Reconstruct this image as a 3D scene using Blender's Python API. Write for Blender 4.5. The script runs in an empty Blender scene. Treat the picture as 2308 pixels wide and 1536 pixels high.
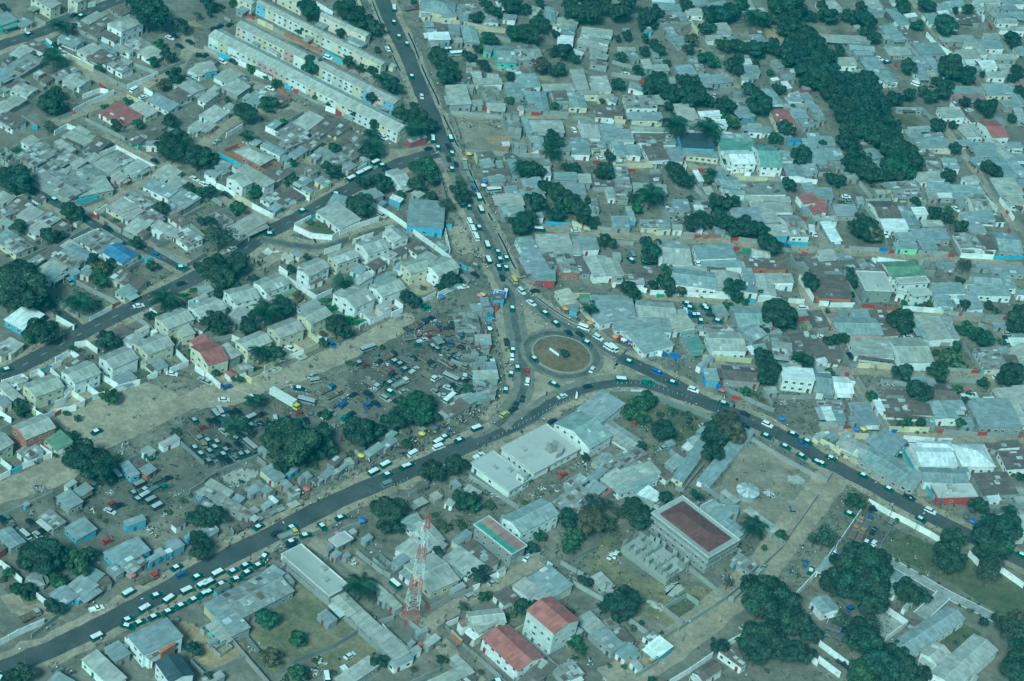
import bpy, bmesh, math, random
import numpy as np
from mathutils import Vector, Matrix
R = math.radians
random.seed(7)
rng = np.random.RandomState(7)
scene = bpy.context.scene
COL = scene.collection

# ------------------------------------------------------------------ camera
CAM_H, PITCH, ROLL = 510.0, 36.0, 11.7
CAM_Y = -CAM_H / math.tan(R(PITCH))
cd = bpy.data.cameras.new('camera')
cam = bpy.data.objects.new('camera', cd)
COL.objects.link(cam)
cd.sensor_width = 36.0
cd.lens = 36.0 * 5000.0 / 2308.0
cd.clip_start, cd.clip_end = 1.0, 6000.0
cam.matrix_world = Matrix.Translation((0, CAM_Y, CAM_H)) @ Matrix.Rotation(R(90 - PITCH), 4, 'X') @ Matrix.Rotation(R(ROLL), 4, 'Z')
scene.camera = cam

# ------------------------------------------------------------------ world, sun, exposure
SUN_EL, SUN_AZ = 43.0, 196.0           # azimuth the light comes from, clockwise from +Y
world = bpy.data.worlds.new('World')
scene.world = world
world.use_nodes = True
nt = world.node_tree
bg = nt.nodes['Background']
sky = nt.nodes.new('ShaderNodeTexSky')
sky.sky_type = 'NISHITA'
sky.sun_disc = False
sky.sun_elevation = R(SUN_EL)
sky.sun_rotation = R(SUN_AZ)
sky.air_density = 1.0
sky.dust_density = 3.0
sky.ozone_density = 1.0
nt.links.new(sky.outputs[0], bg.inputs[0])
bg.inputs[1].default_value = 0.075
sd = bpy.data.lights.new('sun', 'SUN')
sun = bpy.data.objects.new('sun', sd)
COL.objects.link(sun)
sd.energy = 3.2
sd.angle = R(12)
sd.color = (1.0, 0.96, 0.88)
sv = Vector((math.sin(R(SUN_AZ)) * math.cos(R(SUN_EL)), math.cos(R(SUN_AZ)) * math.cos(R(SUN_EL)), math.sin(R(SUN_EL))))
sun.rotation_euler = sv.to_track_quat('Z', 'Y').to_euler()
sun.location = sv * 300
vs = scene.view_settings
vs.view_transform = 'Standard'
vs.look = 'None'
vs.gamma = 1.0
vs.use_curve_mapping = False
vs.exposure = 0.31
vs.use_white_balance = True            # camera white balance: the teal cast of the photograph
vs.white_balance_temperature = 4540
vs.white_balance_tint = -35
scene.cycles.max_bounces = 5
scene.cycles.diffuse_bounces = 3
scene.cycles.glossy_bounces = 2
scene.cycles.transparent_max_bounces = 4
scene.cycles.volume_bounces = 0

# ------------------------------------------------------------------ survey of the place (decimetres / degrees, or metres)
HOUSES = [
(-2385,1762,134,66,330,60,0,1,2),(-2430,1724,39,49,336,25,5,0,1),(-2262,1846,67,63,331,60,0,1,2),(-2515,1554,82,89,140,40,0,0,6),(-2427,1584,55,46,334,30,0,0,0),(-2161,1743,50,102,333,30,0,1,0),(-2059,1877,72,76,329,28,0,3,1),(-2162,1643,172,45,332,28,0,3,1),(-2109,1708,59,106,338,28,0,3,1),(-1999,1697,146,94,61,64,2,1,0),(-2048,1615,89,50,336,32,0,3,0),(-2197,1516,99,65,342,30,0,0,0),
(-2096,1464,66,94,326,30,0,1,0),(-2024,1427,92,79,335,30,0,3,0),(-1935,1375,93,70,330,30,0,4,0),(-1925,1434,49,38,337,27,0,1,0),(-2027,1506,85,34,331,28,0,0,0),(-1961,1531,88,30,334,30,0,1,0),(-1919,1600,87,89,331,28,0,4,1),(-1842,1546,80,85,331,30,0,1,0),(-2330,1217,91,189,337,28,0,4,1),(-2389,1109,78,77,333,28,0,0,1),(-2364,1327,62,92,339,28,0,9,1),(-2316,1406,103,47,335,28,0,3,0),
(-2245,1190,33,38,331,26,0,1,1),(-2142,1231,50,124,331,28,0,4,1),(-2200,1156,39,51,334,26,0,3,1),(-2320,1046,33,125,333,28,0,4,0),(-2263,1034,84,83,343,28,0,1,0),(-2078,1194,89,87,339,30,0,1,0),(-2272,930,64,73,338,28,0,1,1),(-2241,771,97,81,333,30,0,3,0),(-2297,869,64,66,337,28,0,1,1),(-1830,993,138,117,331,30,0,7,0),(-1754,1072,106,76,329,28,0,1,2),(-1689,1154,122,70,335,32,0,0,0),
(-1639,1243,85,82,330,28,0,3,0),(-1615,1334,113,95,327,28,0,1,0),(-1609,1475,71,55,331,28,0,1,0),(-1679,878,73,115,337,28,0,3,1),(-1961,771,67,102,333,28,0,1,1),(-1503,1022,51,68,335,28,0,1,0),(-1616,930,60,100,337,26,4,9,1),(-2397,1245,51,33,245,24,0,3,1),(-1128,1543,1080,93,333,60,1,1,2),(-1115,1716,908,67,333,60,1,1,2),(-1154,1990,740,47,333,60,1,1,2),(-1062,2109,271,44,335,60,1,1,2),
(-1356,2264,177,37,331,60,1,1,2),(-1552,2157,122,43,333,60,1,1,2),(-1362,1628,32,42,330,27,0,3,0),(-1294,1602,31,61,339,27,0,3,0),(-763,1518,75,42,341,26,0,0,1),(-990,2031,92,40,333,26,0,0,1),(-1170,2117,51,40,331,26,0,0,1),(-1203,1967,29,56,335,26,0,0,5),(-1487,1689,31,41,335,26,0,3,4),(-1415,1829,33,42,336,26,0,0,0),(-1099,1515,32,32,337,26,0,0,0),(-1330,1775,62,25,329,35,1,1,0),
(-1477,1483,76,94,331,30,0,1,0),(-1582,1513,83,78,302,34,0,1,3),(-1420,1402,88,90,334,30,0,1,1),(-1330,1341,80,46,339,26,0,0,1),(-1399,1460,73,69,330,28,0,4,1),(-1295,1393,83,75,336,28,0,4,1),(-1229,1367,57,87,333,28,0,3,1),(-1581,1579,57,61,330,28,0,3,1),(-1458,1146,81,104,334,30,0,1,0),(-1516,1277,45,91,335,30,0,1,0),(-1509,1348,30,56,335,28,0,1,0),(-1459,1044,44,57,341,28,0,1,4),
(-1066,1248,82,127,336,30,0,1,1),(-1001,1227,87,119,332,28,0,3,1),(-959,1256,126,101,333,28,0,3,2),(-1197,1166,39,61,336,28,0,0,1),(-1109,1132,104,102,332,28,0,4,1),(-852,1209,58,110,330,28,0,3,1),(-1412,1239,37,41,334,26,0,9,0),(-793,1879,26,26,332,26,0,1,2),(-1544,2106,43,56,332,26,0,0,1),(-676,2504,163,131,5,40,2,0,2),(-696,2562,121,98,332,35,0,0,2),(-618,2454,69,70,293,40,0,0,2),
(-725,2440,73,42,288,30,0,0,2),(-538,2547,109,108,291,30,0,4,0),(-427,2536,138,70,287,32,0,4,0),(-544,2459,51,43,289,28,0,0,1),(-693,2333,60,44,290,30,0,0,1),(-628,2304,97,56,279,30,0,3,1),(-568,2324,100,52,282,30,0,0,1),(-489,2307,152,71,286,32,0,0,1),(-630,2227,71,100,287,34,0,2,1),(-535,2233,46,38,290,30,0,1,1),(-668,2270,42,45,283,30,0,0,1),(-306,2185,91,149,17,34,1,0,6),
(-211,2244,126,140,25,34,1,4,1),(-387,2207,58,37,267,30,0,0,6),(-97,2604,74,52,341,28,0,1,0),(-51,2645,52,98,274,30,0,1,1),(-140,2655,135,48,279,40,0,0,1),(-36,2552,79,62,275,30,0,0,1),(-41,2429,113,72,273,34,0,2,1),(100,2599,61,143,273,32,0,1,0),(95,2523,38,138,267,30,0,1,0),(91,2455,51,142,268,30,0,1,1),(29,2349,40,50,260,32,0,2,0),(131,2384,41,85,268,28,0,1,1),
(137,2289,32,78,271,30,0,4,1),(-377,2676,62,53,295,30,0,2,1),(-221,2684,58,52,255,35,4,9,1),(-133,2699,34,62,258,35,4,9,1),(-206,2624,35,60,284,26,0,1,1),(-328,2566,54,61,273,28,0,0,0),(-448,1991,36,25,280,26,0,1,2),(-410,1958,38,68,20,28,1,1,0),(-335,1968,50,51,15,28,1,1,0),(-348,1907,55,119,289,30,0,1,0),(-218,2071,66,85,298,30,0,4,1),(-172,1985,115,94,291,32,0,0,0),
(-232,1895,86,71,288,30,0,0,1),(-211,1839,27,68,291,27,0,0,1),(-464,1715,163,92,287,40,0,1,1),(-445,1818,31,77,279,30,0,1,1),(-323,1804,124,87,292,30,4,9,1),(-285,1703,46,80,279,30,0,1,0),(-376,1694,46,55,288,30,0,1,1),(-148,1847,109,39,291,30,0,0,1),(-94,1829,145,63,283,32,0,0,1),(-28,1982,63,141,288,30,0,1,1),(-12,1908,86,64,286,32,0,3,2),(64,1906,130,82,286,30,0,0,2),
(2,1856,24,59,285,27,0,0,1),(60,2080,176,63,285,40,0,1,1),(110,1986,39,93,286,34,0,1,2),(163,2099,128,76,286,34,0,1,2),(195,1987,32,73,288,34,0,1,2),(201,1850,101,79,276,32,0,3,0),(-196,1566,128,65,284,45,4,9,1),(-131,1591,127,29,289,32,0,0,1),(-41,1608,97,142,284,34,0,1,1),(148,1660,68,155,18,40,1,1,0),(225,1691,99,82,282,30,0,0,1),(-636,2150,50,34,281,24,0,1,1),
(-174,1732,38,21,294,30,0,1,0),(-453,1909,73,42,278,26,0,3,1),(398,3054,27,109,279,32,0,2,1),(431,3004,61,112,284,30,0,0,1),(490,2933,80,57,302,32,0,0,1),(434,2894,54,100,289,28,0,3,1),(452,2827,35,101,292,28,4,9,1),(581,3125,55,59,291,30,0,0,1),(559,3012,64,80,285,30,0,1,0),(643,3132,37,41,296,28,0,0,1),(690,3168,46,59,300,28,0,0,1),(835,3229,82,28,290,30,0,1,0),
(884,3168,50,65,294,30,0,1,1),(810,3122,41,37,283,27,0,0,1),(698,2918,54,77,295,32,0,1,0),(716,2872,53,73,284,30,0,9,1),(673,2786,48,75,287,28,0,1,0),(760,2809,61,36,289,28,0,0,1),(868,2957,62,64,291,28,0,3,1),(900,2857,96,55,287,30,0,0,0),(843,2812,43,29,301,26,0,1,1),(457,2749,87,43,292,30,0,0,1),(508,2677,77,56,296,30,0,0,1),(255,2490,38,84,281,28,0,1,1),
(298,2431,59,38,290,28,0,0,1),(395,2503,59,31,284,28,0,0,1),(362,2384,84,44,288,28,0,1,1),(420,2444,25,40,288,26,0,0,1),(432,2370,58,71,287,30,0,1,1),(579,2516,62,48,278,30,0,4,1),(616,2456,68,40,281,28,0,4,1),(550,2400,87,85,291,30,0,0,1),(651,2351,97,56,284,30,0,0,1),(722,2385,82,88,294,30,0,0,1),(621,2329,57,26,284,28,0,0,0),(494,2281,49,28,278,26,0,9,1),
(333,2142,55,75,266,30,0,0,0),(843,2611,52,41,285,30,0,2,0),(867,2541,68,73,285,30,0,0,1),(850,2468,46,62,280,28,0,0,1),(993,2652,72,38,303,30,0,0,1),(1050,2600,50,62,290,28,0,4,1),(1049,2540,50,56,297,28,0,0,1),(984,2499,25,38,298,26,0,2,1),(1041,2455,62,33,295,30,0,2,1),(1138,2479,41,33,294,28,0,0,7),(974,2315,129,65,293,30,0,0,1),(1082,2396,23,55,307,28,0,1,0),
(1143,2381,73,42,297,30,0,0,1),(1080,2335,44,81,289,30,0,0,1),(1086,2276,36,111,286,30,0,1,1),(1172,2297,96,41,299,30,0,0,1),(887,2286,42,55,310,28,0,0,1),(818,2198,72,75,286,30,0,4,1),(851,2115,91,63,302,30,0,0,3),(901,1983,76,67,277,32,0,0,0),(955,1991,53,46,279,30,0,0,0),(1028,2115,129,86,287,40,0,7,2),(1100,2194,71,85,288,30,0,0,1),(1137,2124,62,41,294,30,0,0,1),
(1182,2164,31,43,292,30,0,4,1),(686,2029,47,99,289,32,0,2,0),(742,1966,62,50,285,32,0,2,0),(573,1990,144,89,286,34,0,1,1),(447,2080,59,78,287,30,0,1,1),(358,2004,107,140,286,34,0,4,0),(396,1885,71,141,284,34,0,0,2),(232,1980,54,36,268,30,0,0,0),(250,1879,86,67,281,32,0,3,2),(260,1741,38,67,286,30,0,1,0),(287,1680,81,95,281,32,0,0,1),(419,1778,38,170,282,32,0,1,0),
(447,1712,76,178,286,30,0,3,1),(609,1769,62,97,280,40,0,8,3),(587,1908,47,18,286,30,0,1,0),(816,1857,68,131,290,32,0,0,1),(342,2737,44,36,283,26,0,0,3),(238,2693,26,33,294,24,0,0,1),(1032,1964,46,75,301,30,0,0,1),(1179,2020,63,57,283,30,0,0,1),(841,2442,33,31,274,26,0,1,0),(811,2289,32,28,294,26,0,0,1),(831,2666,17,38,285,26,0,1,1),(1245,3383,92,107,297,32,0,1,2),
(1474,3518,66,82,288,30,0,1,0),(1492,3452,57,89,289,30,0,0,1),(1553,3546,85,37,290,30,0,3,1),(1605,3616,38,58,292,30,0,1,0),(1606,3414,157,62,296,34,0,0,0),(1677,3469,37,63,296,32,0,2,1),(1794,3490,102,68,294,32,0,0,0),(1893,3519,128,52,283,32,0,0,0),(1853,3587,28,59,295,30,0,2,1),(1850,3642,77,78,281,30,0,0,1),(1923,3711,67,106,292,30,0,0,0),(1977,3569,77,122,286,28,0,3,1),
(2101,3833,39,143,290,30,0,1,0),(2044,3731,75,40,301,34,0,1,0),(2143,3788,39,101,282,28,4,9,1),(2243,3876,40,122,287,30,0,0,0),(2219,3802,48,76,289,30,0,0,1),(2169,3701,38,111,286,30,0,0,1),(2258,3736,58,72,283,30,0,0,1),(2193,3631,47,111,284,32,0,1,0),(2216,3550,28,125,280,32,0,1,0),(2249,3598,18,76,289,30,0,1,0),(2069,3631,38,15,274,30,0,2,0),(1575,3233,145,78,297,30,0,0,1),
(1656,3263,143,38,301,30,0,3,1),(1543,3178,45,33,286,28,0,1,1),(1333,3068,56,240,285,30,0,1,1),(1410,2996,128,70,14,32,1,0,1),(1416,2946,94,52,25,32,1,0,1),(1333,2815,79,94,284,34,0,1,0),(1466,2858,112,94,292,30,0,0,1),(1512,2743,119,55,312,30,0,0,0),(1550,2755,102,54,296,32,0,0,0),(1602,3049,80,117,289,28,0,1,1),(1762,3142,107,133,291,30,0,0,1),(1715,2974,114,74,283,30,0,0,1),
(1779,2992,139,42,291,30,0,0,1),(1711,2865,78,64,291,30,0,0,0),(1769,2882,56,35,290,30,0,1,1),(1808,2891,101,32,302,28,0,0,1),(1916,3321,66,185,291,28,0,9,1),(2102,3424,57,74,285,32,0,1,0),(2082,3326,91,128,285,32,0,0,0),(1966,3165,89,106,288,34,0,1,0),(2023,3218,97,50,295,45,0,1,0),(1981,3256,41,69,284,45,0,1,0),(2139,3213,53,147,289,30,0,1,1),(1972,3085,44,48,287,32,0,2,0),
(2060,3099,72,89,285,32,0,2,0),(2156,3110,64,63,280,30,0,1,1),(2096,3005,53,90,282,32,0,1,0),(2246,3337,65,52,286,30,0,0,2),(2003,3039,45,45,291,28,0,0,1),(2209,2973,53,75,288,32,0,12,0),(1939,2781,80,142,282,30,0,0,1),(1945,2715,59,152,293,30,0,12,4),(2108,2879,70,162,286,30,0,0,2),(2104,2822,43,130,289,30,0,0,2),(2196,2806,110,55,288,30,0,0,1),(2153,2738,67,75,289,30,0,0,1),
(2197,2649,121,44,278,30,0,9,1),(1849,2513,90,108,288,36,0,1,0),(1913,2559,188,25,299,30,0,3,0),(1940,2372,105,80,292,36,0,1,0),(2049,2417,91,144,26,46,1,7,0),(2094,2541,57,34,293,30,0,0,1),(1685,2301,24,106,290,34,0,1,3),(1662,2235,79,79,293,30,0,0,1),(1759,2270,32,85,294,30,0,0,0),(1643,2481,25,124,284,28,0,0,1),(1395,3225,36,31,293,26,0,1,1),(1378,3144,27,71,293,26,0,3,1),
(1198,2273,93,25,293,30,0,0,1),(1203,2206,48,47,292,30,0,0,1),(2161,3036,26,56,291,28,0,0,1),(1394,2764,26,39,292,24,0,1,1),(-2119,645,51,62,330,34,0,1,0),(-2044,605,108,78,328,28,0,4,1),(-1962,580,88,92,329,28,0,4,1),(-1979,671,96,33,327,28,0,1,1),(-1935,762,107,90,338,28,0,1,1),(-1859,720,67,111,342,30,0,3,1),(-2080,524,107,73,331,28,0,4,1),(-2003,470,49,93,335,26,0,4,1),
(-1909,389,193,129,332,29,0,4,1),(-1793,413,99,139,306,29,0,1,1),(-1843,505,142,114,330,29,0,4,1),(-1885,419,96,43,336,29,0,1,1),(-1886,538,41,58,332,46,0,1,1),(-1926,473,36,27,345,34,0,9,1),(-1850,611,41,75,334,30,0,1,1),(-1785,580,88,90,333,30,0,1,0),(-1743,652,96,75,332,30,0,4,0),(-1669,613,67,99,330,30,0,1,0),(-1694,628,15,42,332,28,0,0,1),(-1708,519,55,51,333,34,0,1,4),
(-1782,478,28,46,337,26,0,0,1),(-2178,512,102,65,327,28,4,9,1),(-2043,438,57,63,334,26,4,9,1),(-2184,520,31,35,341,26,4,9,1),(-1530,624,78,75,334,34,0,1,0),(-1481,561,57,76,335,30,0,1,0),(-1531,493,123,67,337,34,0,0,0),(-1427,464,99,97,331,30,0,0,1),(-1594,394,121,48,332,28,0,4,0),(-1628,304,120,89,330,30,0,1,2),(-1619,315,42,67,312,36,0,1,2),(-1525,297,82,73,329,28,0,4,1),
(-1553,205,69,90,339,28,0,1,1),(-1444,228,106,52,336,30,0,1,1),(-1469,201,42,20,332,26,0,2,0),(-1350,204,100,80,324,30,0,4,0),(-1517,169,31,41,337,26,0,3,1),(-1410,312,80,46,325,28,0,3,0),(-1449,387,65,33,334,26,0,4,1),(-2025,182,71,93,334,28,0,3,1),(-2053,127,47,46,314,26,0,4,1),(-2068,215,18,51,339,26,0,1,1),(-2100,213,58,60,335,28,0,1,1),(-1968,261,36,45,331,26,0,3,0),
(-1967,137,68,88,334,28,0,1,1),(-1900,111,68,115,332,28,0,4,1),(-1912,57,59,80,330,28,0,1,0),(-1829,95,53,67,334,28,0,3,0),(-2037,52,51,35,335,28,0,1,1),(-1782,168,18,39,341,26,0,1,2),(-2010,-51,54,82,332,28,0,0,1),(-1953,-84,95,88,327,32,0,4,2),(-1815,-83,53,88,334,28,0,3,1),(-1756,-23,74,62,333,28,0,1,1),(-1655,52,115,115,331,29,0,4,0),(-1859,-169,40,82,331,28,0,4,1),
(-1786,-191,78,91,331,28,0,1,1),(-1745,-112,103,78,335,29,0,4,1),(-1716,-54,100,66,342,29,0,0,1),(-1563,-9,104,93,332,36,1,11,0),(-1708,-150,31,40,348,26,0,0,3),(-1664,-137,21,37,336,26,0,1,3),(-1644,818,35,56,289,34,0,0,0),(-1716,826,54,48,335,30,0,3,6),(-1534,-111,48,53,341,28,0,3,2),(-1224,887,138,94,333,34,2,1,5),(-1257,985,62,60,70,32,2,1,5),(-1159,965,104,50,335,34,0,0,0),
(-1086,1065,57,124,320,30,0,4,1),(-1012,1075,50,86,334,28,0,3,1),(-887,1137,36,59,309,28,0,3,1),(-852,1050,88,73,334,30,0,3,1),(-839,1153,71,99,339,28,0,3,1),(-814,1197,41,74,341,28,0,0,1),(-1095,916,35,25,327,34,0,0,1),(-1055,980,42,82,332,32,0,0,2),(-977,984,38,51,335,28,0,4,1),(-885,978,71,116,326,29,0,4,1),(-946,1017,77,49,335,29,0,0,1),(-975,867,47,43,320,28,0,4,1),
(-911,799,60,43,325,30,0,0,2),(-994,773,57,60,330,28,0,0,1),(-960,715,46,25,331,28,0,0,2),(-1347,732,58,116,340,30,0,0,0),(-1275,782,30,35,311,30,0,0,0),(-1325,729,49,45,322,28,0,0,1),(-1234,634,67,94,59,60,1,1,0),(-1183,703,169,66,329,50,0,1,0),(-1110,785,85,87,332,28,0,3,1),(-1073,804,34,71,337,28,0,3,1),(-1056,622,86,76,327,30,0,3,0),(-1094,607,54,74,330,28,0,4,0),
(-1009,661,77,46,328,28,0,3,1),(-1061,539,40,52,333,26,0,0,3),(-1142,367,75,144,326,34,0,1,0),(-802,561,146,111,322,36,0,9,0),(-823,669,71,99,350,28,0,0,0),(-609,940,61,122,42,34,1,1,0),(-698,778,63,77,310,30,0,0,1),(-594,780,50,31,341,34,0,2,3),(-648,733,25,36,333,26,0,0,3),(-726,246,113,69,49,60,1,1,2),(-628,364,112,93,47,60,1,1,0),(-551,467,81,79,318,60,1,1,0),
(-826,135,111,76,52,60,1,1,0),(-564,365,67,50,331,34,0,1,0),(-594,284,47,70,323,28,0,3,0),(-519,407,43,55,319,28,0,3,0),(-942,214,54,25,320,22,0,10,2),(-912,253,50,31,330,22,0,0,2),(-657,225,46,56,339,28,0,0,0),(-490,297,57,60,339,28,0,0,1),(-775,1046,37,33,314,26,2,1,1),(-1281,396,29,40,331,24,4,9,1),(-1235,384,60,41,326,24,4,9,1),(-829,955,42,57,328,30,0,0,0),
(-587,570,15,35,308,26,0,10,2),(-586,1286,29,84,313,32,0,0,7),(-278,1267,57,71,294,30,0,3,1),(-262,1206,65,48,299,30,0,0,1),(-207,1220,63,27,287,28,0,0,1),(-162,1302,69,42,323,28,0,3,1),(-213,1146,55,117,286,30,0,3,1),(-185,1165,58,27,299,30,0,3,1),(-143,1215,141,36,285,28,0,0,1),(-205,1088,48,71,289,34,0,0,5),(-141,1119,43,69,312,28,4,9,1),(-54,1124,76,84,290,30,0,0,1),
(-135,1030,61,54,288,30,0,0,5),(-50,1058,48,114,296,28,0,0,1),(-23,1024,37,73,287,28,0,1,1),(-131,949,88,110,288,34,0,1,1),(-109,885,53,92,296,30,0,0,1),(-114,847,33,77,299,28,0,0,1),(-4,878,43,51,289,32,0,0,0),(-12,1324,63,31,293,30,0,4,1),(1,1242,70,27,283,30,0,1,0),(85,1230,63,95,283,30,0,0,1),(167,1244,71,55,279,30,0,1,1),(127,1139,96,101,282,30,0,0,1),
(250,1239,50,91,282,28,0,3,1),(289,1173,84,28,283,30,0,0,0),(190,1335,50,43,290,28,0,3,1),(229,1061,91,29,283,28,0,4,1),(217,1003,81,24,296,28,0,0,1),(-61,1459,110,48,283,30,0,0,0),(-97,1483,44,21,292,30,0,1,1),(59,1464,51,44,279,30,0,0,1),(122,1502,132,80,279,32,0,0,0),(199,1540,58,69,287,32,0,4,2),(-142,1406,58,59,281,28,4,9,1),(-203,1394,36,32,284,30,0,2,5),
(234,1609,45,61,279,30,0,0,1),(-514,856,44,39,328,28,0,1,1),(-456,696,193,144,276,46,0,0,3),(87,703,96,135,287,36,0,1,0),(-18,633,109,69,295,36,0,0,0),(217,741,97,99,286,34,0,0,0),(120,654,70,161,283,34,0,1,0),(35,509,167,81,296,36,0,0,1),(86,576,82,52,297,30,0,3,1),(156,554,131,75,290,36,0,4,5),(215,577,118,49,290,30,0,3,1),(293,587,137,100,294,34,0,1,0),
(349,605,112,60,291,34,0,1,0),(-458,460,72,64,323,30,0,3,0),(-394,366,53,50,328,60,0,9,0),(-336,316,120,93,52,60,1,1,0),(-436,285,108,78,45,60,1,1,2),(-257,425,53,22,333,28,0,3,3),(-357,697,29,27,288,26,0,3,3),(-216,421,38,34,331,26,0,3,1),(-358,513,60,30,332,24,0,0,1),(298,1551,102,54,293,32,0,0,0),(361,1566,87,60,279,32,0,0,0),(296,1654,74,104,288,30,0,1,0),
(431,1665,29,105,276,32,0,4,0),(492,1706,74,94,282,32,0,4,0),(459,1583,124,91,291,34,0,3,0),(543,1597,116,64,282,34,0,0,0),(659,1654,51,162,279,32,0,0,2),(638,1739,108,146,281,40,0,8,3),(824,1796,99,161,283,34,0,6,0),(838,1660,122,116,23,50,1,2,0),(838,1627,51,49,278,30,0,9,0),(961,1715,104,184,16,54,1,6,0),(1035,1781,81,82,287,34,0,0,0),(1091,1680,94,87,284,30,0,0,0),
(1148,1703,93,40,287,30,0,0,1),(1176,1737,73,37,282,30,0,0,1),(1156,1949,84,51,283,30,0,0,1),(1188,1841,114,46,280,30,0,0,1),(1174,1968,72,30,282,30,0,0,1),(759,1575,29,34,290,26,0,1,1),(469,1433,36,42,289,26,0,0,1),(472,1368,56,55,280,30,0,3,1),(318,1333,135,71,280,30,0,4,1),(335,1242,35,78,284,30,0,4,1),(455,1273,73,141,279,32,0,1,1),(661,1464,85,25,292,28,0,2,1),
(713,1357,59,38,292,28,0,1,1),(749,1504,56,90,327,34,0,0,1),(802,1457,83,85,18,36,1,0,0),(824,1389,93,42,13,34,1,0,0),(953,1469,99,184,287,32,0,4,0),(978,1395,35,197,285,30,0,1,0),(998,1320,76,167,285,36,0,1,0),(988,1238,81,73,289,32,0,1,1),(1021,1144,87,86,282,32,0,1,3),(1100,1209,86,155,21,34,1,4,0),(887,1221,109,126,287,32,0,0,1),(691,1225,83,64,284,28,0,4,1),
(542,1157,129,41,289,30,0,4,1),(599,1190,88,70,282,30,0,0,1),(676,1200,41,39,283,31,0,2,1),(644,1133,41,41,290,26,0,3,1),(331,1174,70,67,280,30,0,4,1),(388,1044,107,27,285,28,0,1,3),(347,971,61,70,282,30,0,0,1),(353,931,27,76,289,30,0,0,1),(497,997,60,124,282,32,0,4,2),(536,976,15,61,292,30,0,1,2),(594,1008,40,42,282,30,0,1,0),(433,1187,62,32,287,26,0,3,1),
(773,1073,76,45,281,30,0,0,1),(718,1015,21,20,299,26,0,1,5),(877,1337,21,34,293,26,0,0,1),(1160,1460,70,75,296,34,0,7,0),(1189,1374,63,41,291,34,0,7,0),(1164,1547,92,52,291,30,0,0,1),(1149,1371,41,28,285,28,0,0,1),(1197,1324,48,34,288,28,0,1,1),(1178,1229,47,24,276,28,0,2,0),(595,805,115,168,13,36,1,1,0),(761,867,97,161,289,38,0,0,0),(796,801,54,161,287,32,0,0,0),
(937,847,65,90,284,40,0,3,5),(1020,871,79,86,282,40,0,3,5),(958,921,77,47,6,44,2,1,0),(661,699,57,146,286,30,0,1,0),(355,696,45,34,282,30,0,1,1),(455,616,82,147,283,30,0,3,1),(345,589,75,49,285,30,0,1,0),(536,757,51,15,282,28,0,2,0),(1143,923,51,35,297,26,4,9,1),(1203,930,103,35,287,30,0,3,1),(1087,1960,31,62,288,26,0,11,3),(987,1856,23,46,282,30,0,3,1),
(689,1044,33,24,288,28,0,2,0),(1231,1992,84,83,286,32,0,0,1),(1269,1890,97,89,288,32,0,0,1),(1217,1853,120,29,281,32,0,0,1),(1427,2054,91,52,287,30,0,3,1),(1462,1974,80,65,305,30,0,0,1),(1485,1871,81,35,299,30,0,0,1),(1301,1810,52,42,283,28,0,0,1),(1229,1746,45,57,284,30,0,3,1),(1361,1762,22,73,285,28,0,0,1),(1346,1722,29,69,294,28,0,1,1),(1757,2188,85,143,286,34,0,0,2),
(1680,2152,38,34,287,30,0,0,1),(1708,2072,62,82,281,30,0,4,1),(1746,1979,91,67,275,30,0,4,1),(1823,2030,89,75,282,32,0,0,0),(1902,2262,39,70,290,30,0,0,2),(2000,2223,126,109,279,32,0,0,1),(2074,2262,157,62,302,34,0,1,0),(2148,2327,47,77,287,30,0,0,0),(2144,2211,54,100,285,32,0,0,1),(2148,2115,147,58,301,32,0,0,1),(1969,2112,68,60,300,30,0,0,1),(2079,2087,165,74,291,32,0,0,1),
(2085,1913,139,115,286,38,0,1,1),(2122,1817,80,74,285,34,0,1,0),(1723,1868,73,119,292,34,0,1,0),(1592,1749,58,151,291,30,0,4,2),(1613,1680,58,127,285,30,0,4,2),(1658,1639,28,81,274,28,0,1,1),(1768,1791,82,100,282,32,0,0,0),(1893,1824,74,147,284,32,0,0,0),(1729,1713,58,46,281,30,0,1,1),(1781,1733,44,73,282,30,0,2,1),(1849,1752,45,64,279,30,0,0,1),(1944,1729,85,136,18,34,1,4,0),
(1969,1620,63,79,283,32,0,0,0),(1908,1545,160,72,288,34,0,0,2),(2034,1637,63,42,283,30,0,3,0),(1872,1687,29,40,283,26,0,0,1),(1477,1573,21,111,288,30,0,1,1),(1507,1496,108,126,22,34,1,3,0),(1612,1487,145,67,289,32,0,0,1),(1547,1389,82,109,283,34,0,2,0),(1666,1549,60,62,285,32,0,2,0),(1722,1470,48,95,284,30,0,1,1),(1706,1369,82,161,286,34,0,0,1),(1597,1310,68,66,289,32,0,0,0),
(1595,1237,47,97,283,32,0,0,9),(1692,1298,101,70,286,32,0,0,1),(1877,1373,109,101,287,36,0,4,0),(1962,1394,109,61,282,36,0,3,0),(2055,1426,108,138,13,38,1,0,1),(1863,1344,42,39,282,30,0,0,0),(1328,1430,91,98,283,30,0,0,1),(1227,1535,73,79,281,34,0,0,1),(1217,1415,105,50,269,34,0,7,0),(1251,1330,41,76,288,30,0,1,0),(1263,1228,145,50,290,30,0,2,1),(1491,1658,36,44,287,26,0,1,1),
(1396,1542,51,30,280,28,0,1,1),(1725,2062,30,55,289,26,0,0,1),(1931,1920,44,37,305,40,0,1,0),(1903,1915,43,34,307,34,0,1,0),(1247,1036,67,68,286,32,0,1,0),(1322,1049,40,69,291,28,0,0,1),(1347,1006,65,64,298,28,0,3,1),(1423,1024,83,76,299,28,0,4,1),(1252,937,90,108,289,30,0,3,1),(1572,1043,150,97,23,36,1,5,0),(1683,1117,72,63,281,30,4,9,1),(1748,1169,33,21,299,28,0,0,1),
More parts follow.
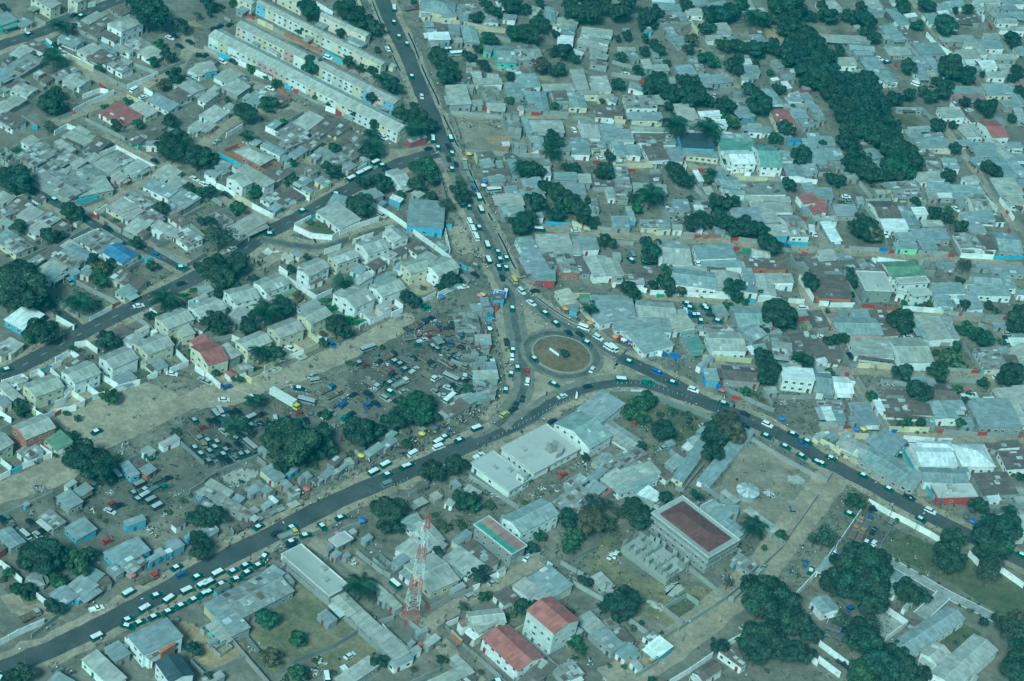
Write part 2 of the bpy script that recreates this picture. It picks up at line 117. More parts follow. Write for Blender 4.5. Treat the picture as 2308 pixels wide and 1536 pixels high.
(1787,1162,40,47,285,28,0,0,1),(1932,1209,40,51,284,28,0,0,1),(2045,1219,60,145,284,28,0,0,1),(1774,1604,57,30,286,28,0,0,1),(2166,1993,54,37,283,30,0,0,1),(-1789,-528,90,113,335,36,0,2,3),(-1778,-226,57,70,333,32,0,0,0),(-1495,-159,128,72,339,32,0,3,2),(-1480,-233,56,65,326,30,0,0,2),(-1432,-485,60,62,326,28,0,3,1),(-1380,-502,46,72,334,26,0,9,0),(-1366,-447,20,65,325,26,0,10,0),
(-1600,-924,122,87,50,60,1,1,2),(-1497,-805,118,88,52,60,1,1,0),(-1392,-681,121,87,53,60,1,1,0),(-1291,-560,124,88,51,60,1,1,2),(-1258,-381,125,89,51,60,1,1,2),(-1220,-400,109,51,307,46,0,1,2),(-1161,-269,122,87,49,60,1,1,0),(-1542,-716,26,73,333,28,0,3,0),(-1526,-882,23,35,321,34,0,1,0),(-1323,-620,54,17,310,34,0,1,2),(-1255,-630,57,52,318,28,0,0,0),(-1358,-760,49,53,323,26,0,0,0),
(-1337,-725,59,23,321,28,0,0,0),(-1693,-886,43,23,53,28,2,1,0),(-1708,-958,116,35,322,30,0,1,0),(-1716,-1021,52,37,320,32,0,0,2),(-1785,-709,64,70,338,34,0,1,2),(-1799,-750,31,45,329,34,0,4,2),(-1819,-707,15,44,322,34,0,1,0),(-1130,-489,68,66,324,60,0,7,2),(-1653,-165,36,42,349,30,0,0,2),(-1165,-353,54,38,339,28,0,3,0),(-1698,-178,36,36,323,30,0,0,3),(-1319,-437,18,21,319,24,0,2,0),
(-1143,-265,105,67,55,60,1,1,0),(-1056,-129,113,97,43,50,1,1,0),(-960,-30,121,86,52,60,1,1,0),(-825,122,117,67,58,60,1,1,0),(-632,-8,116,115,55,60,1,1,0),(-522,100,125,89,50,60,1,1,0),(-627,145,38,84,326,46,0,1,0),(-689,-10,40,48,327,64,0,1,0),(-572,-57,72,29,321,30,0,1,0),(-516,-6,46,46,319,36,0,1,2),(-848,-297,119,86,49,60,1,1,2),(-760,-176,116,82,56,60,1,1,2),
(-946,-419,120,79,52,60,1,1,2),(-1023,-495,87,53,320,50,0,1,1),(-1085,-544,93,128,45,60,1,7,2),(-1098,-489,52,33,309,64,0,7,2),(-990,-594,35,32,317,28,2,7,0),(-947,-538,50,32,34,28,2,1,1),(-899,-37,24,70,316,28,0,5,2),(-975,-102,72,95,321,28,0,4,1),(-809,89,29,59,316,26,0,3,0),(-799,-81,39,86,318,26,0,9,0),(-1042,-217,55,70,339,26,0,9,0),(-962,-51,30,44,333,28,0,1,0),
(-555,198,39,67,315,28,0,0,1),(-1198,-115,46,50,313,30,0,0,1),(-1079,-47,42,53,334,30,0,3,1),(-527,244,19,43,297,30,0,0,1),(-1199,-171,21,46,321,30,0,1,0),(-456,-22,19,29,313,24,0,9,1),(-137,183,53,31,288,30,0,0,1),(-163,130,47,43,292,30,0,0,1),(-189,14,98,96,287,36,0,4,1),(-278,-136,46,35,311,30,5,0,1),(-123,12,29,34,292,26,0,3,1),(-113,-57,40,60,285,28,0,1,1),
(-98,-88,28,43,287,28,0,0,7),(-73,-292,55,93,284,30,0,1,1),(-57,-229,55,37,286,28,0,0,1),(-65,-352,21,91,260,28,0,0,1),(-55,-391,32,67,278,28,0,4,1),(-90,-433,42,79,297,28,0,0,1),(-141,-501,49,113,321,30,0,0,1),(-135,-444,21,70,301,26,0,1,1),(174,337,70,62,303,32,0,10,2),(209,292,36,47,281,26,0,0,8),(219,255,22,31,255,26,0,0,3),(342,325,127,117,282,34,0,0,0),
(-90,217,36,44,290,40,0,3,3),(-118,133,23,43,292,28,0,0,1),(-105,104,23,22,288,26,0,11,3),(-90,187,30,15,286,26,0,7,7),(78,441,77,80,278,36,0,0,7),(-106,-223,33,47,290,26,0,0,1),(-172,-33,17,43,290,26,0,0,1),(369,260,66,157,311,36,0,0,0),(-163,-108,22,18,288,24,0,3,1),(251,370,24,40,283,24,0,5,8),(-58,-183,15,19,291,24,5,2,1),(494,245,95,222,283,34,0,0,0),
(460,204,39,93,298,30,0,1,0),(535,151,129,137,305,36,0,0,0),(644,302,86,95,303,38,0,10,0),(703,190,109,61,292,42,0,6,1),(682,219,20,50,293,60,0,6,1),(793,325,41,175,283,30,0,4,0),(836,228,136,116,17,44,1,1,0),(935,348,88,100,52,34,1,0,1),(978,248,58,54,294,30,0,0,1),(944,230,51,25,300,28,0,2,1),(807,457,73,46,293,30,0,0,1),(931,445,142,132,18,38,1,0,1),
(649,377,60,46,287,28,0,0,1),(710,358,29,15,280,26,0,3,1),(543,354,150,103,12,40,1,1,0),(404,335,126,95,282,34,0,0,0),(369,541,76,41,279,34,0,1,0),(467,591,69,151,285,34,0,3,0),(448,537,43,67,282,30,0,9,0),(683,638,175,114,8,38,1,0,0),(823,669,138,113,283,34,0,1,0),(801,637,68,43,288,32,0,0,0),(928,653,43,59,267,30,0,0,0),(911,757,102,42,282,32,0,0,0),
(985,702,142,71,281,36,0,1,0),(1033,769,63,127,283,36,0,1,0),(1073,748,19,57,282,28,0,2,0),(1059,293,80,130,8,34,1,4,1),(1024,372,29,84,309,26,0,0,1),(1034,407,35,33,274,26,0,7,1),(1138,333,134,61,289,32,0,3,1),(1196,360,152,46,291,32,0,3,1),(1143,561,42,43,291,30,0,0,7),(1218,546,108,52,290,30,0,3,1),(788,0,78,52,283,34,0,0,3),(761,80,22,86,327,34,0,0,0),
(904,43,141,84,11,36,1,3,1),(1125,85,80,132,279,64,0,2,0),(1097,143,23,92,292,60,0,0,0),(1115,156,28,49,288,64,0,1,0),(1235,159,49,108,14,30,1,1,0),(1028,-7,39,48,291,26,0,9,1),(1227,256,28,43,299,30,0,2,0),(570,235,26,87,282,30,0,11,3),(1444,855,139,130,287,64,3,9,1),(1609,925,44,147,296,60,3,3,0),(1562,838,44,24,172,50,3,3,0),(1639,857,56,95,300,54,3,3,0),
(1770,964,77,134,285,36,0,0,0),(1944,1092,122,71,15,34,1,0,2),(1871,1054,26,38,287,30,0,0,2),(1955,1014,70,167,283,34,0,0,0),(1874,904,107,64,288,32,0,0,0),(1748,862,81,70,285,32,0,0,0),(2042,1124,104,48,285,32,0,0,0),(2094,1057,38,34,277,30,0,0,0),(1811,896,38,25,288,26,0,2,1),(1264,790,161,138,282,36,0,3,5),(1254,896,26,139,285,30,0,0,1),(1598,1011,86,148,282,36,0,5,0),
(1987,781,32,57,289,28,0,0,1),(1262,587,19,59,294,28,0,12,4),(1315,621,52,37,277,30,0,0,4),(1388,633,52,68,285,36,0,0,2),(1369,537,192,114,18,36,1,0,4),(1486,608,170,75,288,32,0,3,2),(1429,423,100,160,286,34,0,1,0),(1444,362,23,154,278,30,0,1,0),(1594,444,141,158,20,38,1,1,0),(1628,505,56,82,275,36,0,1,0),(1673,634,163,60,291,40,0,1,0),(1743,652,145,82,288,40,0,1,0),
(1644,606,109,24,292,36,0,0,1),(1757,724,37,41,285,36,0,1,0),(1933,512,135,97,288,32,0,4,2),(1968,517,61,147,281,32,0,3,1),(1979,590,43,60,283,30,0,0,1),(2054,668,55,65,280,34,0,2,1),(2069,597,87,84,310,36,0,1,4),(2070,730,37,51,280,30,0,0,0),(1248,341,132,96,279,32,0,3,2),(1261,264,15,82,295,26,0,2,0),(1233,109,68,149,8,34,1,0,0),(1308,111,76,101,15,34,1,2,2),
(1342,151,17,43,268,28,0,2,0),(1621,268,40,62,289,30,0,0,1),(1673,265,40,37,282,30,0,0,1),(1524,142,33,68,279,28,0,3,1),(1706,199,124,105,9,32,1,3,1),(1555,63,83,171,285,32,0,3,1),(1726,118,61,152,287,32,0,0,1),(1899,170,55,145,288,32,0,0,1),(1831,226,34,62,288,28,0,2,1),(1912,227,34,45,287,28,0,2,1),(1998,263,120,88,286,34,0,1,0),(2053,309,97,60,289,34,0,1,0),
(1818,266,28,39,285,24,0,7,1),(1381,-2,50,78,283,30,0,0,1),(1265,-33,55,100,285,30,0,4,1),(1458,35,71,30,287,30,0,2,0),(2062,522,47,26,274,30,0,1,4),(-177,20,23,27,294,26,0,3,1),(-129,-167,22,28,296,26,0,4,1),(-164,-164,22,30,293,24,0,3,1),(-95,-185,22,29,291,26,0,0,1),(-141,-215,22,26,294,24,0,3,1),(-105,-224,22,32,290,26,0,4,1),(-59,-272,22,35,290,26,0,3,1),
(-164,70,23,29,288,26,0,4,1),(-165,-52,23,30,294,24,0,3,1),(-94,-115,22,29,291,26,0,4,1),(-254,29,23,21,288,24,0,3,1),(-124,170,29,30,290,26,0,3,1),(-75,-352,32,44,279,26,0,3,1),(-38,-368,27,28,285,26,0,4,1),(-108,-487,23,47,310,28,0,3,1),(-53,-440,22,35,306,26,0,4,1),(-140,-128,17,22,293,22,0,3,1),(-131,6,23,29,288,24,0,4,1),(-316,-712,28,30,317,26,0,3,1),
(-455,-860,24,32,324,24,0,3,1),(-625,-1091,18,19,321,24,0,4,1),(-712,-1195,21,24,320,26,0,3,1),(-642,-1014,22,29,323,24,0,3,1),(-1566,-1156,126,91,51,60,1,1,5),(-1662,-1271,80,92,60,60,1,1,2),(-1477,-1162,79,69,321,32,0,5,2),(-1557,-1261,60,42,329,30,0,4,0),(-1533,-1236,43,31,321,32,0,0,0),(-1166,-1121,40,38,332,30,0,1,0),(-1110,-1043,29,70,321,28,0,9,0),(-1204,-1232,77,35,315,28,0,0,3),
(-1143,-1215,41,45,326,28,0,0,5),(-1181,-1195,40,42,322,24,0,3,1),(-1373,-1367,21,40,327,26,0,9,2),(-1326,-1388,41,61,328,28,0,0,1),(-1352,-1454,74,56,322,36,0,0,1),(-1381,-1564,80,54,326,32,0,4,1),(-1279,-1579,71,78,321,32,0,0,3),(-1118,-1491,30,67,309,34,0,0,3),(-977,-1451,26,43,327,30,0,3,0),(-1482,-1690,87,59,321,32,0,0,1),(-934,-1271,33,40,323,30,0,1,3),(-911,-1341,32,37,329,28,0,0,1),
(-967,-1554,41,45,323,28,0,0,3),(-917,-1490,17,59,317,28,0,0,3),(-1486,-1505,18,20,329,20,0,9,3),(-1414,-1450,18,25,324,28,5,3,1),(-886,-1234,98,35,335,28,0,1,1),(-838,-1303,188,35,334,30,0,4,1),(-910,-1345,34,53,338,28,0,4,8),(-922,-1330,27,49,345,28,0,3,1),(-812,-1264,34,31,336,26,0,0,1),(-811,-1234,27,30,331,26,0,3,1),(-775,-1208,36,43,318,30,0,0,1),(-763,-1175,35,30,316,30,0,4,1),
(-731,-1192,37,32,326,28,0,0,1),(-726,-1104,79,49,319,32,0,0,2),(-669,-1142,39,27,320,28,0,0,1),(-637,-1164,32,35,314,28,0,4,1),(-633,-1182,21,38,317,26,0,1,1),(-696,-1236,37,16,319,28,0,2,1),(-704,-1253,26,59,323,24,0,0,1),(-747,-1303,30,24,325,24,0,1,1),(-522,-956,31,72,333,30,0,3,1),(-495,-986,17,54,331,26,0,0,1),(-479,-953,36,23,310,28,0,1,1),(-461,-944,15,23,332,26,0,3,1),
(-543,-1039,30,44,332,26,0,0,1),(-518,-1024,20,31,319,26,0,1,1),(-609,-1071,32,25,320,28,0,0,1),(-564,-1079,23,20,328,26,0,0,1),(-578,-1086,20,20,333,26,0,3,1),(-405,-859,31,73,326,28,0,0,1),(-362,-806,35,65,329,28,0,0,1),(-359,-750,26,39,328,26,0,0,1),(-321,-766,31,51,325,28,0,3,1),(-665,-1059,23,43,328,26,0,0,3),(-782,-988,44,20,322,26,0,0,1),(-540,-813,24,37,317,28,0,3,1),
(-869,-1457,46,43,323,28,0,0,1),(-858,-1446,24,28,314,28,0,1,1),(-875,-1479,21,28,317,26,0,11,3),(-432,-1375,48,74,323,34,3,9,1),(-402,-1310,21,24,319,24,0,1,1),(-348,-1331,24,35,324,26,0,0,1),(-206,-1208,68,63,311,32,0,0,0),(-787,-1403,31,23,320,12,5,3,1),(-764,-1375,30,31,318,12,5,3,1),(-743,-1352,25,27,309,12,5,3,1),(-725,-1329,25,21,329,14,5,1,1),(-688,-1280,23,27,327,12,5,0,1),
(-665,-1258,23,32,323,12,5,9,1),(-625,-1221,28,43,321,12,5,10,1),(-596,-1173,21,22,315,12,5,3,1),(182,-673,174,246,322,37,3,9,0),(57,-845,193,119,324,35,3,9,0),(134,-869,37,24,323,64,0,9,0),(231,-681,60,34,317,60,4,9,1),(325,-527,130,183,54,50,1,0,0),(380,-364,115,161,329,50,0,0,0),(189,-1087,192,100,50,66,1,0,0),(97,-1218,189,78,323,60,3,7,1),(336,-913,97,138,329,34,0,4,1),
(404,-821,58,54,328,32,0,0,0),(330,-809,48,82,321,30,0,4,1),(401,-743,35,86,329,30,0,0,1),(433,-664,84,74,319,32,0,4,1),(468,-751,67,86,322,34,0,1,1),(-149,-1245,110,67,311,32,0,1,0),(-31,-1233,29,74,328,32,0,0,2),(-151,-1037,33,34,319,26,0,10,1),(-93,-954,39,26,314,28,0,0,1),(-97,-1057,31,31,340,26,0,9,0),(-199,-1089,35,48,321,26,5,1,1),(-218,-1122,25,26,331,26,5,0,1),
(-198,-1000,16,26,318,24,5,3,1),(-28,-963,56,31,332,22,0,9,1),(444,-843,15,61,324,30,0,7,1),(98,-1092,22,41,352,26,0,0,1),(-155,-533,56,102,323,30,0,3,1),(-254,-683,19,24,325,24,5,1,1),(768,-981,282,169,321,80,3,9,1),(846,-837,92,80,327,46,0,0,1),(881,-803,35,86,272,50,0,0,1),(910,-899,89,59,324,40,0,0,1),(738,-561,48,239,340,34,0,0,2),(775,-443,91,74,316,32,0,0,1),
(869,-483,53,374,337,30,0,0,0),(612,-632,136,42,322,30,0,3,0),(542,-748,49,177,313,32,0,0,0),(529,-706,72,195,307,36,0,1,0),(497,-648,33,170,326,34,0,4,1),(477,-490,155,66,327,34,0,1,0),(681,-576,45,74,329,30,0,0,1),(724,-470,33,44,330,30,0,2,1),(696,-512,74,21,326,26,0,3,1),(779,-344,28,55,328,26,0,0,1),(570,-846,92,45,345,30,0,1,1),(601,-798,71,68,325,30,0,2,0),
(1012,-810,137,35,321,30,0,1,1),(894,-709,72,25,320,28,0,1,1),(657,-466,30,32,306,24,0,0,3),(496,-612,55,156,314,30,0,4,1),(1224,-237,26,49,322,28,0,1,2),(770,-787,15,37,318,24,0,0,1),(1256,-91,81,37,286,32,0,2,1),(1296,-83,81,46,281,32,0,0,1),(1399,-48,125,76,288,34,0,0,1),(1361,-87,33,43,282,30,0,0,1),(1569,44,73,190,282,34,0,3,0),(1713,78,104,100,288,36,0,0,0),
(1809,40,54,51,286,30,0,0,1),(1923,133,171,168,284,38,0,0,1),(2042,158,127,72,288,38,0,1,1),(1659,4,60,34,286,28,0,0,1),(1360,-276,94,80,339,38,0,1,2),(1321,-237,38,91,340,36,0,1,2),(1431,-192,33,59,327,32,0,0,1),(1474,-243,98,185,333,40,0,0,1),(1481,-337,182,115,328,36,0,0,1),(1501,-354,99,55,326,46,0,0,1),(1566,-393,80,96,337,36,0,0,1),(1276,-225,39,42,314,28,0,0,1),
(1663,-232,148,130,18,46,1,2,0),(1670,-178,145,54,16,50,2,2,0),(1822,-178,133,126,17,40,2,2,0),(1587,-251,102,20,286,32,0,1,0),(1701,-338,173,82,14,38,1,0,0),(1791,-277,57,22,286,34,0,0,0),(1738,-421,72,165,290,40,3,9,7),(1901,-319,122,133,287,36,0,3,1),(1891,-399,40,46,284,34,0,2,0),(1994,-330,41,42,278,30,0,1,1),(1970,-57,43,79,286,40,0,3,0),(1988,-146,105,97,286,36,0,3,0),
(1994,-377,35,37,288,30,0,1,1),(1966,-513,106,96,41,36,1,1,0),(1901,-77,26,47,260,26,0,3,1),(1256,-285,26,21,280,20,5,0,1),(1979,-598,20,32,292,40,0,2,2),(1238,-214,16,53,295,24,0,2,2),(-1104,-1644,78,127,318,32,0,0,3),(-1068,-1692,51,77,333,30,0,4,1),(-1090,-1672,32,78,321,34,0,0,1),(-1118,-1738,48,34,325,30,0,0,1),(-1016,-1647,22,42,321,30,0,0,3),(-1000,-1613,35,27,317,30,0,1,3),
(-975,-1598,18,22,313,30,0,2,3),(-958,-1563,31,47,320,30,0,0,3),(-1244,-1898,69,60,326,30,0,0,3),(-1203,-1847,71,87,331,30,0,0,3),(-1182,-1797,51,75,337,30,0,0,3),(-1140,-1797,35,40,311,28,0,3,1),(-1344,-1864,45,40,32,30,2,1,1),(-913,-2029,100,147,316,64,0,0,0),(-872,-2053,28,58,323,56,0,13,5),(-906,-2081,36,53,322,46,0,3,0),(-821,-2149,102,86,311,64,1,8,0),(-1034,-2184,144,59,323,38,0,1,0),
(-1015,-2097,67,54,319,34,0,0,1),(-1008,-2068,15,39,270,34,0,0,1),(-1499,-1748,27,29,330,32,0,3,7),(-1148,-2272,65,59,338,30,0,0,1),(-870,-1531,15,28,324,30,0,0,3),(-717,-2128,25,30,322,30,0,1,1),(-654,-1721,217,121,52,36,1,4,1),(-627,-1631,55,93,331,38,0,0,1),(-567,-1609,50,20,314,30,0,0,1),(-721,-1846,162,67,316,36,0,0,1),(-731,-1912,82,46,321,30,0,1,3),(-766,-1714,20,52,321,28,0,3,3),
(-487,-1561,247,90,322,44,3,9,1),(-356,-1679,93,63,319,34,0,1,1),(-278,-1745,100,55,320,34,0,1,1),(-187,-1820,125,62,317,34,0,1,1),(-407,-1750,56,37,321,28,0,0,1),(-267,-1570,59,26,322,30,0,1,1),(-237,-1605,35,42,327,30,0,1,1),(-203,-1626,44,31,318,28,0,1,1),(-217,-1413,33,60,327,30,0,0,1),(-278,-1421,60,32,323,24,4,9,1),(-435,-1446,26,31,328,30,0,0,1),(-400,-1440,20,24,325,30,0,0,1),
(-269,-1969,52,143,324,30,0,1,1),(-213,-1904,18,67,328,30,0,1,1),(-142,-1877,35,73,315,30,0,0,0),(-310,-1951,32,20,314,14,0,2,1),(-697,-2120,28,57,319,32,0,1,1),(-200,-1350,34,53,327,30,0,0,0),(-182,-1468,51,40,323,30,0,0,0),(-777,-1905,19,27,327,24,4,9,1),(-703,-1970,30,53,327,16,4,9,1),(-741,-1954,18,33,314,20,0,0,1),(-464,-1423,21,32,335,30,0,4,1),(-229,-1396,15,32,319,28,0,1,1),
(-107,-1445,120,146,47,36,1,1,2),(-185,-1348,87,84,326,34,0,1,0),(-9,-1353,113,80,325,34,0,1,0),(40,-1306,129,60,321,34,0,3,0),(-29,-1412,48,27,314,28,0,0,1),(-9,-1485,23,51,315,30,0,9,1),(291,-1377,116,106,320,40,0,0,2),(234,-1438,114,60,322,36,0,1,0),(153,-1478,55,65,319,32,0,3,0),(316,-1610,136,121,320,110,1,7,13),(207,-1738,181,121,319,50,1,7,0),(96,-1655,61,95,321,56,0,1,2),
(102,-1629,123,70,25,56,1,1,2),(78,-1686,46,60,324,40,0,2,2),(35,-1660,30,31,306,40,0,12,0),(465,-1543,127,65,316,32,0,1,1),(443,-1482,16,78,312,32,0,4,1),(514,-1591,98,59,317,34,0,0,1),(470,-1309,76,51,314,30,0,1,1),(-96,-1725,18,41,310,28,0,0,1),(-57,-1760,27,54,325,30,0,9,1),(-106,-1821,23,43,319,30,0,1,0),(30,-1901,45,140,312,30,0,1,1),(51,-1837,78,30,319,30,0,1,1),
(82,-1896,36,44,324,30,0,3,1),(299,-1812,54,122,331,34,0,3,1),(399,-1771,69,77,311,30,0,4,1),(-120,-1787,18,23,332,26,0,0,1),(398,-1604,24,66,321,40,0,9,1),(-90,-1777,15,15,324,22,0,7,7),(-114,-1302,59,56,333,32,0,1,0),(124,-1354,15,33,319,30,0,9,0),(687,-1570,61,68,323,32,0,2,3),(655,-1526,38,41,322,30,0,4,0),(671,-1626,15,24,316,24,0,1,5),(581,-1623,43,68,325,30,0,0,0),
(552,-1561,75,65,308,30,0,3,0),(619,-1669,38,26,312,26,0,1,0),(959,-1061,80,53,327,30,0,4,1),(948,-1525,49,15,311,36,0,3,0),(936,-1550,93,31,325,32,0,3,0),(854,-1636,98,48,51,32,1,3,0),(874,-1643,18,66,319,26,0,0,0),(642,-1123,199,116,324,40,4,9,1),(519,-1503,41,36,311,28,0,4,1),(1015,-1073,15,22,326,20,0,0,1),(1501,-1006,106,67,57,32,1,0,0),(1608,-1230,320,78,50,38,1,0,0),
(1646,-1136,22,138,315,34,0,0,0),(1634,-1332,85,70,54,40,1,1,0),(1733,-1346,275,99,56,42,1,1,0),(1565,-1209,41,69,327,30,0,3,1),(1247,-1197,72,72,307,34,0,0,0),(1246,-989,32,81,335,34,0,0,0),(1321,-879,33,55,318,30,0,3,10),(1546,-1100,15,55,327,28,0,1,0),(1765,-1413,19,41,335,30,0,1,0),]
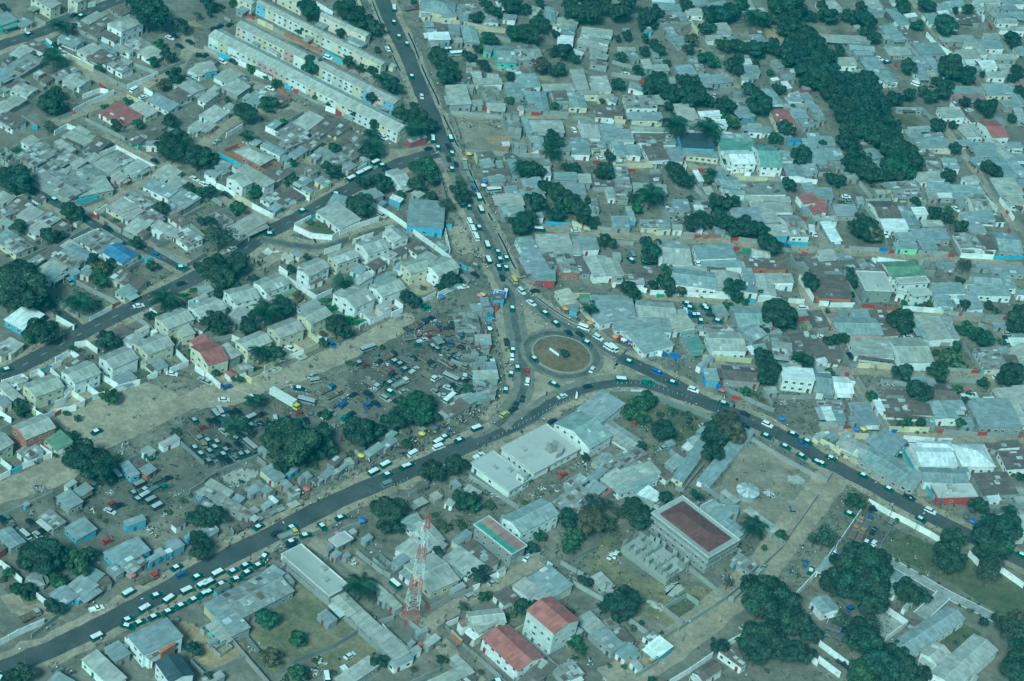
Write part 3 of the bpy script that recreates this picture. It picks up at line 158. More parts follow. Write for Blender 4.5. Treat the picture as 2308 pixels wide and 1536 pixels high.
TREES = [
(-1912,1762,103,0),(-1766,1794,43,0),(-2255,1555,46,6),(-2201,1257,53,6),(-2126,1016,42,0),(-2115,910,56,0),(-1818,1624,28,1),(-1759,1532,36,0),(-1811,1471,25,1),(-1682,1351,44,0),(-1716,1282,34,2),(-1624,992,40,0),
(-1826,889,29,0),(-1741,937,26,1),(-2245,1443,20,1),(-2552,1671,22,0),(-1829,1110,21,1),(-1911,1034,18,1),(-2079,766,28,4),(-1546,863,46,0),(-2019,1324,18,6),(-2219,1650,16,1),(-2381,1266,15,1),(-1727,1951,21,4),
(-1245,2159,59,0),(-1094,2248,57,0),(-998,2156,70,0),(-937,2141,48,0),(-887,1997,19,1),(-1228,2025,26,0),(-1146,1687,52,1),(-984,1797,36,0),(-929,1779,25,0),(-811,1673,44,6),(-756,1647,46,0),(-1173,1560,29,0),
(-829,1532,33,0),(-880,1388,28,0),(-784,1318,32,0),(-1325,1148,53,0),(-1255,1291,44,1),(-1694,2053,42,0),(-1603,2146,23,1),(-1301,1807,17,0),(-1074,1464,16,1),(-1073,2062,24,0),(-1262,1504,24,1),(-1394,1585,22,1),
(-1438,1296,16,1),(-1163,1206,20,1),(-1321,1557,11,1),(-1008,1434,16,1),(-680,1411,45,0),(-647,1335,37,0),(-1281,990,31,6),(-778,1207,32,6),(-953,1616,16,0),(-1500,2120,13,3),(-1681,2007,15,1),(-876,1788,23,0),
(-1259,2017,17,1),(-484,2473,36,0),(-465,2640,28,0),(-417,2556,44,0),(-341,2635,60,0),(-263,2650,35,0),(-211,2745,33,0),(-284,2373,50,1),(-215,2355,59,0),(-178,2498,51,0),(-246,2439,36,1),(-93,2488,25,0),
(-600,1969,56,0),(-537,1917,52,0),(-541,1829,47,0),(-461,2080,37,0),(-435,2190,27,1),(-385,2024,33,0),(-495,1885,26,0),(-261,1992,26,0),(-122,2117,49,2),(-36,2125,40,0),(-66,2109,27,0),(-45,2282,50,0),
(15,2277,32,0),(-94,2284,27,4),(-234,1778,24,1),(-25,1820,20,1),(25,2779,72,0),(-58,2740,57,0),(-7,2659,66,0),(59,2678,61,0),(114,2807,62,0),(147,2705,52,0),(-56,2678,28,0),(-643,1548,25,0),
(-599,1398,53,0),(-553,1396,37,0),(-590,1308,45,6),(-13,1532,30,0),(140,1991,13,1),(-407,2296,36,1),(184,1960,18,1),(-370,2281,27,0),(-795,2517,18,1),(211,2869,68,0),(281,2842,68,0),(337,2932,49,0),
(190,2745,67,0),(259,2736,62,0),(323,2774,62,0),(359,2874,48,0),(363,2778,38,0),(208,2701,38,0),(307,2727,26,1),(510,3036,39,0),(639,2972,52,0),(705,2988,59,0),(745,3044,55,0),(862,3012,55,6),
(920,3051,45,0),(617,2836,36,0),(658,2876,29,1),(724,2696,46,0),(775,2712,38,0),(810,2718,38,0),(870,2699,53,0),(902,2700,29,0),(964,2770,46,0),(239,2597,35,0),(337,2614,28,0),(412,2524,35,0),
(341,2479,33,0),(380,2577,28,1),(551,2595,28,0),(562,2676,38,2),(325,2290,28,0),(237,2372,32,1),(456,2430,21,0),(419,2154,59,0),(545,2263,41,0),(590,2274,37,1),(489,2088,54,0),(551,2106,59,0),
(615,2098,59,0),(590,2067,45,0),(661,2121,36,0),(487,2005,27,0),(392,2113,41,0),(749,2100,50,0),(778,2108,32,0),(781,2483,50,0),(793,2599,33,0),(888,2606,26,0),(641,2538,43,1),(679,2515,33,1),
(859,2294,44,0),(911,2143,65,0),(1002,2387,35,0),(1038,1998,46,0),(521,1784,60,6),(678,1810,58,6),(1079,2273,16,1),(402,2944,15,0),(1015,3157,102,0),(974,3184,56,0),(1066,3176,61,0),(1021,3068,65,0),
(1146,3198,35,0),(1017,2987,50,0),(1085,3065,45,0),(1094,2907,54,0),(1141,2983,45,0),(1055,2815,54,0),(1023,2717,49,0),(1073,2694,63,0),(1131,2783,59,0),(1163,2880,54,0),(1159,2712,58,0),(1119,2596,63,0),
(1166,2560,53,0),(1134,2500,43,0),(1176,2489,33,0),(1037,2674,29,0),(240,2101,36,0),(797,1974,31,1),(753,2038,27,1),(958,2555,19,1),(794,3184,40,1),(200,2571,23,1),(999,1944,23,1),(1413,3434,31,0),
(1233,3227,56,0),(1220,3075,56,0),(1330,3288,41,0),(1427,3234,62,0),(1377,3269,41,0),(1433,3145,36,0),(1473,3105,41,0),(1293,2889,37,0),(1628,3501,48,0),(1757,3557,53,0),(1921,3633,24,0),(1986,3642,35,0),
(1705,3363,37,1),(1844,3326,69,0),(1645,2857,45,0),(1854,2891,66,0),(1860,2967,56,0),(1929,2875,56,0),(1837,2863,40,0),(1788,2794,30,0),(1731,2611,49,0),(1805,2677,50,0),(1920,2637,32,0),(2022,2585,57,0),
(1988,2652,30,0),(2150,2580,27,0),(1771,2326,46,0),(1854,2395,24,0),(2205,3382,48,0),(2204,3054,41,0),(2211,2862,36,0),(2179,2977,31,0),(1204,2829,50,0),(1236,2768,49,0),(1191,2685,54,0),(1246,2661,49,0),
(1204,2546,58,0),(1269,2562,48,0),(1324,2551,58,0),(1390,2597,59,0),(1451,2578,64,0),(1249,2422,57,0),(1309,2412,62,0),(1378,2433,67,0),(1449,2453,68,0),(1515,2505,53,0),(1569,2508,49,0),(1634,2570,44,0),
(1350,2292,71,0),(1420,2303,72,0),(1494,2374,58,0),(1310,2240,57,0),(1392,2174,75,0),(1471,2213,71,0),(1539,2313,48,0),(1549,2216,52,0),(1343,2076,61,0),(1419,2074,65,0),(1487,2085,66,0),(1561,2154,42,1),
(1283,2347,43,0),(1222,2488,38,0),(2193,3424,32,0),(1840,2771,35,0),(1206,3352,31,0),(2031,2988,20,0),(-2069,279,67,0),(-2121,320,49,0),(-1812,164,52,0),(-1970,15,37,0),(-1854,-6,38,0),(-1810,41,21,1),
(-1544,742,71,0),(-1434,724,60,0),(-1422,532,26,0),(-1375,523,26,1),(-1494,343,32,0),(-1522,76,31,0),(-1647,-91,31,0),(-1591,-90,27,0),(-1605,-153,37,2),(-1432,-39,24,1),(-1878,-276,53,0),(-1322,331,21,0),
(-2145,557,21,1),(-1891,-7,14,3),(-1642,250,14,3),(-1709,259,12,3),(-1997,561,13,3),(-1969,-132,13,3),(-1252,3,28,0),(-1303,290,18,3),(-1393,776,41,0),(-1386,732,30,0),(-888,866,42,0),(-915,1057,31,0),
(-755,1098,47,6),(-766,1067,39,0),(-749,841,33,0),(-667,844,42,0),(-705,882,27,0),(-729,629,57,0),(-581,830,21,1),(-1035,776,21,1),(-1052,730,19,0),(-1164,602,28,1),(-1157,640,22,1),(-1203,457,36,1),
(-1335,533,29,0),(-1216,176,71,4),(-1177,-19,63,0),(-1118,36,53,0),(-873,505,9,3),(-846,519,15,3),(-912,510,22,3),(-1277,600,18,3),(-1060,901,17,1),(-1214,-30,35,0),(-1087,155,8,8),(-1062,139,8,8),
(-1043,133,8,8),(-1032,150,8,8),(-1104,168,8,8),(-1009,94,8,8),(-871,240,14,0),(-915,130,21,0),(-735,1110,14,1),(-1290,343,22,0),(-508,1016,55,1),(-485,971,39,0),(-561,1055,28,1),(-527,891,43,0),
(-457,849,27,0),(-354,915,43,0),(-327,866,35,0),(-356,996,28,4),(-384,774,39,4),(-297,948,16,1),(-103,1174,41,6),(-68,1187,45,0),(-41,1202,37,0),(-86,1175,28,1),(120,1294,33,0),(74,1302,21,0),
(-1,1440,46,0),(6,1367,37,6),(21,1089,44,0),(65,1028,52,0),(99,1017,44,0),(-19,917,52,0),(72,894,48,0),(142,1005,44,0),(166,951,48,0),(121,980,32,1),(196,891,44,0),(228,893,32,0),
(-59,736,54,0),(-39,802,43,0),(-94,783,27,0),(244,1293,46,0),(303,764,39,0),(261,1462,29,0),(194,1075,20,0),(231,1358,25,0),(-72,735,23,1),(555,1401,55,0),(598,1371,46,0),(578,1392,42,0),
(708,1446,25,1),(714,1484,26,6),(458,1144,58,6),(388,1158,25,0),(413,1084,33,1),(634,1269,19,1),(737,1287,29,0),(779,1248,46,0),(827,1279,38,0),(736,1227,29,0),(769,1169,33,0),(656,1024,53,0),
(686,1131,33,1),(737,1093,37,0),(805,1085,45,0),(838,1048,45,0),(885,1082,54,0),(934,1077,45,0),(988,968,57,0),(481,765,51,0),(499,713,35,0),(1071,1530,39,0),(1118,1774,49,0),(726,1787,15,1),
(769,1646,15,1),(995,1907,36,1),(568,658,31,1),(484,710,24,1),(650,1744,13,1),(798,1266,13,1),(969,1127,25,1),(1337,1988,50,0),(1318,2020,41,0),(1366,1887,50,0),(1355,1790,58,0),(1409,1879,41,0),
(1425,1747,54,0),(1466,1760,40,0),(1503,2040,60,0),(1563,2016,69,0),(1532,1962,55,0),(1598,1980,60,0),(1574,1912,59,1),(1632,1937,50,0),(1517,1866,41,0),(1557,1841,54,1),(1618,1853,41,1),(1516,1779,40,0),
(1575,1802,36,0),(1661,1937,36,0),(1468,2073,51,0),(1276,1648,44,0),(1854,2159,37,0),(1803,1888,43,0),(2004,2045,40,0),(2041,2015,37,0),(1652,1622,27,1),(1733,1571,31,0),(1737,1527,26,0),(1782,1516,35,0),
(1848,1468,35,0),(1372,1269,43,0),(1412,1244,55,0),(1450,1241,43,2),(1428,1325,39,0),(1387,1387,26,4),(1847,1147,38,4),(1349,962,19,1),(1990,1802,27,3),(1799,1609,22,1),(1316,1530,22,3),(1460,1731,22,3),
(1222,1970,23,0),(-1819,-452,102,0),(-1867,-477,42,0),(-1756,-431,43,0),(-1896,-318,49,0),(-1595,-204,40,1),(-1611,-422,53,6),(-1316,-301,51,6),(-1697,-621,61,0),(-1696,-450,16,4),(-1739,-632,29,1),(-1461,-596,45,0),
(-1370,-889,35,1),(-1571,-649,14,6),(-1503,-640,16,3),(-1417,-817,13,3),(-1648,-1039,31,0),(-1278,-154,20,7),(-1240,-110,24,7),(-1252,-164,14,3),(-1362,-353,20,0),(-1327,-337,17,1),(-1152,-330,24,0),(-1242,-441,16,3),
(-1149,-518,20,3),(-1161,-516,16,1),(-1147,-70,56,0),(-1092,-72,31,0),(-1112,-336,47,0),(-1090,-369,34,0),(-1148,-130,27,0),(-938,-249,55,6),(-990,-297,37,0),(-990,-329,30,0),(-880,-151,38,0),(-908,-111,28,0),
(-847,-48,24,2),(-662,-223,52,0),(-690,-176,31,0),(-635,-228,31,0),(-697,78,37,6),(-709,-34,35,7),(-647,-85,38,7),(-603,-94,31,7),(-741,4,25,7),(-908,-477,38,6),(-858,-453,37,0),(-924,-521,33,7),
(-846,-456,15,3),(-1047,-606,16,1),(-951,-615,15,1),(-975,-614,11,1),(-700,-296,20,1),(-873,-755,28,6),(-851,-721,20,6),(-445,93,29,0),(-347,-575,30,1),(-482,-239,12,1),(-720,-426,10,3),(-582,-367,20,3),
(-1033,-2,28,0),(-714,-239,14,2),(-1086,-519,10,3),(-286,261,40,0),(-302,232,29,0),(-259,290,22,0),(-412,71,40,0),(-284,-573,57,1),(-130,-400,24,1),(279,248,30,6),(208,-53,20,0),(187,1,9,3),
(287,331,15,1),(119,3,6,3),(95,-36,6,3),(108,-49,6,3),(213,54,7,3),(279,-37,6,3),(187,-104,6,3),(241,-115,6,3),(288,14,7,3),(271,-99,6,3),(152,-98,5,3),(-390,222,18,3),
(-327,213,18,0),(-397,42,11,3),(572,552,43,0),(586,535,31,0),(425,441,42,0),(451,435,31,1),(443,409,23,1),(521,535,23,0),(847,601,47,0),(858,582,35,0),(1035,432,74,0),(1013,441,43,0),
(1079,452,43,0),(983,167,45,0),(1004,89,56,0),(1005,43,41,0),(1142,181,42,6),(986,376,23,0),(976,446,14,1),(550,-249,36,1),(519,-297,39,1),(1167,775,44,0),(1190,764,24,0),(929,-59,22,1),
(875,565,18,1),(905,563,18,1),(835,506,23,1),(727,562,10,3),(807,591,10,3),(588,502,17,0),(641,531,19,0),(967,642,14,6),(636,537,23,2),(972,-34,18,3),(1001,-51,15,3),(386,529,19,1),
(1550,602,56,0),(1537,651,40,0),(1570,585,36,0),(1262,389,35,0),(1316,437,27,1),(1551,249,47,0),(1698,292,47,0),(1714,362,35,0),(1619,143,54,0),(1597,182,31,0),(2000,368,60,0),(1973,365,36,0),
(2058,763,62,0),(2078,863,42,0),(2051,756,45,0),(1898,617,49,1),(1836,674,37,1),(1859,661,32,1),(1768,515,48,3),(1795,460,52,3),(1739,480,36,3),(1795,548,28,1),(1702,481,20,1),(1688,861,37,3),
(1650,828,25,3),(1430,82,23,1),(1946,903,21,0),(1983,907,25,3),(1349,884,29,0),(1367,854,20,0),(1356,776,16,0),(1782,244,27,1),(1887,333,24,0),(1906,346,27,3),(1839,866,25,0),(1577,801,16,1),
(1252,631,12,1),(1259,183,23,1),(1830,1057,21,0),(1996,684,24,3),(1834,235,19,1),(1797,690,16,1),(1814,193,19,1),(-1329,-1302,88,5),(-1278,-1321,39,0),(-1449,-1017,14,1),(-1438,-1124,21,1),(-1495,-978,19,3),
(-1107,-961,25,3),(-1160,-1147,15,1),(-1627,-1033,18,3),(-1641,-1061,18,1),(-920,-1424,42,0),(-956,-1372,24,3),(-896,-1531,33,0),(-1104,-1560,18,3),(-976,-1277,12,3),(-1245,-1477,13,3),(-1217,-1491,13,3),(-1318,-1467,12,3),
(-1701,-1073,18,3),(-1371,-1685,26,1),(-988,-1316,15,3),(-1027,-1386,18,3),(-1520,-1285,6,1),(-1467,-1231,9,1),(-695,-1018,105,0),(-743,-962,57,0),(-616,-909,61,0),(-581,-949,48,0),(-672,-1028,51,0),(-703,-1066,31,0),
(-624,-978,48,0),(-469,-830,62,0),(-506,-786,33,0),(-427,-773,39,0),(-363,-716,50,0),(-331,-669,50,0),(-902,-925,38,6),(-861,-1402,39,0),(-885,-1427,30,0),(-303,-1214,60,0),(-278,-1159,35,0),(-296,-1276,31,0),
(-258,-1256,28,0),(-612,-719,23,1),(-912,-1138,11,3),(-825,-1166,9,1),(-593,-993,19,3),(-488,-882,19,3),(-297,-795,20,0),(-817,-784,13,3),(-186,-959,50,0),(-106,-879,43,0),(-119,-889,26,0),(-45,-1058,48,1),
(-17,-1063,29,1),(-61,-1070,26,0),(-277,-638,57,1),(-218,-610,20,0),(37,-1009,29,3),(-40,-1143,32,3),(166,-954,20,3),(321,-1032,39,0),(322,-1051,26,0),(348,-1129,35,1),(232,-1146,26,1),(398,-949,43,4),
(400,-1066,62,2),(350,-662,20,0),(-119,-1195,25,4),(-92,-1201,22,2),(464,-1028,36,4),(-145,-1116,19,3),(447,-910,23,4),(853,-358,72,2),(817,-381,50,0),(886,-386,50,2),(811,-514,46,0),(792,-412,32,0),
(848,-402,39,0),(617,-446,53,0),(510,-368,42,1),(543,-370,28,1),(545,-529,21,0),(556,-938,53,0),(574,-972,40,0),(537,-888,33,0),(495,-946,33,4),(659,-808,29,0),(982,-892,41,6),(776,-764,20,6),
(759,-724,14,1),(1090,-870,24,1),(1206,-871,31,4),(1075,-822,14,3),(708,-252,29,3),(649,-256,32,3),(733,-320,25,3),(686,-403,28,3),(680,-674,14,3),(826,-527,14,3),(911,-727,12,3),(610,-281,21,3),
(462,-328,21,1),(1355,-610,39,1),(1861,-713,92,0),(1914,-603,57,0),(1834,-644,39,0),(1718,-726,49,0),(1700,-693,28,1),(1822,-495,40,0),(1943,-484,29,6),(1548,-54,22,1),(1574,-30,19,1),(1622,-24,23,0),
(1784,30,23,1),(1520,-635,9,1),(1237,-875,51,4),(1995,-194,22,3),(2006,-242,19,0),(1615,-52,11,3),(1643,-43,11,3),(1381,-573,21,2),(-1353,-1800,71,0),(-1387,-1802,42,0),(-1321,-1759,54,0),(-1231,-1760,51,1),
(-1217,-1704,29,0),(-1282,-1847,31,1),(-1376,-1922,36,0),(-1353,-1931,19,1),(-1252,-1971,31,0),(-1275,-1950,19,0),(-1264,-2282,43,0),(-1276,-2305,35,0),(-789,-2025,28,0),(-876,-1585,50,0),(-1440,-1845,22,1),(-1472,-1798,14,3),
(-1273,-2011,14,3),(-912,-1895,10,1),(-1458,-1860,17,3),(-1287,-2314,32,0),(-597,-1835,43,1),(-477,-1891,37,1),(-547,-2000,34,2),(-325,-1618,48,6),(-450,-2037,31,1),(-208,-1914,30,0),(-491,-2043,17,3),(-409,-1934,17,3),
(-415,-2009,17,3),(-719,-2118,17,0),(-344,-1971,14,3),(-101,-1327,22,0),(57,-1415,34,0),(78,-1508,21,1),(97,-1482,14,1),(17,-1579,21,4),(17,-1407,14,1),(218,-1531,34,0),(-13,-1839,20,0),(412,-1329,25,0),
(512,-1430,34,0),(487,-1436,25,1),(403,-1634,27,1),(426,-1652,21,1),(-98,-1907,14,4),(116,-1856,13,4),(338,-1174,29,1),(211,-1220,25,0),(372,-1466,25,3),(415,-1680,18,3),(171,-1564,18,3),(184,-1531,24,3),
(443,-1658,15,3),(529,-1682,12,3),(250,-1493,18,0),(102,-1768,9,3),(97,-1220,13,3),(541,-1443,60,0),(537,-1469,41,0),(552,-1357,32,0),(1030,-1299,107,5),(1010,-1312,65,5),(1086,-1312,71,5),(1121,-1358,64,0),
(1016,-1454,64,0),(998,-1505,57,0),(1058,-1492,57,0),(1110,-1495,54,0),(1069,-1379,48,0),(1171,-1375,48,0),(1164,-1487,44,0),(1008,-1538,41,0),(888,-1524,34,0),(1204,-1370,35,0),(903,-1190,23,4),(674,-1725,15,1),
(700,-1196,19,3),(727,-1183,19,3),(602,-1483,19,3),(620,-1464,11,1),(581,-1673,15,3),(694,-1474,11,3),(1029,-947,12,1),(518,-1121,10,3),(1059,-1553,12,3),(1351,-1065,101,0),(1323,-1102,84,0),(1391,-1107,77,0),
(1427,-982,58,0),(1282,-1109,60,0),(1406,-1179,66,0),(1312,-1004,68,0),(1449,-896,38,0),(1540,-1070,54,0),(1582,-1072,40,0),(1523,-1035,37,0),(1696,-840,66,0),(1684,-865,45,0),(1850,-827,56,4),(1827,-770,39,0),
(1833,-891,49,4),(1866,-749,67,0),(1367,-1351,65,0),(1388,-1397,65,0),(1348,-1369,42,0),(1396,-1285,46,4),(1301,-1287,42,4),(1496,-1375,39,0),(1459,-1341,19,0),(1477,-1446,48,0),(1430,-1515,74,0),(1510,-1476,58,0),
(1380,-1532,64,1),(1569,-1472,45,0),(1349,-1543,41,1),(1906,-1193,61,4),(1883,-1137,44,4),(1939,-1073,34,2),(1939,-1227,43,0),(1917,-1328,63,0),(1898,-1379,53,0),(1868,-1088,27,0),(1814,-1115,20,0),(1741,-1020,10,3),
(1778,-1034,14,3),(1813,-1050,10,3),(1719,-1221,15,3),(1752,-1177,10,3),(1925,-1042,17,1),(1444,-824,21,3),(1520,-845,10,3),(1559,-867,10,3),(1604,-891,10,3),(1671,-923,9,3),(1775,-972,9,3),(1810,-989,8,3),]
WALLS = [
(0,0,-2300,1490,-2188,1407,-2043,1344),(0,2,-2187,1403,-2096,1359,-2038,1326),(0,1,-2038,1326,-1903,1256,-1870,1250,-1786,1391),(0,0,-1866,1251,-1782,1385),(0,1,-1890,1447,-1772,1414,-1691,1562),(0,1,-2404,1662,-2347,1638,-2272,1764),(0,0,-2283,1787,-2239,1852,-2191,1900),(0,0,-2052,769,-2020,842,-1965,827),(0,0,-2014,1563,-1931,1513),(0,0,-1910,1176,-1985,1050,-2027,962),(0,1,-2072,890,-2033,944),(0,1,-1974,969,-1963,927,-1865,883,-1768,839),
(0,1,-2548,1607,-2435,1613),(0,0,-2022,1097,-1969,1176,-1933,1175),(0,2,-1847,1163,-1769,1139),(0,1,-2217,845,-2131,789),(0,0,-1794,1249,-1747,1221),(1,6,-1985,1221,-1955,1198),(1,6,-2041,972,-2023,960),(1,3,-2303,1489,-2260,1431),(1,3,-2151,778,-2131,789),(0,1,-1638,1718,-1568,1687),(0,3,-1567,1679,-1509,1678),(0,0,-1497,1666,-1423,1630),
(0,1,-1423,1630,-1331,1601),(0,0,-1378,1590,-1315,1566),(0,2,-1461,2052,-1419,2034,-1381,2015),(0,1,-1381,2015,-1320,1988),(0,4,-1320,1988,-1279,1970,-1224,1950,-1194,1927,-1130,1902),(0,3,-1109,1903,-1080,1880,-1012,1831),(0,1,-912,1787,-857,1760),(0,1,-1155,1501,-1099,1466,-1052,1453),(0,1,-1052,1453,-1006,1424),(0,0,-1016,1412,-969,1399),(0,1,-929,1383,-885,1361),(0,1,-801,1316,-753,1296),
(0,4,-1246,1487,-1206,1455,-1178,1417),(0,1,-1177,1410,-1224,1326),(0,1,-1364,1471,-1322,1464),(0,0,-1375,1021,-1328,1125),(0,1,-1518,1212,-1462,1315),(0,0,-1229,1142,-1167,1112),(0,1,-1174,1203,-1101,1336),(0,0,-1234,2329,-1144,2266),(0,2,-1057,2456,-1025,2376),(1,6,-1513,2093,-1485,2074),(1,6,-1183,1509,-1155,1501),(1,6,-968,1403,-943,1390),
(1,3,-1224,1530,-1195,1517),(1,1,-1612,2022,-1579,2009),(0,2,-689,2417,-524,2439,-421,2428,-332,2449),(0,1,-528,2437,-348,2469),(0,1,-477,1602,-245,1648),(0,1,-174,1744,-125,1755,45,1793),(0,6,-401,1674,-353,1686),(0,0,-320,1683,-240,1708),(0,1,-469,1572,-407,1397),(0,1,-468,2380,-295,2363),(0,1,-471,2062,-422,2075),(0,0,170,1802,253,1803),
(0,1,64,1775,146,1792),(0,1,-453,1957,-395,1810),(1,6,-351,1687,-323,1694),(1,6,-123,1732,-89,1741),(1,6,-197,1713,-169,1720),(1,6,-433,2017,-411,2023),(0,1,281,2215,291,2106),(0,1,197,2367,298,2355),(0,1,207,2246,348,2261),(0,1,616,2779,673,2635,734,2643),(0,2,555,2915,591,2835),(0,1,627,2746,696,2608,741,2499),
(0,1,640,2235,779,2319),(0,1,777,2354,820,2266),(0,2,235,1820,305,1825),(0,0,583,1856,659,1862),(0,0,728,1898,799,1910),(1,6,340,2231,366,2233),(0,0,1553,3496,1606,3317),(0,1,1749,3543,1832,3327),(0,0,1761,3326,1809,3228,1894,3149),(0,1,1812,3318,1905,3290),(0,1,2005,3791,2083,3537),(0,1,2086,3671,2156,3399,2215,3296),
(0,1,1323,3017,1396,2849,1476,2716),(0,1,1649,3179,1729,3059),(0,1,1708,2534,1776,2439),(0,1,1536,3100,1675,3122),(0,0,1578,2246,1626,2274),(1,6,1981,2920,1997,2890),(1,6,1584,2939,1597,2916),(1,6,2252,3642,2278,3592),(1,6,2101,3596,2117,3542),(1,6,1843,3263,1851,3237),(0,0,-1841,669,-1786,757,-1601,668,-1661,555),(0,1,-2024,377,-1972,474,-1929,555),
(0,1,-2019,372,-1855,285,-1826,310),(0,3,-1829,309,-1759,370),(0,1,-1733,422,-1705,481),(0,0,-1706,309,-1738,243,-1725,234),(0,1,-1710,233,-1607,173),(0,1,-1639,458,-1604,423,-1545,391),(0,1,-1598,164,-1496,117),(0,1,-1457,106,-1414,174),(0,1,-1454,107,-1308,33,-1257,135),(0,1,-1813,-21,-1763,88,-1729,147),(0,0,-1762,36,-1695,140,-1664,132),(0,1,-1947,-203,-1891,-114,-1837,-36),
(0,1,-1567,465,-1628,470),(0,1,-2195,549,-2153,631),(0,1,-1528,-86,-1472,23),(0,3,-1488,30,-1462,14,-1446,33),(0,1,-1398,360,-1338,464),(0,1,-1469,366,-1361,313,-1287,248),(0,1,-1793,296,-1734,373),(0,1,-2019,421,-1965,499),(0,2,-2053,243,-2020,289),(1,6,-1743,241,-1716,228),(1,6,-1736,407,-1728,424),(1,6,-1612,191,-1624,197),
(1,6,-1687,209,-1676,200),(1,3,-1647,574,-1635,597),(1,5,-1487,-27,-1505,-65),(0,4,-1358,899,-1312,970,-1288,965),(0,4,-1358,892,-1198,831),(0,4,-1196,824,-1130,800,-1095,872),(0,4,-1095,872,-1146,895),(0,3,-1378,869,-1187,784,-1170,791),(0,0,-1328,629,-1306,623,-1241,585),(0,2,-1240,579,-1207,564,-1156,535),(0,0,-1156,535,-1061,489,-1055,498),(0,0,-1380,665,-1331,635),
(0,0,-1093,735,-1074,771),(0,0,-1018,714,-942,673),(0,0,-962,458,-911,539),(0,0,-960,439,-882,408,-801,425,-783,466),(0,0,-776,468,-701,565,-641,629),(0,3,-910,532,-894,566),(0,0,-693,734,-592,675,-511,610),(0,1,-506,584,-488,563),(0,0,-802,671,-760,729),(0,0,-962,142,-921,113),(0,0,-809,316,-755,376),(0,0,-714,431,-643,512),
(0,2,-703,496,-732,451),(0,1,-959,1059,-913,1040),(0,1,-1322,533,-1275,503),(0,1,-1320,382,-1287,429,-1238,489),(0,1,-1073,764,-1019,721),(0,4,-823,906,-788,971),(0,0,-791,963,-762,1018),(0,0,-1092,873,-1066,912),(0,2,-929,706,-883,781),(0,0,-738,206,-693,274),(1,5,-763,373,-751,394),(1,5,-703,435,-688,454),
(1,5,-644,505,-630,530),(1,2,-977,737,-952,804),(0,1,-368,1296,-137,1358,-22,1396),(0,1,-459,1086,-387,859),(0,0,-512,609,-410,532,-309,449),(0,0,-363,638,-323,497),(0,2,148,895,229,890),(0,0,-84,1379,-22,1396),(0,1,39,1421,104,1416),(0,3,37,860,148,888),(0,1,258,908,326,913),(0,2,-326,1282,-306,1222),
(1,6,191,1427,219,1434),(1,6,245,820,277,825),(1,1,105,868,145,880),(1,6,-481,1078,-461,1071),(0,2,283,1418,461,1503),(0,0,280,1455,318,1478),(0,2,465,1505,471,1477),(0,1,498,1194,579,1031),(0,1,644,1408,726,1282),(0,0,785,1563,742,1717),(0,0,788,1595,813,1581),(0,0,870,1588,898,1591),
(0,2,827,1540,975,1576),(0,1,1010,1644,1040,1586),(0,0,1035,1615,1202,1649),(0,1,620,996,696,1011),(0,1,803,1044,831,1041),(0,1,865,1047,973,1059),(0,1,333,825,419,844),(0,3,1074,1090,1167,1118),(0,4,723,1018,796,1042),(0,0,595,1564,605,1530),(0,1,841,967,883,976),(0,1,1091,998,1119,925),
(0,0,1107,1467,1132,1417),(0,1,748,1586,688,1555),(0,2,990,1490,1017,1546),(0,3,549,1784,570,1704),(1,6,355,1419,382,1426),(1,6,659,1540,687,1547),(1,5,290,1455,319,1463),(1,5,777,1567,813,1585),(1,5,889,1604,925,1618),(1,5,934,1617,966,1630),(1,6,674,999,695,1003),(1,6,829,1036,863,1046),
(1,6,845,965,879,975),(1,9,882,962,937,979),(1,6,1137,1323,1153,1314),(1,6,1141,1038,1164,1039),(0,1,1399,1719,1455,1610),(0,1,1215,1121,1328,1157),(0,1,1348,1157,1482,1193),(0,1,1488,1383,1518,1242),(0,1,1656,1237,1791,1273),(0,1,1809,1417,1847,1287),(0,0,1847,1280,1996,1321),(0,3,2000,1322,2134,1373),
(0,1,1960,2010,2042,1829),(0,1,1900,2164,1928,2135),(0,0,1975,1827,2036,1727),(0,0,2051,1841,2111,1680),(0,1,1991,1369,2051,1377),(0,0,1445,1095,1468,1096),(0,1,1882,1180,2126,1256),(0,0,1472,1112,1625,1134),(0,1,1669,1824,1703,1737),(0,1,1252,1471,1293,1375),(0,1,2082,1609,2116,1518),(0,1,2122,1670,2154,1592),
(0,1,1414,1548,1469,1435),(1,6,1525,1195,1551,1201),(1,6,1793,1267,1819,1273),(1,6,1437,1422,1461,1417),(1,6,1962,2051,1965,2028),(1,6,2078,1743,2089,1725),(1,6,2076,1585,2087,1566),(1,6,1956,1921,1963,1904),(1,10,1484,1197,1517,1206),(1,6,2047,1255,2075,1258),(1,6,2109,1493,2117,1475),(0,1,-1679,-219,-1604,-253,-1492,-297),
(0,5,-1752,-337,-1617,-413,-1573,-427),(0,0,-1570,-431,-1540,-385,-1508,-332),(0,0,-1684,-466,-1606,-502),(0,1,-1411,-357,-1341,-403,-1307,-443),(0,0,-1371,-301,-1331,-322),(0,0,-1616,-710,-1578,-647,-1514,-686),(0,0,-1618,-771,-1570,-810),(0,0,-1677,-825,-1656,-796,-1627,-818),(0,0,-1619,-755,-1593,-719),(0,3,-1656,-796,-1619,-755),(0,0,-1577,-601,-1538,-576,-1488,-610),(0,0,-1752,-899,-1701,-844,-1673,-861),
(0,0,-1758,-901,-1664,-976,-1602,-1010),(0,0,-1547,-957,-1519,-921,-1514,-882),(0,0,-1514,-871,-1451,-909),(0,0,-1489,-959,-1450,-914),(0,0,-1476,-821,-1416,-860),(0,0,-1436,-882,-1416,-860,-1372,-818),(0,0,-1428,-755,-1364,-788),(0,0,-1377,-825,-1361,-798,-1295,-737),(0,0,-1301,-639,-1246,-671),(0,0,-1277,-703,-1246,-671),(0,0,-1208,-635,-1157,-573,-1214,-519),(0,0,-1126,-590,-1084,-614),
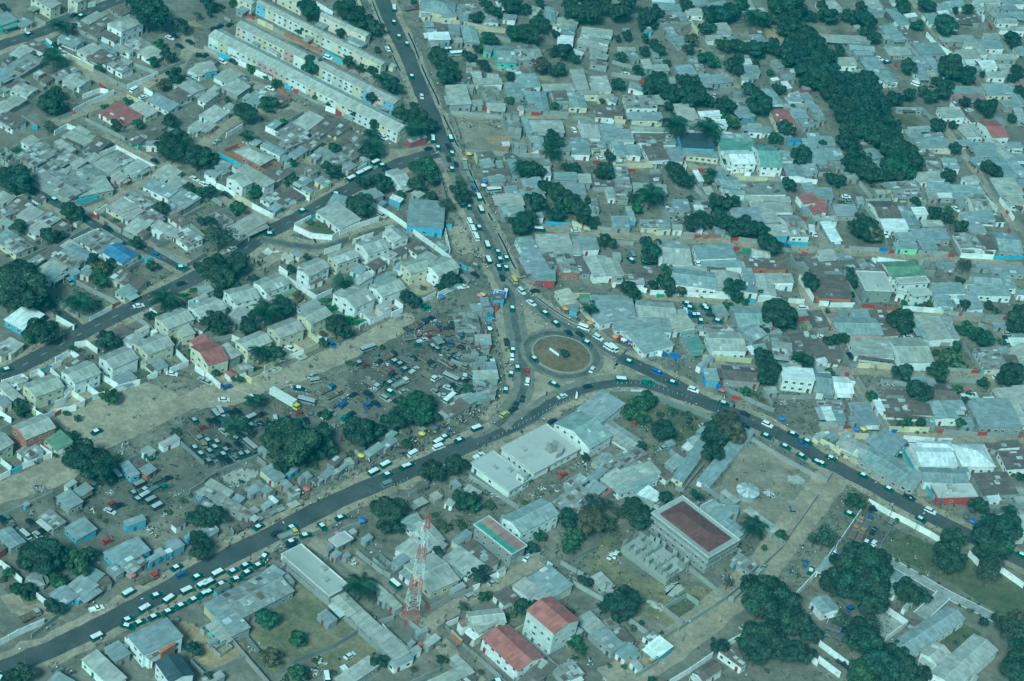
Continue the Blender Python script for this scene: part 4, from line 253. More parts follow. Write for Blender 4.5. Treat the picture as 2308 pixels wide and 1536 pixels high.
(0,0,-1221,-505,-1209,-443),(0,1,-1639,-549,-1607,-486),(0,1,-1525,-526,-1463,-481),(0,0,-1242,-206,-1195,-141),(0,3,-1438,-512,-1392,-467),(1,6,-1511,-322,-1495,-298),(1,5,-1450,-908,-1434,-884),(1,5,-1295,-737,-1276,-711),(1,3,-1226,-189,-1206,-157),(1,1,-1638,-790,-1621,-762),(0,0,-951,104,-784,-4),(0,0,-784,-4,-733,64),
(0,1,-1083,-240,-1022,-265),(0,1,-1108,-402,-1038,-348),(0,0,-1038,-365,-1004,-377),(0,2,-805,-335,-762,-361),(0,2,-773,-236,-716,-281),(0,2,-762,-361,-713,-297),(0,0,-821,-422,-762,-361),(0,2,-880,-510,-835,-438),(0,2,-938,-586,-911,-600,-880,-561),(0,0,-1087,-605,-1012,-667),(0,0,-957,-588,-938,-570),(0,0,-731,-257,-691,-266),
(0,0,-587,-134,-565,-102),(0,0,-541,-76,-484,0),(0,0,-482,-12,-444,39),(0,0,-482,75,-446,50),(0,0,-886,-72,-852,-84),(0,2,-889,26,-821,-48),(0,2,-838,-85,-817,-47),(0,2,-966,-269,-942,-237),(0,0,-1065,-197,-1010,-225),(0,1,-1134,-376,-1056,-301),(1,8,-742,-325,-724,-307),(1,5,-693,-255,-673,-236),
(1,5,-585,-134,-569,-110),(1,5,-1039,-307,-1045,-273),(0,0,-400,92,-367,134,-335,184),(0,0,-324,181,-240,295),(0,1,-254,348,-214,317,-226,274),(0,2,202,353,294,223),(0,2,200,372,271,397),(0,1,292,241,329,198),(0,0,452,509,499,513),(0,0,515,506,580,529),(0,0,631,541,789,579,848,594),(0,0,893,604,919,613),
(0,0,963,616,1053,642),(0,0,1090,655,1157,673),(0,0,1132,844,1194,700),(0,2,752,133,948,177),(0,1,811,99,960,133),(0,1,849,-41,913,-66,1006,-103,1048,-115),(0,1,999,10,1040,-86),(0,1,1063,-20,1162,8,1218,38),(0,1,1173,594,1211,455),(0,5,407,-227,460,-203,532,-184,605,-193,648,-207,725,-224),(0,1,1076,401,1104,292),(0,0,487,-194,555,-170),
(0,2,423,402,467,309),(1,9,541,496,571,503),(1,1,600,510,627,520),(1,3,920,587,949,598),(1,5,1051,622,1090,630),(1,5,666,109,692,115),(1,5,696,113,721,119),(1,6,879,-83,911,-84),(0,0,1577,772,1754,816),(0,0,1754,816,1758,838),(0,1,1331,904,1395,733),(0,1,1754,816,1818,819),
(0,1,1834,825,1927,852),(0,1,1930,840,2070,883),(0,2,1226,626,1301,461),(0,1,1297,422,1351,275),(0,2,1381,297,1527,336),(0,0,1600,355,1681,377),(0,1,1745,399,1860,427),(0,1,1827,602,1893,438),(0,3,1893,432,2002,463),(0,1,1236,211,1333,226),(0,1,1376,211,1412,128),(0,1,1441,161,1468,100),
(0,1,1362,152,1400,42),(0,0,1218,682,1259,691),(0,0,1267,687,1369,724),(0,4,1452,734,1566,768),(0,1,1676,556,1771,583),(0,1,1474,221,1579,239),(0,1,1760,331,1889,363),(0,1,1900,776,1937,764),(1,6,1403,733,1452,744),(1,6,1816,819,1830,820),(1,6,2011,862,2039,869),(1,5,1363,712,1387,717),
(1,5,1351,290,1381,297),(1,5,1450,315,1457,299),(1,6,1854,421,1886,432),(1,6,1330,222,1340,217),(0,4,389,148,406,136),(0,6,410,159,433,145),(0,10,436,149,455,133),(0,6,459,133,479,119),(0,0,486,109,523,89),(0,3,531,99,562,87),(0,0,565,97,590,97),(0,10,592,113,607,100),
(0,10,621,108,662,107),(0,10,759,1,837,-45),(0,6,767,19,836,-22),(0,10,1444,-371,1488,-397),(0,10,1490,-399,1532,-423),(0,2,1342,-318,1373,-335),(0,5,1532,-423,1589,-447),(0,0,-1609,-1018,-1562,-1039,-1535,-998,-1471,-951),(0,3,-1586,-1353,-1557,-1314),(0,0,-1610,-1395,-1585,-1357),(0,0,-1557,-1314,-1518,-1272),(0,0,-1502,-1252,-1478,-1224),
(0,0,-1638,-1306,-1587,-1339),(0,0,-1529,-1201,-1477,-1229),(0,0,-1467,-1210,-1439,-1176),(0,5,-1249,-1204,-1187,-1128),(0,1,-1552,-1579,-1497,-1515,-1422,-1416),(0,5,-1074,-1020,-968,-1107),(0,1,-983,-1265,-945,-1203),(0,1,-1348,-1319,-1323,-1287),(0,2,-1616,-1015,-1596,-1029),(0,0,-1712,-1068,-1663,-1093),(0,1,-1687,-1148,-1657,-1112),(1,6,-1531,-1013,-1516,-987),
(1,5,-1515,-1271,-1503,-1257),(0,5,-919,-1141,-856,-1070,-809,-1024),(0,5,-947,-1199,-917,-1150),(0,1,-797,-1020,-759,-1048),(0,1,-731,-1323,-661,-1243),(0,1,-444,-1303,-385,-1247),(0,1,-791,-1431,-804,-1412),(0,1,-840,-1055,-799,-1011),(0,1,-50,-878,98,-966,146,-995),(0,1,376,-667,439,-709),(0,1,-247,-1047,-223,-1015),(0,0,118,-1160,156,-1186),
(0,5,718,-216,778,-240,813,-246),(0,1,950,-311,1103,-408,1222,-470),(0,1,789,-663,857,-708,986,-793,1099,-887),(0,1,1105,-880,1223,-580),(0,1,562,-558,453,-689),(0,1,692,-710,725,-709,745,-651,790,-542),(0,1,801,-776,855,-719),(0,0,789,-795,830,-747),(0,1,1224,-141,1322,-126),(0,1,1449,20,1501,-88),(0,2,1501,-86,1660,-38),(0,1,1720,-26,1856,2),
(0,1,1896,15,2022,45),(0,0,1528,-135,1554,-199),(0,3,1554,-199,1596,-311,1631,-391),(0,0,1556,-126,1679,-102),(0,1,1707,-93,1803,-78,1878,-47),(0,0,1693,-97,1750,-78),(0,2,1221,-243,1280,-273,1338,-314),(0,2,1297,-190,1346,-179,1419,-161),(0,2,1388,-101,1462,-87),(0,3,1638,-394,1673,-462,1687,-457),(0,0,1415,-555,1491,-597,1560,-627,1645,-671,1697,-705),(0,0,1401,-575,1370,-656,1294,-845),
(0,1,1219,-460,1257,-485,1277,-431),(0,6,1686,-463,1803,-436),(0,1,1871,-435,2009,-391),(0,1,1843,-506,1970,-466),(0,1,1939,-89,1964,-197),(0,5,1458,-789,1499,-686),(1,6,1323,-125,1348,-120),(1,6,1696,-32,1717,-28),(1,6,1860,9,1896,18),(1,6,2020,45,2036,50),(1,10,1511,-91,1532,-86),(1,6,1916,-421,1936,-414),
(1,5,1535,-133,1556,-132),(1,5,1682,-101,1704,-94),(0,0,-1484,-1797,-1449,-1817,-1392,-1860),(0,0,-1331,-1906,-1285,-1934),(0,1,-1292,-2086,-1241,-1976),(0,0,-1376,-2144,-1337,-2087,-1273,-2015),(0,0,-1008,-2026,-899,-2108),(0,1,-896,-1914,-868,-1885),(0,1,-789,-2056,-733,-2100),(0,5,-642,-1897,-589,-1952),(0,5,-477,-1964,-364,-1857,-301,-1770),(0,1,-688,-1923,-622,-1990,-531,-2079),
(0,1,-583,-1546,-414,-1671,-303,-1758),(0,1,-305,-1763,-209,-1840,-170,-1882),(0,1,-614,-1573,-587,-1529),(0,1,-372,-1393,-270,-1467,-241,-1476),(0,0,-612,-1496,-583,-1518),(0,1,-295,-1515,-238,-1565),(0,0,-226,-1727,-123,-1815),(0,1,-243,-1711,-196,-1671),(0,1,-734,-2100,-679,-2040,-628,-1988),(0,2,-800,-1818,-753,-1859),(0,1,-497,-2047,-471,-1983),(0,1,-241,-1476,-204,-1424),
(1,5,-498,-2031,-489,-2045),(0,1,-87,-1590,-25,-1518,42,-1457),(0,0,39,-1458,61,-1438),(0,0,89,-1393,137,-1337),(0,1,161,-1275,245,-1216),(0,0,274,-1258,294,-1271),(0,2,-1,-1685,40,-1724),(0,1,100,-1774,189,-1848),(0,1,229,-1844,331,-1723),(0,1,330,-1719,433,-1800),(0,1,289,-1277,373,-1343),(0,1,374,-1324,484,-1377),
(0,1,322,-1234,423,-1282),(0,1,-101,-1955,-11,-1861),(0,1,-146,-1677,-95,-1713,-50,-1734),(0,0,-23,-1658,13,-1621),(0,1,-128,-1558,-103,-1586),(0,1,258,-1608,232,-1638,323,-1709,376,-1646),(0,2,188,-1646,232,-1590),(0,5,365,-1197,439,-1117),(1,6,-106,-1585,-87,-1594),(1,5,-23,-1658,-3,-1686),(1,5,43,-1728,70,-1749),(1,5,72,-1753,98,-1770),
(1,5,247,-1238,271,-1257),(1,5,186,-1849,208,-1863),(1,4,0,-1698,38,-1729),(0,1,749,-1445,906,-1240,959,-1155),(0,1,693,-1514,749,-1440),(0,1,755,-1114,906,-1240),(0,1,692,-1359,767,-1269,812,-1300),(0,1,692,-1359,763,-1414),(0,1,620,-1710,688,-1627),(0,0,735,-1710,797,-1637,870,-1539),(0,0,907,-1485,963,-1421),(0,0,1136,-1179,1226,-1007),
(0,1,912,-1243,931,-1242,1014,-1096),(0,1,1016,-1053,1099,-907),(0,0,1199,-1451,1230,-1477),(0,1,579,-1451,649,-1501),(0,1,924,-971,950,-987,917,-1040),(0,0,1236,-1375,1340,-1453),(0,0,1233,-1454,1307,-1510),(0,0,1343,-1474,1364,-1493),(0,0,1785,-732,1819,-781),(0,0,1903,-789,1981,-852),(0,0,1224,-1022,1249,-952,1284,-863),(0,0,1475,-1133,1543,-1181),
(0,0,1543,-1185,1466,-1285),]
CARS = [
(-2391,1526,64,1,0),(-2223,1778,64,1,0),(-2255,1775,64,0,2),(-1802,1747,336,0,1),(-1791,1773,336,2,2),(-1744,1693,336,0,2),(-1710,1748,336,0,2),(-1637,1645,13,2,2),(-1835,1244,64,3,1),(-1784,1200,48,0,1),(-1532,1632,336,2,1),(-1485,1652,336,2,2),
(-1089,1861,344,2,1),(-1577,1976,67,0,2),(-1615,1946,67,0,2),(-1633,1907,62,2,2),(-1407,1542,40,0,4),(-881,2475,104,0,1),(-878,2447,104,3,0),(-858,2320,104,1,0),(-813,2193,104,1,0),(-766,2140,104,1,0),(-843,2055,117,0,1),(-753,1303,52,0,1),
(-735,1291,345,0,1),(-1653,2130,344,0,2),(-1283,1490,336,0,1),(-1610,1658,300,0,2),(-581,2166,101,1,0),(-565,2175,101,1,0),(-527,2134,32,7,1),(-625,1693,104,0,1),(-697,1851,107,1,0),(-178,1831,111,0,4),(80,1675,114,0,1),(-526,1367,93,1,0),
(-450,1398,93,1,0),(-801,2482,41,5,7),(541,2938,52,0,1),(271,2283,31,0,1),(854,2490,72,3,1),(1551,2949,38,1,0),(1952,2626,30,0,1),(1692,2776,342,3,1),(1510,2969,331,0,1),(-1610,724,331,0,2),(-1425,654,331,0,1),(-1380,629,331,0,1),
(-1914,297,332,1,0),(-1663,175,339,2,2),(-1438,68,339,0,3),(-1326,20,20,1,0),(-2008,264,101,0,2),(-1404,970,69,0,6),(-1362,629,331,0,1),(-1273,583,338,2,2),(-953,585,44,1,0),(-1045,370,21,1,0),(-1167,215,56,0,1),(-843,757,12,1,0),
(-804,898,57,3,0),(-775,950,57,3,0),(-751,989,57,3,0),(-727,1061,57,3,0),(-696,1051,38,1,0),(-677,1029,61,0,2),(-635,668,330,2,6),(-730,1276,329,0,1),(-521,1345,101,3,0),(-527,1262,45,0,2),(-490,1288,101,1,0),(-445,1380,110,1,0),
(-448,1316,113,0,2),(-424,1265,110,1,0),(-431,1212,107,0,2),(-393,1182,110,0,2),(-407,1138,110,1,0),(-356,1186,104,5,8),(-314,1076,113,3,4),(-293,1018,113,0,3),(-263,957,110,3,0),(-242,865,113,3,0),(-326,875,113,1,0),(-296,872,113,1,0),
(-275,754,113,3,1),(-255,706,113,3,1),(-233,652,113,3,1),(-232,732,113,1,0),(-181,611,110,3,0),(-133,581,113,1,0),(-118,530,117,1,0),(-93,549,109,1,0),(-162,504,113,3,0),(-116,474,113,1,0),(-86,479,113,1,0),(-207,1033,29,7,1),
(18,806,12,3,0),(169,860,21,0,1),(223,1481,22,0,1),(-480,634,21,1,0),(420,760,114,3,4),(417,722,135,1,0),(471,732,100,1,0),(696,802,113,0,1),(1195,1219,110,0,1),(1073,1078,3,0,3),(362,1674,106,0,2),(1337,1584,13,0,1),
(1351,1544,13,0,4),(1511,1332,298,0,1),(1844,1674,308,0,1),(1782,1155,325,0,1),(-1704,-222,322,2,4),(-1301,-84,43,0,2),(-1419,-279,36,0,1),(-1764,-813,43,1,0),(-1711,-906,335,4,1),(-1367,-320,50,0,3),(-1082,-644,333,0,6),(-1199,-643,3,0,1),
(-816,-348,339,4,1),(-668,-270,314,0,3),(-990,-653,48,0,3),(-1062,-651,333,0,6),(-984,-730,19,0,1),(-892,-683,47,1,0),(-828,-421,48,0,1),(-533,-254,47,7,1),(-547,-349,47,1,0),(-525,-356,53,0,7),(-419,-293,52,1,0),(-397,-303,52,1,2),
(-374,-329,52,1,0),(-446,-279,58,5,2),(-440,-375,332,5,2),(-422,-360,347,0,7),(-482,-468,332,5,1),(-493,-441,339,0,1),(-415,-431,52,1,0),(-393,-393,52,0,4),(-377,-427,52,5,1),(-406,-487,332,1,0),(-415,-534,332,2,6),(-496,-589,326,5,3),
(-445,-572,332,0,2),(-705,-486,75,0,6),(-686,-513,34,3,6),(-636,-555,52,5,3),(-607,-578,52,5,9),(-584,-619,57,5,4),(-562,-618,66,2,3),(-813,-634,333,3,0),(-734,-577,3,1,2),(-757,-678,333,6,1),(-694,-646,355,7,1),(-405,-82,319,0,2),
(-200,383,330,0,2),(-236,280,35,4,1),(-357,91,53,0,5),(-327,25,41,0,2),(-91,401,110,0,2),(-43,402,117,3,8),(-65,317,100,1,0),(-3,333,311,2,1),(52,357,28,0,2),(46,268,323,0,1),(-26,207,100,1,0),(109,215,323,1,0),
(158,161,317,1,0),(270,173,346,3,1),(215,117,323,0,2),(259,123,323,0,2),(332,126,330,2,1),(292,77,330,1,0),(381,72,330,3,1),(-20,-27,103,2,2),(9,-67,100,1,0),(12,-113,100,0,1),(100,-101,312,1,0),(40,-174,100,1,0),
(22,-220,91,1,0),(80,-184,100,0,7),(89,-250,91,2,1),(14,-327,91,1,0),(193,-234,338,1,0),(83,-360,88,0,2),(62,-412,78,2,2),(230,-296,45,0,1),(322,-202,33,0,2),(327,-89,77,0,1),(-386,-57,47,5,7),(-381,-130,34,5,7),
(-339,-127,47,4,1),(-349,-166,11,0,5),(-318,-93,58,0,7),(-293,-156,313,1,0),(-274,-167,308,1,0),(-267,-14,285,5,2),(-239,-95,288,5,3),(-211,-43,11,5,3),(-207,-101,3,5,9),(-240,7,288,5,2),(-219,-171,66,0,6),(-189,-178,80,0,6),
(-227,-249,331,5,9),(-180,-239,346,5,8),(-149,-286,339,5,4),(-281,-349,332,5,1),(-251,-344,46,0,1),(-198,-331,339,7,1),(-173,-311,3,5,1),(-340,-323,62,4,1),(-240,-397,80,0,6),(-241,-431,325,0,6),(-197,-388,347,0,1),(-153,-356,347,0,6),
(-206,-441,3,0,1),(-247,29,284,5,2),(-185,-456,65,7,1),(672,488,354,1,0),(685,463,354,1,0),(746,495,354,1,0),(754,479,354,1,0),(665,424,99,3,0),(682,417,106,0,3),(702,421,99,1,0),(718,427,106,1,0),(731,390,99,1,0),
(772,443,3,0,2),(803,410,354,1,0),(1153,632,20,2,1),(467,9,338,1,0),(579,-23,338,3,3),(447,-118,11,3,0),(551,-100,3,4,5),(646,-67,346,1,0),(728,-86,346,2,1),(851,-133,346,1,0),(398,75,316,3,1),(1351,360,291,0,2),
(1595,583,27,0,1),(2024,754,12,0,6),(1959,423,32,0,1),(2014,712,287,0,2),(1234,449,345,0,1),(-256,-53,291,5,9),(-217,-81,47,5,3),(-183,-123,346,0,2),(-173,-90,80,0,4),(-148,-117,34,0,6),(-177,-185,331,2,2),(-164,-210,73,0,4),
(-206,-207,346,0,2),(-262,-109,57,0,2),(-237,-159,318,0,4),(-314,-43,35,5,3),(-285,-45,346,0,7),(-364,-37,58,5,2),(-388,-106,3,0,4),(-141,-323,65,0,2),(-122,-357,332,0,4),(-159,-391,79,2,4),(-181,-377,299,0,2),(-309,-255,332,5,2),
(-339,-242,47,0,2),(-366,-245,319,0,4),(-275,-277,80,0,6),(-941,-802,312,0,2),(-895,-819,47,0,4),(-918,-789,334,2,2),(-1003,-871,312,0,2),(-840,-843,347,0,4),(-797,-818,295,0,2),(-767,-819,303,0,4),(-909,-985,317,0,2),(-889,-1004,322,0,4),
(-946,-1063,317,0,4),(-892,-1061,322,0,2),(-815,-990,322,0,4),(-627,-697,46,0,2),(-595,-675,333,0,4),(-524,-662,57,0,2),(-468,-310,47,0,2),(-490,-283,347,0,4),(-406,-392,332,0,2),(-446,-439,81,0,4),(-535,-548,57,0,2),(-357,-465,46,0,6),
(-481,-529,332,2,2),(-371,-525,46,0,2),(-1369,-1050,54,1,0),(-1056,-884,313,1,0),(-1019,-911,47,0,7),(-1035,-965,317,5,6),(-1006,-992,304,5,8),(-1019,-1032,313,1,0),(-991,-1058,318,1,0),(-1154,-1277,52,3,0),(-1102,-1248,52,3,4),(-1072,-1217,52,0,2),
(-1070,-1265,46,0,5),(-1100,-1292,55,3,4),(-1130,-1296,63,1,0),(-1161,-1330,319,1,0),(-1139,-1357,324,1,0),(-1122,-1327,58,3,0),(-1096,-1345,55,3,0),(-1068,-1370,55,3,0),(-1237,-1258,314,3,0),(-1297,-1321,69,2,4),(-1216,-1403,58,0,7),(-1194,-1405,52,0,2),
(-1215,-1440,342,0,1),(-1449,-1575,325,0,2),(-1523,-1580,325,0,4),(-1538,-1596,325,2,2),(-1497,-1611,336,0,6),(-1408,-1628,325,0,1),(-1398,-1609,325,0,2),(-1447,-1641,325,3,1),(-1350,-1642,330,0,6),(-1185,-1586,52,0,7),(-991,-825,312,3,0),(-980,-805,304,3,1),
(-964,-800,304,0,3),(-930,-793,327,3,4),(-865,-798,53,3,0),(-834,-769,53,0,2),(-856,-846,327,1,0),(-781,-786,292,2,1),(-752,-782,303,0,5),(-732,-769,307,0,2),(-695,-771,302,0,5),(-672,-755,306,0,2),(-662,-714,26,0,6),(-701,-719,19,0,7),
(-543,-690,66,0,5),(-980,-868,317,2,2),(-943,-909,322,0,1),(-1006,-917,347,0,7),(-985,-979,317,1,0),(-952,-976,312,1,0),(-952,-1007,322,1,0),(-912,-1009,322,1,0),(-965,-1034,317,1,0),(-915,-1036,317,1,0),(-916,-1066,313,2,2),(-956,-1087,313,1,0),
(-878,-1061,322,0,4),(-869,-1043,322,0,4),(-856,-1016,317,1,0),(-835,-1002,317,1,0),(-892,-935,340,1,0),(-877,-964,328,0,2),(-836,-958,322,7,1),(-869,-920,347,0,2),(-824,-827,355,0,2),(-953,-849,347,0,5),(-869,-889,347,5,2),(-717,-1367,56,1,0),
(-607,-1335,44,1,0),(-649,-1383,44,2,2),(-612,-1379,44,5,8),(-594,-1406,44,1,0),(-555,-1361,38,1,0),(-508,-1301,317,1,0),(-456,-1235,44,1,0),(-386,-961,54,3,0),(-352,-907,54,3,0),(-337,-956,53,1,0),(-327,-1008,45,3,4),(-284,-895,53,1,0),
(29,-479,60,2,8),(58,-438,55,0,2),(-61,-596,45,3,0),(-114,-683,50,1,0),(-169,-682,50,1,0),(-187,-718,54,3,0),(-182,-748,45,3,1),(-266,-814,54,3,1),(-32,-748,50,4,1),(210,-459,50,0,2),(-271,-883,50,1,0),(281,-755,54,0,7),
(936,-171,338,0,2),(1024,-209,338,2,1),(937,-246,338,0,2),(1022,-282,338,1,0),(1125,-236,346,1,2),(1159,-280,338,0,3),(1182,-264,338,1,0),(1097,-323,338,1,0),(1161,-361,330,1,0),(1221,-377,330,1,0),(1129,-684,98,2,4),(517,-362,76,0,7),
(637,-480,43,0,6),(724,-281,75,0,2),(780,-296,32,0,6),(1239,-382,330,1,0),(1275,-335,338,1,0),(1399,-402,330,1,0),(1496,-451,330,1,0),(1574,-475,338,4,2),(1651,-529,338,2,1),(1613,-590,330,1,0),(1540,-221,287,1,0),(1345,-644,338,1,0),
(1414,-576,303,5,2),(1439,-594,330,0,4),(1377,-695,74,5,9),(1410,-679,71,5,3),(1357,-751,74,5,9),(1383,-758,74,5,9),(1433,-712,71,4,2),(1406,-781,71,1,2),(1432,-783,67,0,1),(1500,-646,70,2,4),(-1053,-1807,56,3,0),(-1133,-1906,38,4,1),
(-965,-1791,44,1,0),(-921,-1797,61,3,0),(-875,-1742,50,3,0),(-934,-1644,50,1,0),(-911,-1674,50,2,3),(-859,-1667,50,1,0),(-831,-1698,55,3,0),(-984,-1861,56,3,0),(-844,-1774,50,1,0),(-877,-1814,50,1,0),(-910,-1852,50,1,0),(-948,-1889,50,1,0),
(-1024,-1926,44,1,0),(-986,-1928,50,1,0),(-1018,-1956,355,1,0),(-1096,-2029,50,3,0),(-1010,-1729,50,5,7),(-1322,-2003,51,5,6),(-1333,-2281,85,1,5),(-818,-1736,55,1,0),(-797,-1632,53,3,0),(-752,-1606,53,1,0),(-718,-1566,53,1,0),(-677,-1553,50,1,0),
(-668,-1503,81,1,0),(-705,-1598,53,1,0),(-732,-1639,38,1,0),(-774,-1677,53,1,0),(-817,-1687,53,3,0),(-805,-1725,53,1,0),(-589,-1423,31,0,2),(-216,-1513,322,3,0),(-306,-1882,53,0,1),(-359,-2002,288,3,1),(103,-1402,47,0,6),(37,-1492,47,2,6),
(181,-1858,29,1,0),(492,-1143,68,0,1),(204,-1242,65,0,1),(974,-1362,49,0,6),(1183,-970,75,0,3),(1202,-1002,78,1,0),(506,-1132,75,0,1),(1032,-1038,72,4,4),(1428,-804,67,0,1),(1400,-803,71,0,2),(1323,-1151,317,5,3),(1288,-887,71,4,1),
(1295,-1286,347,5,3),(1329,-1312,39,5,3),(1318,-1446,325,4,2),(1251,-1330,39,0,4),(1990,-676,338,1,0),]
FOLK = [
(-2175,1921),(-1915,1256),(-2350,1538),(-2304,1606),(-1111,1409),(-1211,1466),(-974,2393),(-865,2124),(-886,2119),(-722,1796),(-1197,1896),(-780,2302),
(-891,2189),(-866,1287),(-865,2528),(-990,2434),(-763,2384),(-752,2370),(-740,2210),(-719,2147),(-702,2101),(-670,1978),(-613,1911),(-571,1826),
(-564,1753),(-531,1724),(-484,1571),(-508,1643),(-698,2246),(-661,2145),(-437,1445),(-471,1455),(-278,1598),(-296,1583),(-665,1669),(-621,1907),
(-744,2515),(677,2687),(255,2323),(755,2322),(876,2488),(1526,2340),(-1925,339),(-1793,-197),(-825,866),(-833,885),(-733,1020),(-673,962),
(-670,876),(-637,882),(-944,691),(-930,697),(-846,873),(-495,1216),(-487,1234),(-431,1050),(-422,1109),(-423,1009),(-404,958),(-328,1192),
(-296,1103),(-370,1269),(-381,1292),(-233,981),(-208,905),(-205,927),(-188,870),(-177,860),(-175,797),(-156,801),(-168,741),(-89,654),
(-72,640),(-111,663),(-298,695),(-285,697),(-319,770),(-309,777),(-255,636),(275,1040),(285,973),(210,867),(218,870),(-197,509),
(369,1365),(875,1069),(834,1018),(1167,1086),(534,926),(1925,1270),(1801,1231),(2046,1629),(1938,2094),(-1609,-475),(-1620,-508),(-1464,-245),
(-1408,-127),(-1368,-88),(-1091,-648),(-1714,-667),(-1432,-155),(-1416,-136),(-1754,-698),(-1759,-727),(-855,-553),(-849,-642),(-580,-148),(-734,81),
(-136,338),(-78,414),(-160,381),(-168,384),(-187,312),(-202,336),(-340,62),(-252,175),(13,356),(26,339),(35,329),(47,314),
(56,315),(9,237),(16,177),(60,200),(79,197),(112,243),(-79,103),(-88,103),(-66,34),(-57,4),(-98,62),(-59,-39),
(-59,-63),(-47,-65),(-51,-102),(50,-19),(-15,-77),(-7,-62),(-35,-105),(-39,-112),(33,-259),(-3,-245),(3,-255),(-12,-257),
(-9,-296),(-5,-340),(-3,-382),(-9,-431),(-11,-399),(169,-298),(169,-312),(129,367),(185,250),(238,226),(234,230),(246,216),
(207,214),(190,-370),(219,-354),(145,427),(230,426),(407,11),(510,2),(513,78),(556,51),(568,61),(637,43),(663,46),
(706,49),(648,8),(657,-27),(666,-32),(438,-177),(617,-67),(412,-53),(701,-180),(725,-177),(743,-177),(894,-126),(828,-56),
(924,-92),(850,-89),(466,121),(440,88),(447,133),(425,132),(414,140),(876,-39),(1264,261),(1524,790),(1646,356),(1457,303),
(-1100,-1120),(-534,-1106),(-514,-1094),(-519,-1128),(-528,-1130),(-534,-1155),(-544,-1163),(-550,-1174),(-570,-1198),(-595,-1213),(-611,-1245),(-669,-1320),
(-659,-1308),(-457,-996),(-484,-1025),(-442,-991),(-431,-967),(-415,-947),(-414,-962),(-397,-1140),(-399,-1160),(-407,-1153),(-401,-1199),(-427,-1222),
(-420,-1222),(-410,-1222),(-462,-1281),(-454,-1288),(-472,-1296),(-452,-1268),(-285,-1050),(-245,-1081),(-794,-1458),(-809,-1460),(-758,-1437),(-753,-1394),
(-779,-1423),(-739,-1380),(-750,-1348),(-606,-1153),(-482,-984),(-469,-969),(-821,-1469),(-851,-1496),(-756,-1416),(-794,-1479),(95,-488),(24,-539),
(-34,-612),(-7,-641),(-44,-690),(-15,-683),(-36,-719),(102,-562),(105,-563),(177,-463),(173,-459),(66,-558),(-48,-503),(-42,-474),
(2,-475),(-12,-548),(-1,-545),(236,-385),(265,-370),(-79,-1131),(-217,-1018),(159,-785),(-229,-709),(-222,-736),(-210,-708),(-203,-708),
(240,-406),(279,-371),(968,-206),(830,-193),(802,-214),(944,-276),(1048,-302),(1168,-218),(1094,-363),(1101,-190),(1070,-206),(1206,-238),
(918,-581),(963,-896),(615,-510),(1003,-155),(790,-227),(1507,-555),(1299,-726),(1305,-726),(1742,-470),(1835,-469),(1900,-451),(1642,-473),
(1648,-481),(1555,-449),(1547,-425),(1263,-346),(1290,-304),(1285,-300),(-1149,-1885),(-1163,-1906),(-1075,-1866),(-972,-1670),(-964,-1703),(-987,-1679),
(-923,-1659),(-903,-1591),(-910,-1570),(-875,-1557),(-833,-1733),(-853,-1739),(-901,-1806),(-947,-1853),(-899,-1856),(-917,-1832),(-970,-1873),(-963,-1875),
(-1082,-2036),(-1089,-2063),(-1063,-2055),(-1047,-2050),(-1032,-2033),(-1199,-2176),(-1185,-2175),(-1180,-2194),(-1204,-2197),(-1189,-2212),(-1138,-2133),(-1175,-2212),
(-1257,-2038),(-1245,-2019),(-1163,-2205),(-811,-1889),(-831,-1924),(-959,-1608),(-973,-1612),(-830,-1784),(-824,-1786),(-934,-1577),(-710,-1533),(-648,-1512),
(-653,-1524),(-649,-1552),(-638,-1552),(-634,-1548),(-612,-1510),(-628,-1505),(-701,-1633),(-725,-1652),(-747,-1614),(-780,-1657),(-360,-1450),(-313,-1438),
(-213,-1558),(-274,-1668),(-257,-1689),(-794,-1493),(-843,-1513),(-855,-1530),(-632,-1459),(-488,-1606),(-723,-1673),(-657,-1537),(-32,-1613),(-28,-1634),
(-53,-1645),(-30,-1711),(-104,-1663),(29,-1741),(2,-1790),(-53,-1840),(-13,-1753),(-29,-1749),(-21,-1755),(260,-1207),(305,-1174),(300,-1190),
(94,-1793),(96,-1771),(1135,-1031),(1129,-1038),(1170,-895),(850,-1193),(616,-1554),(892,-1363),(966,-993),(1102,-1358),(1686,-862),(1265,-888),]
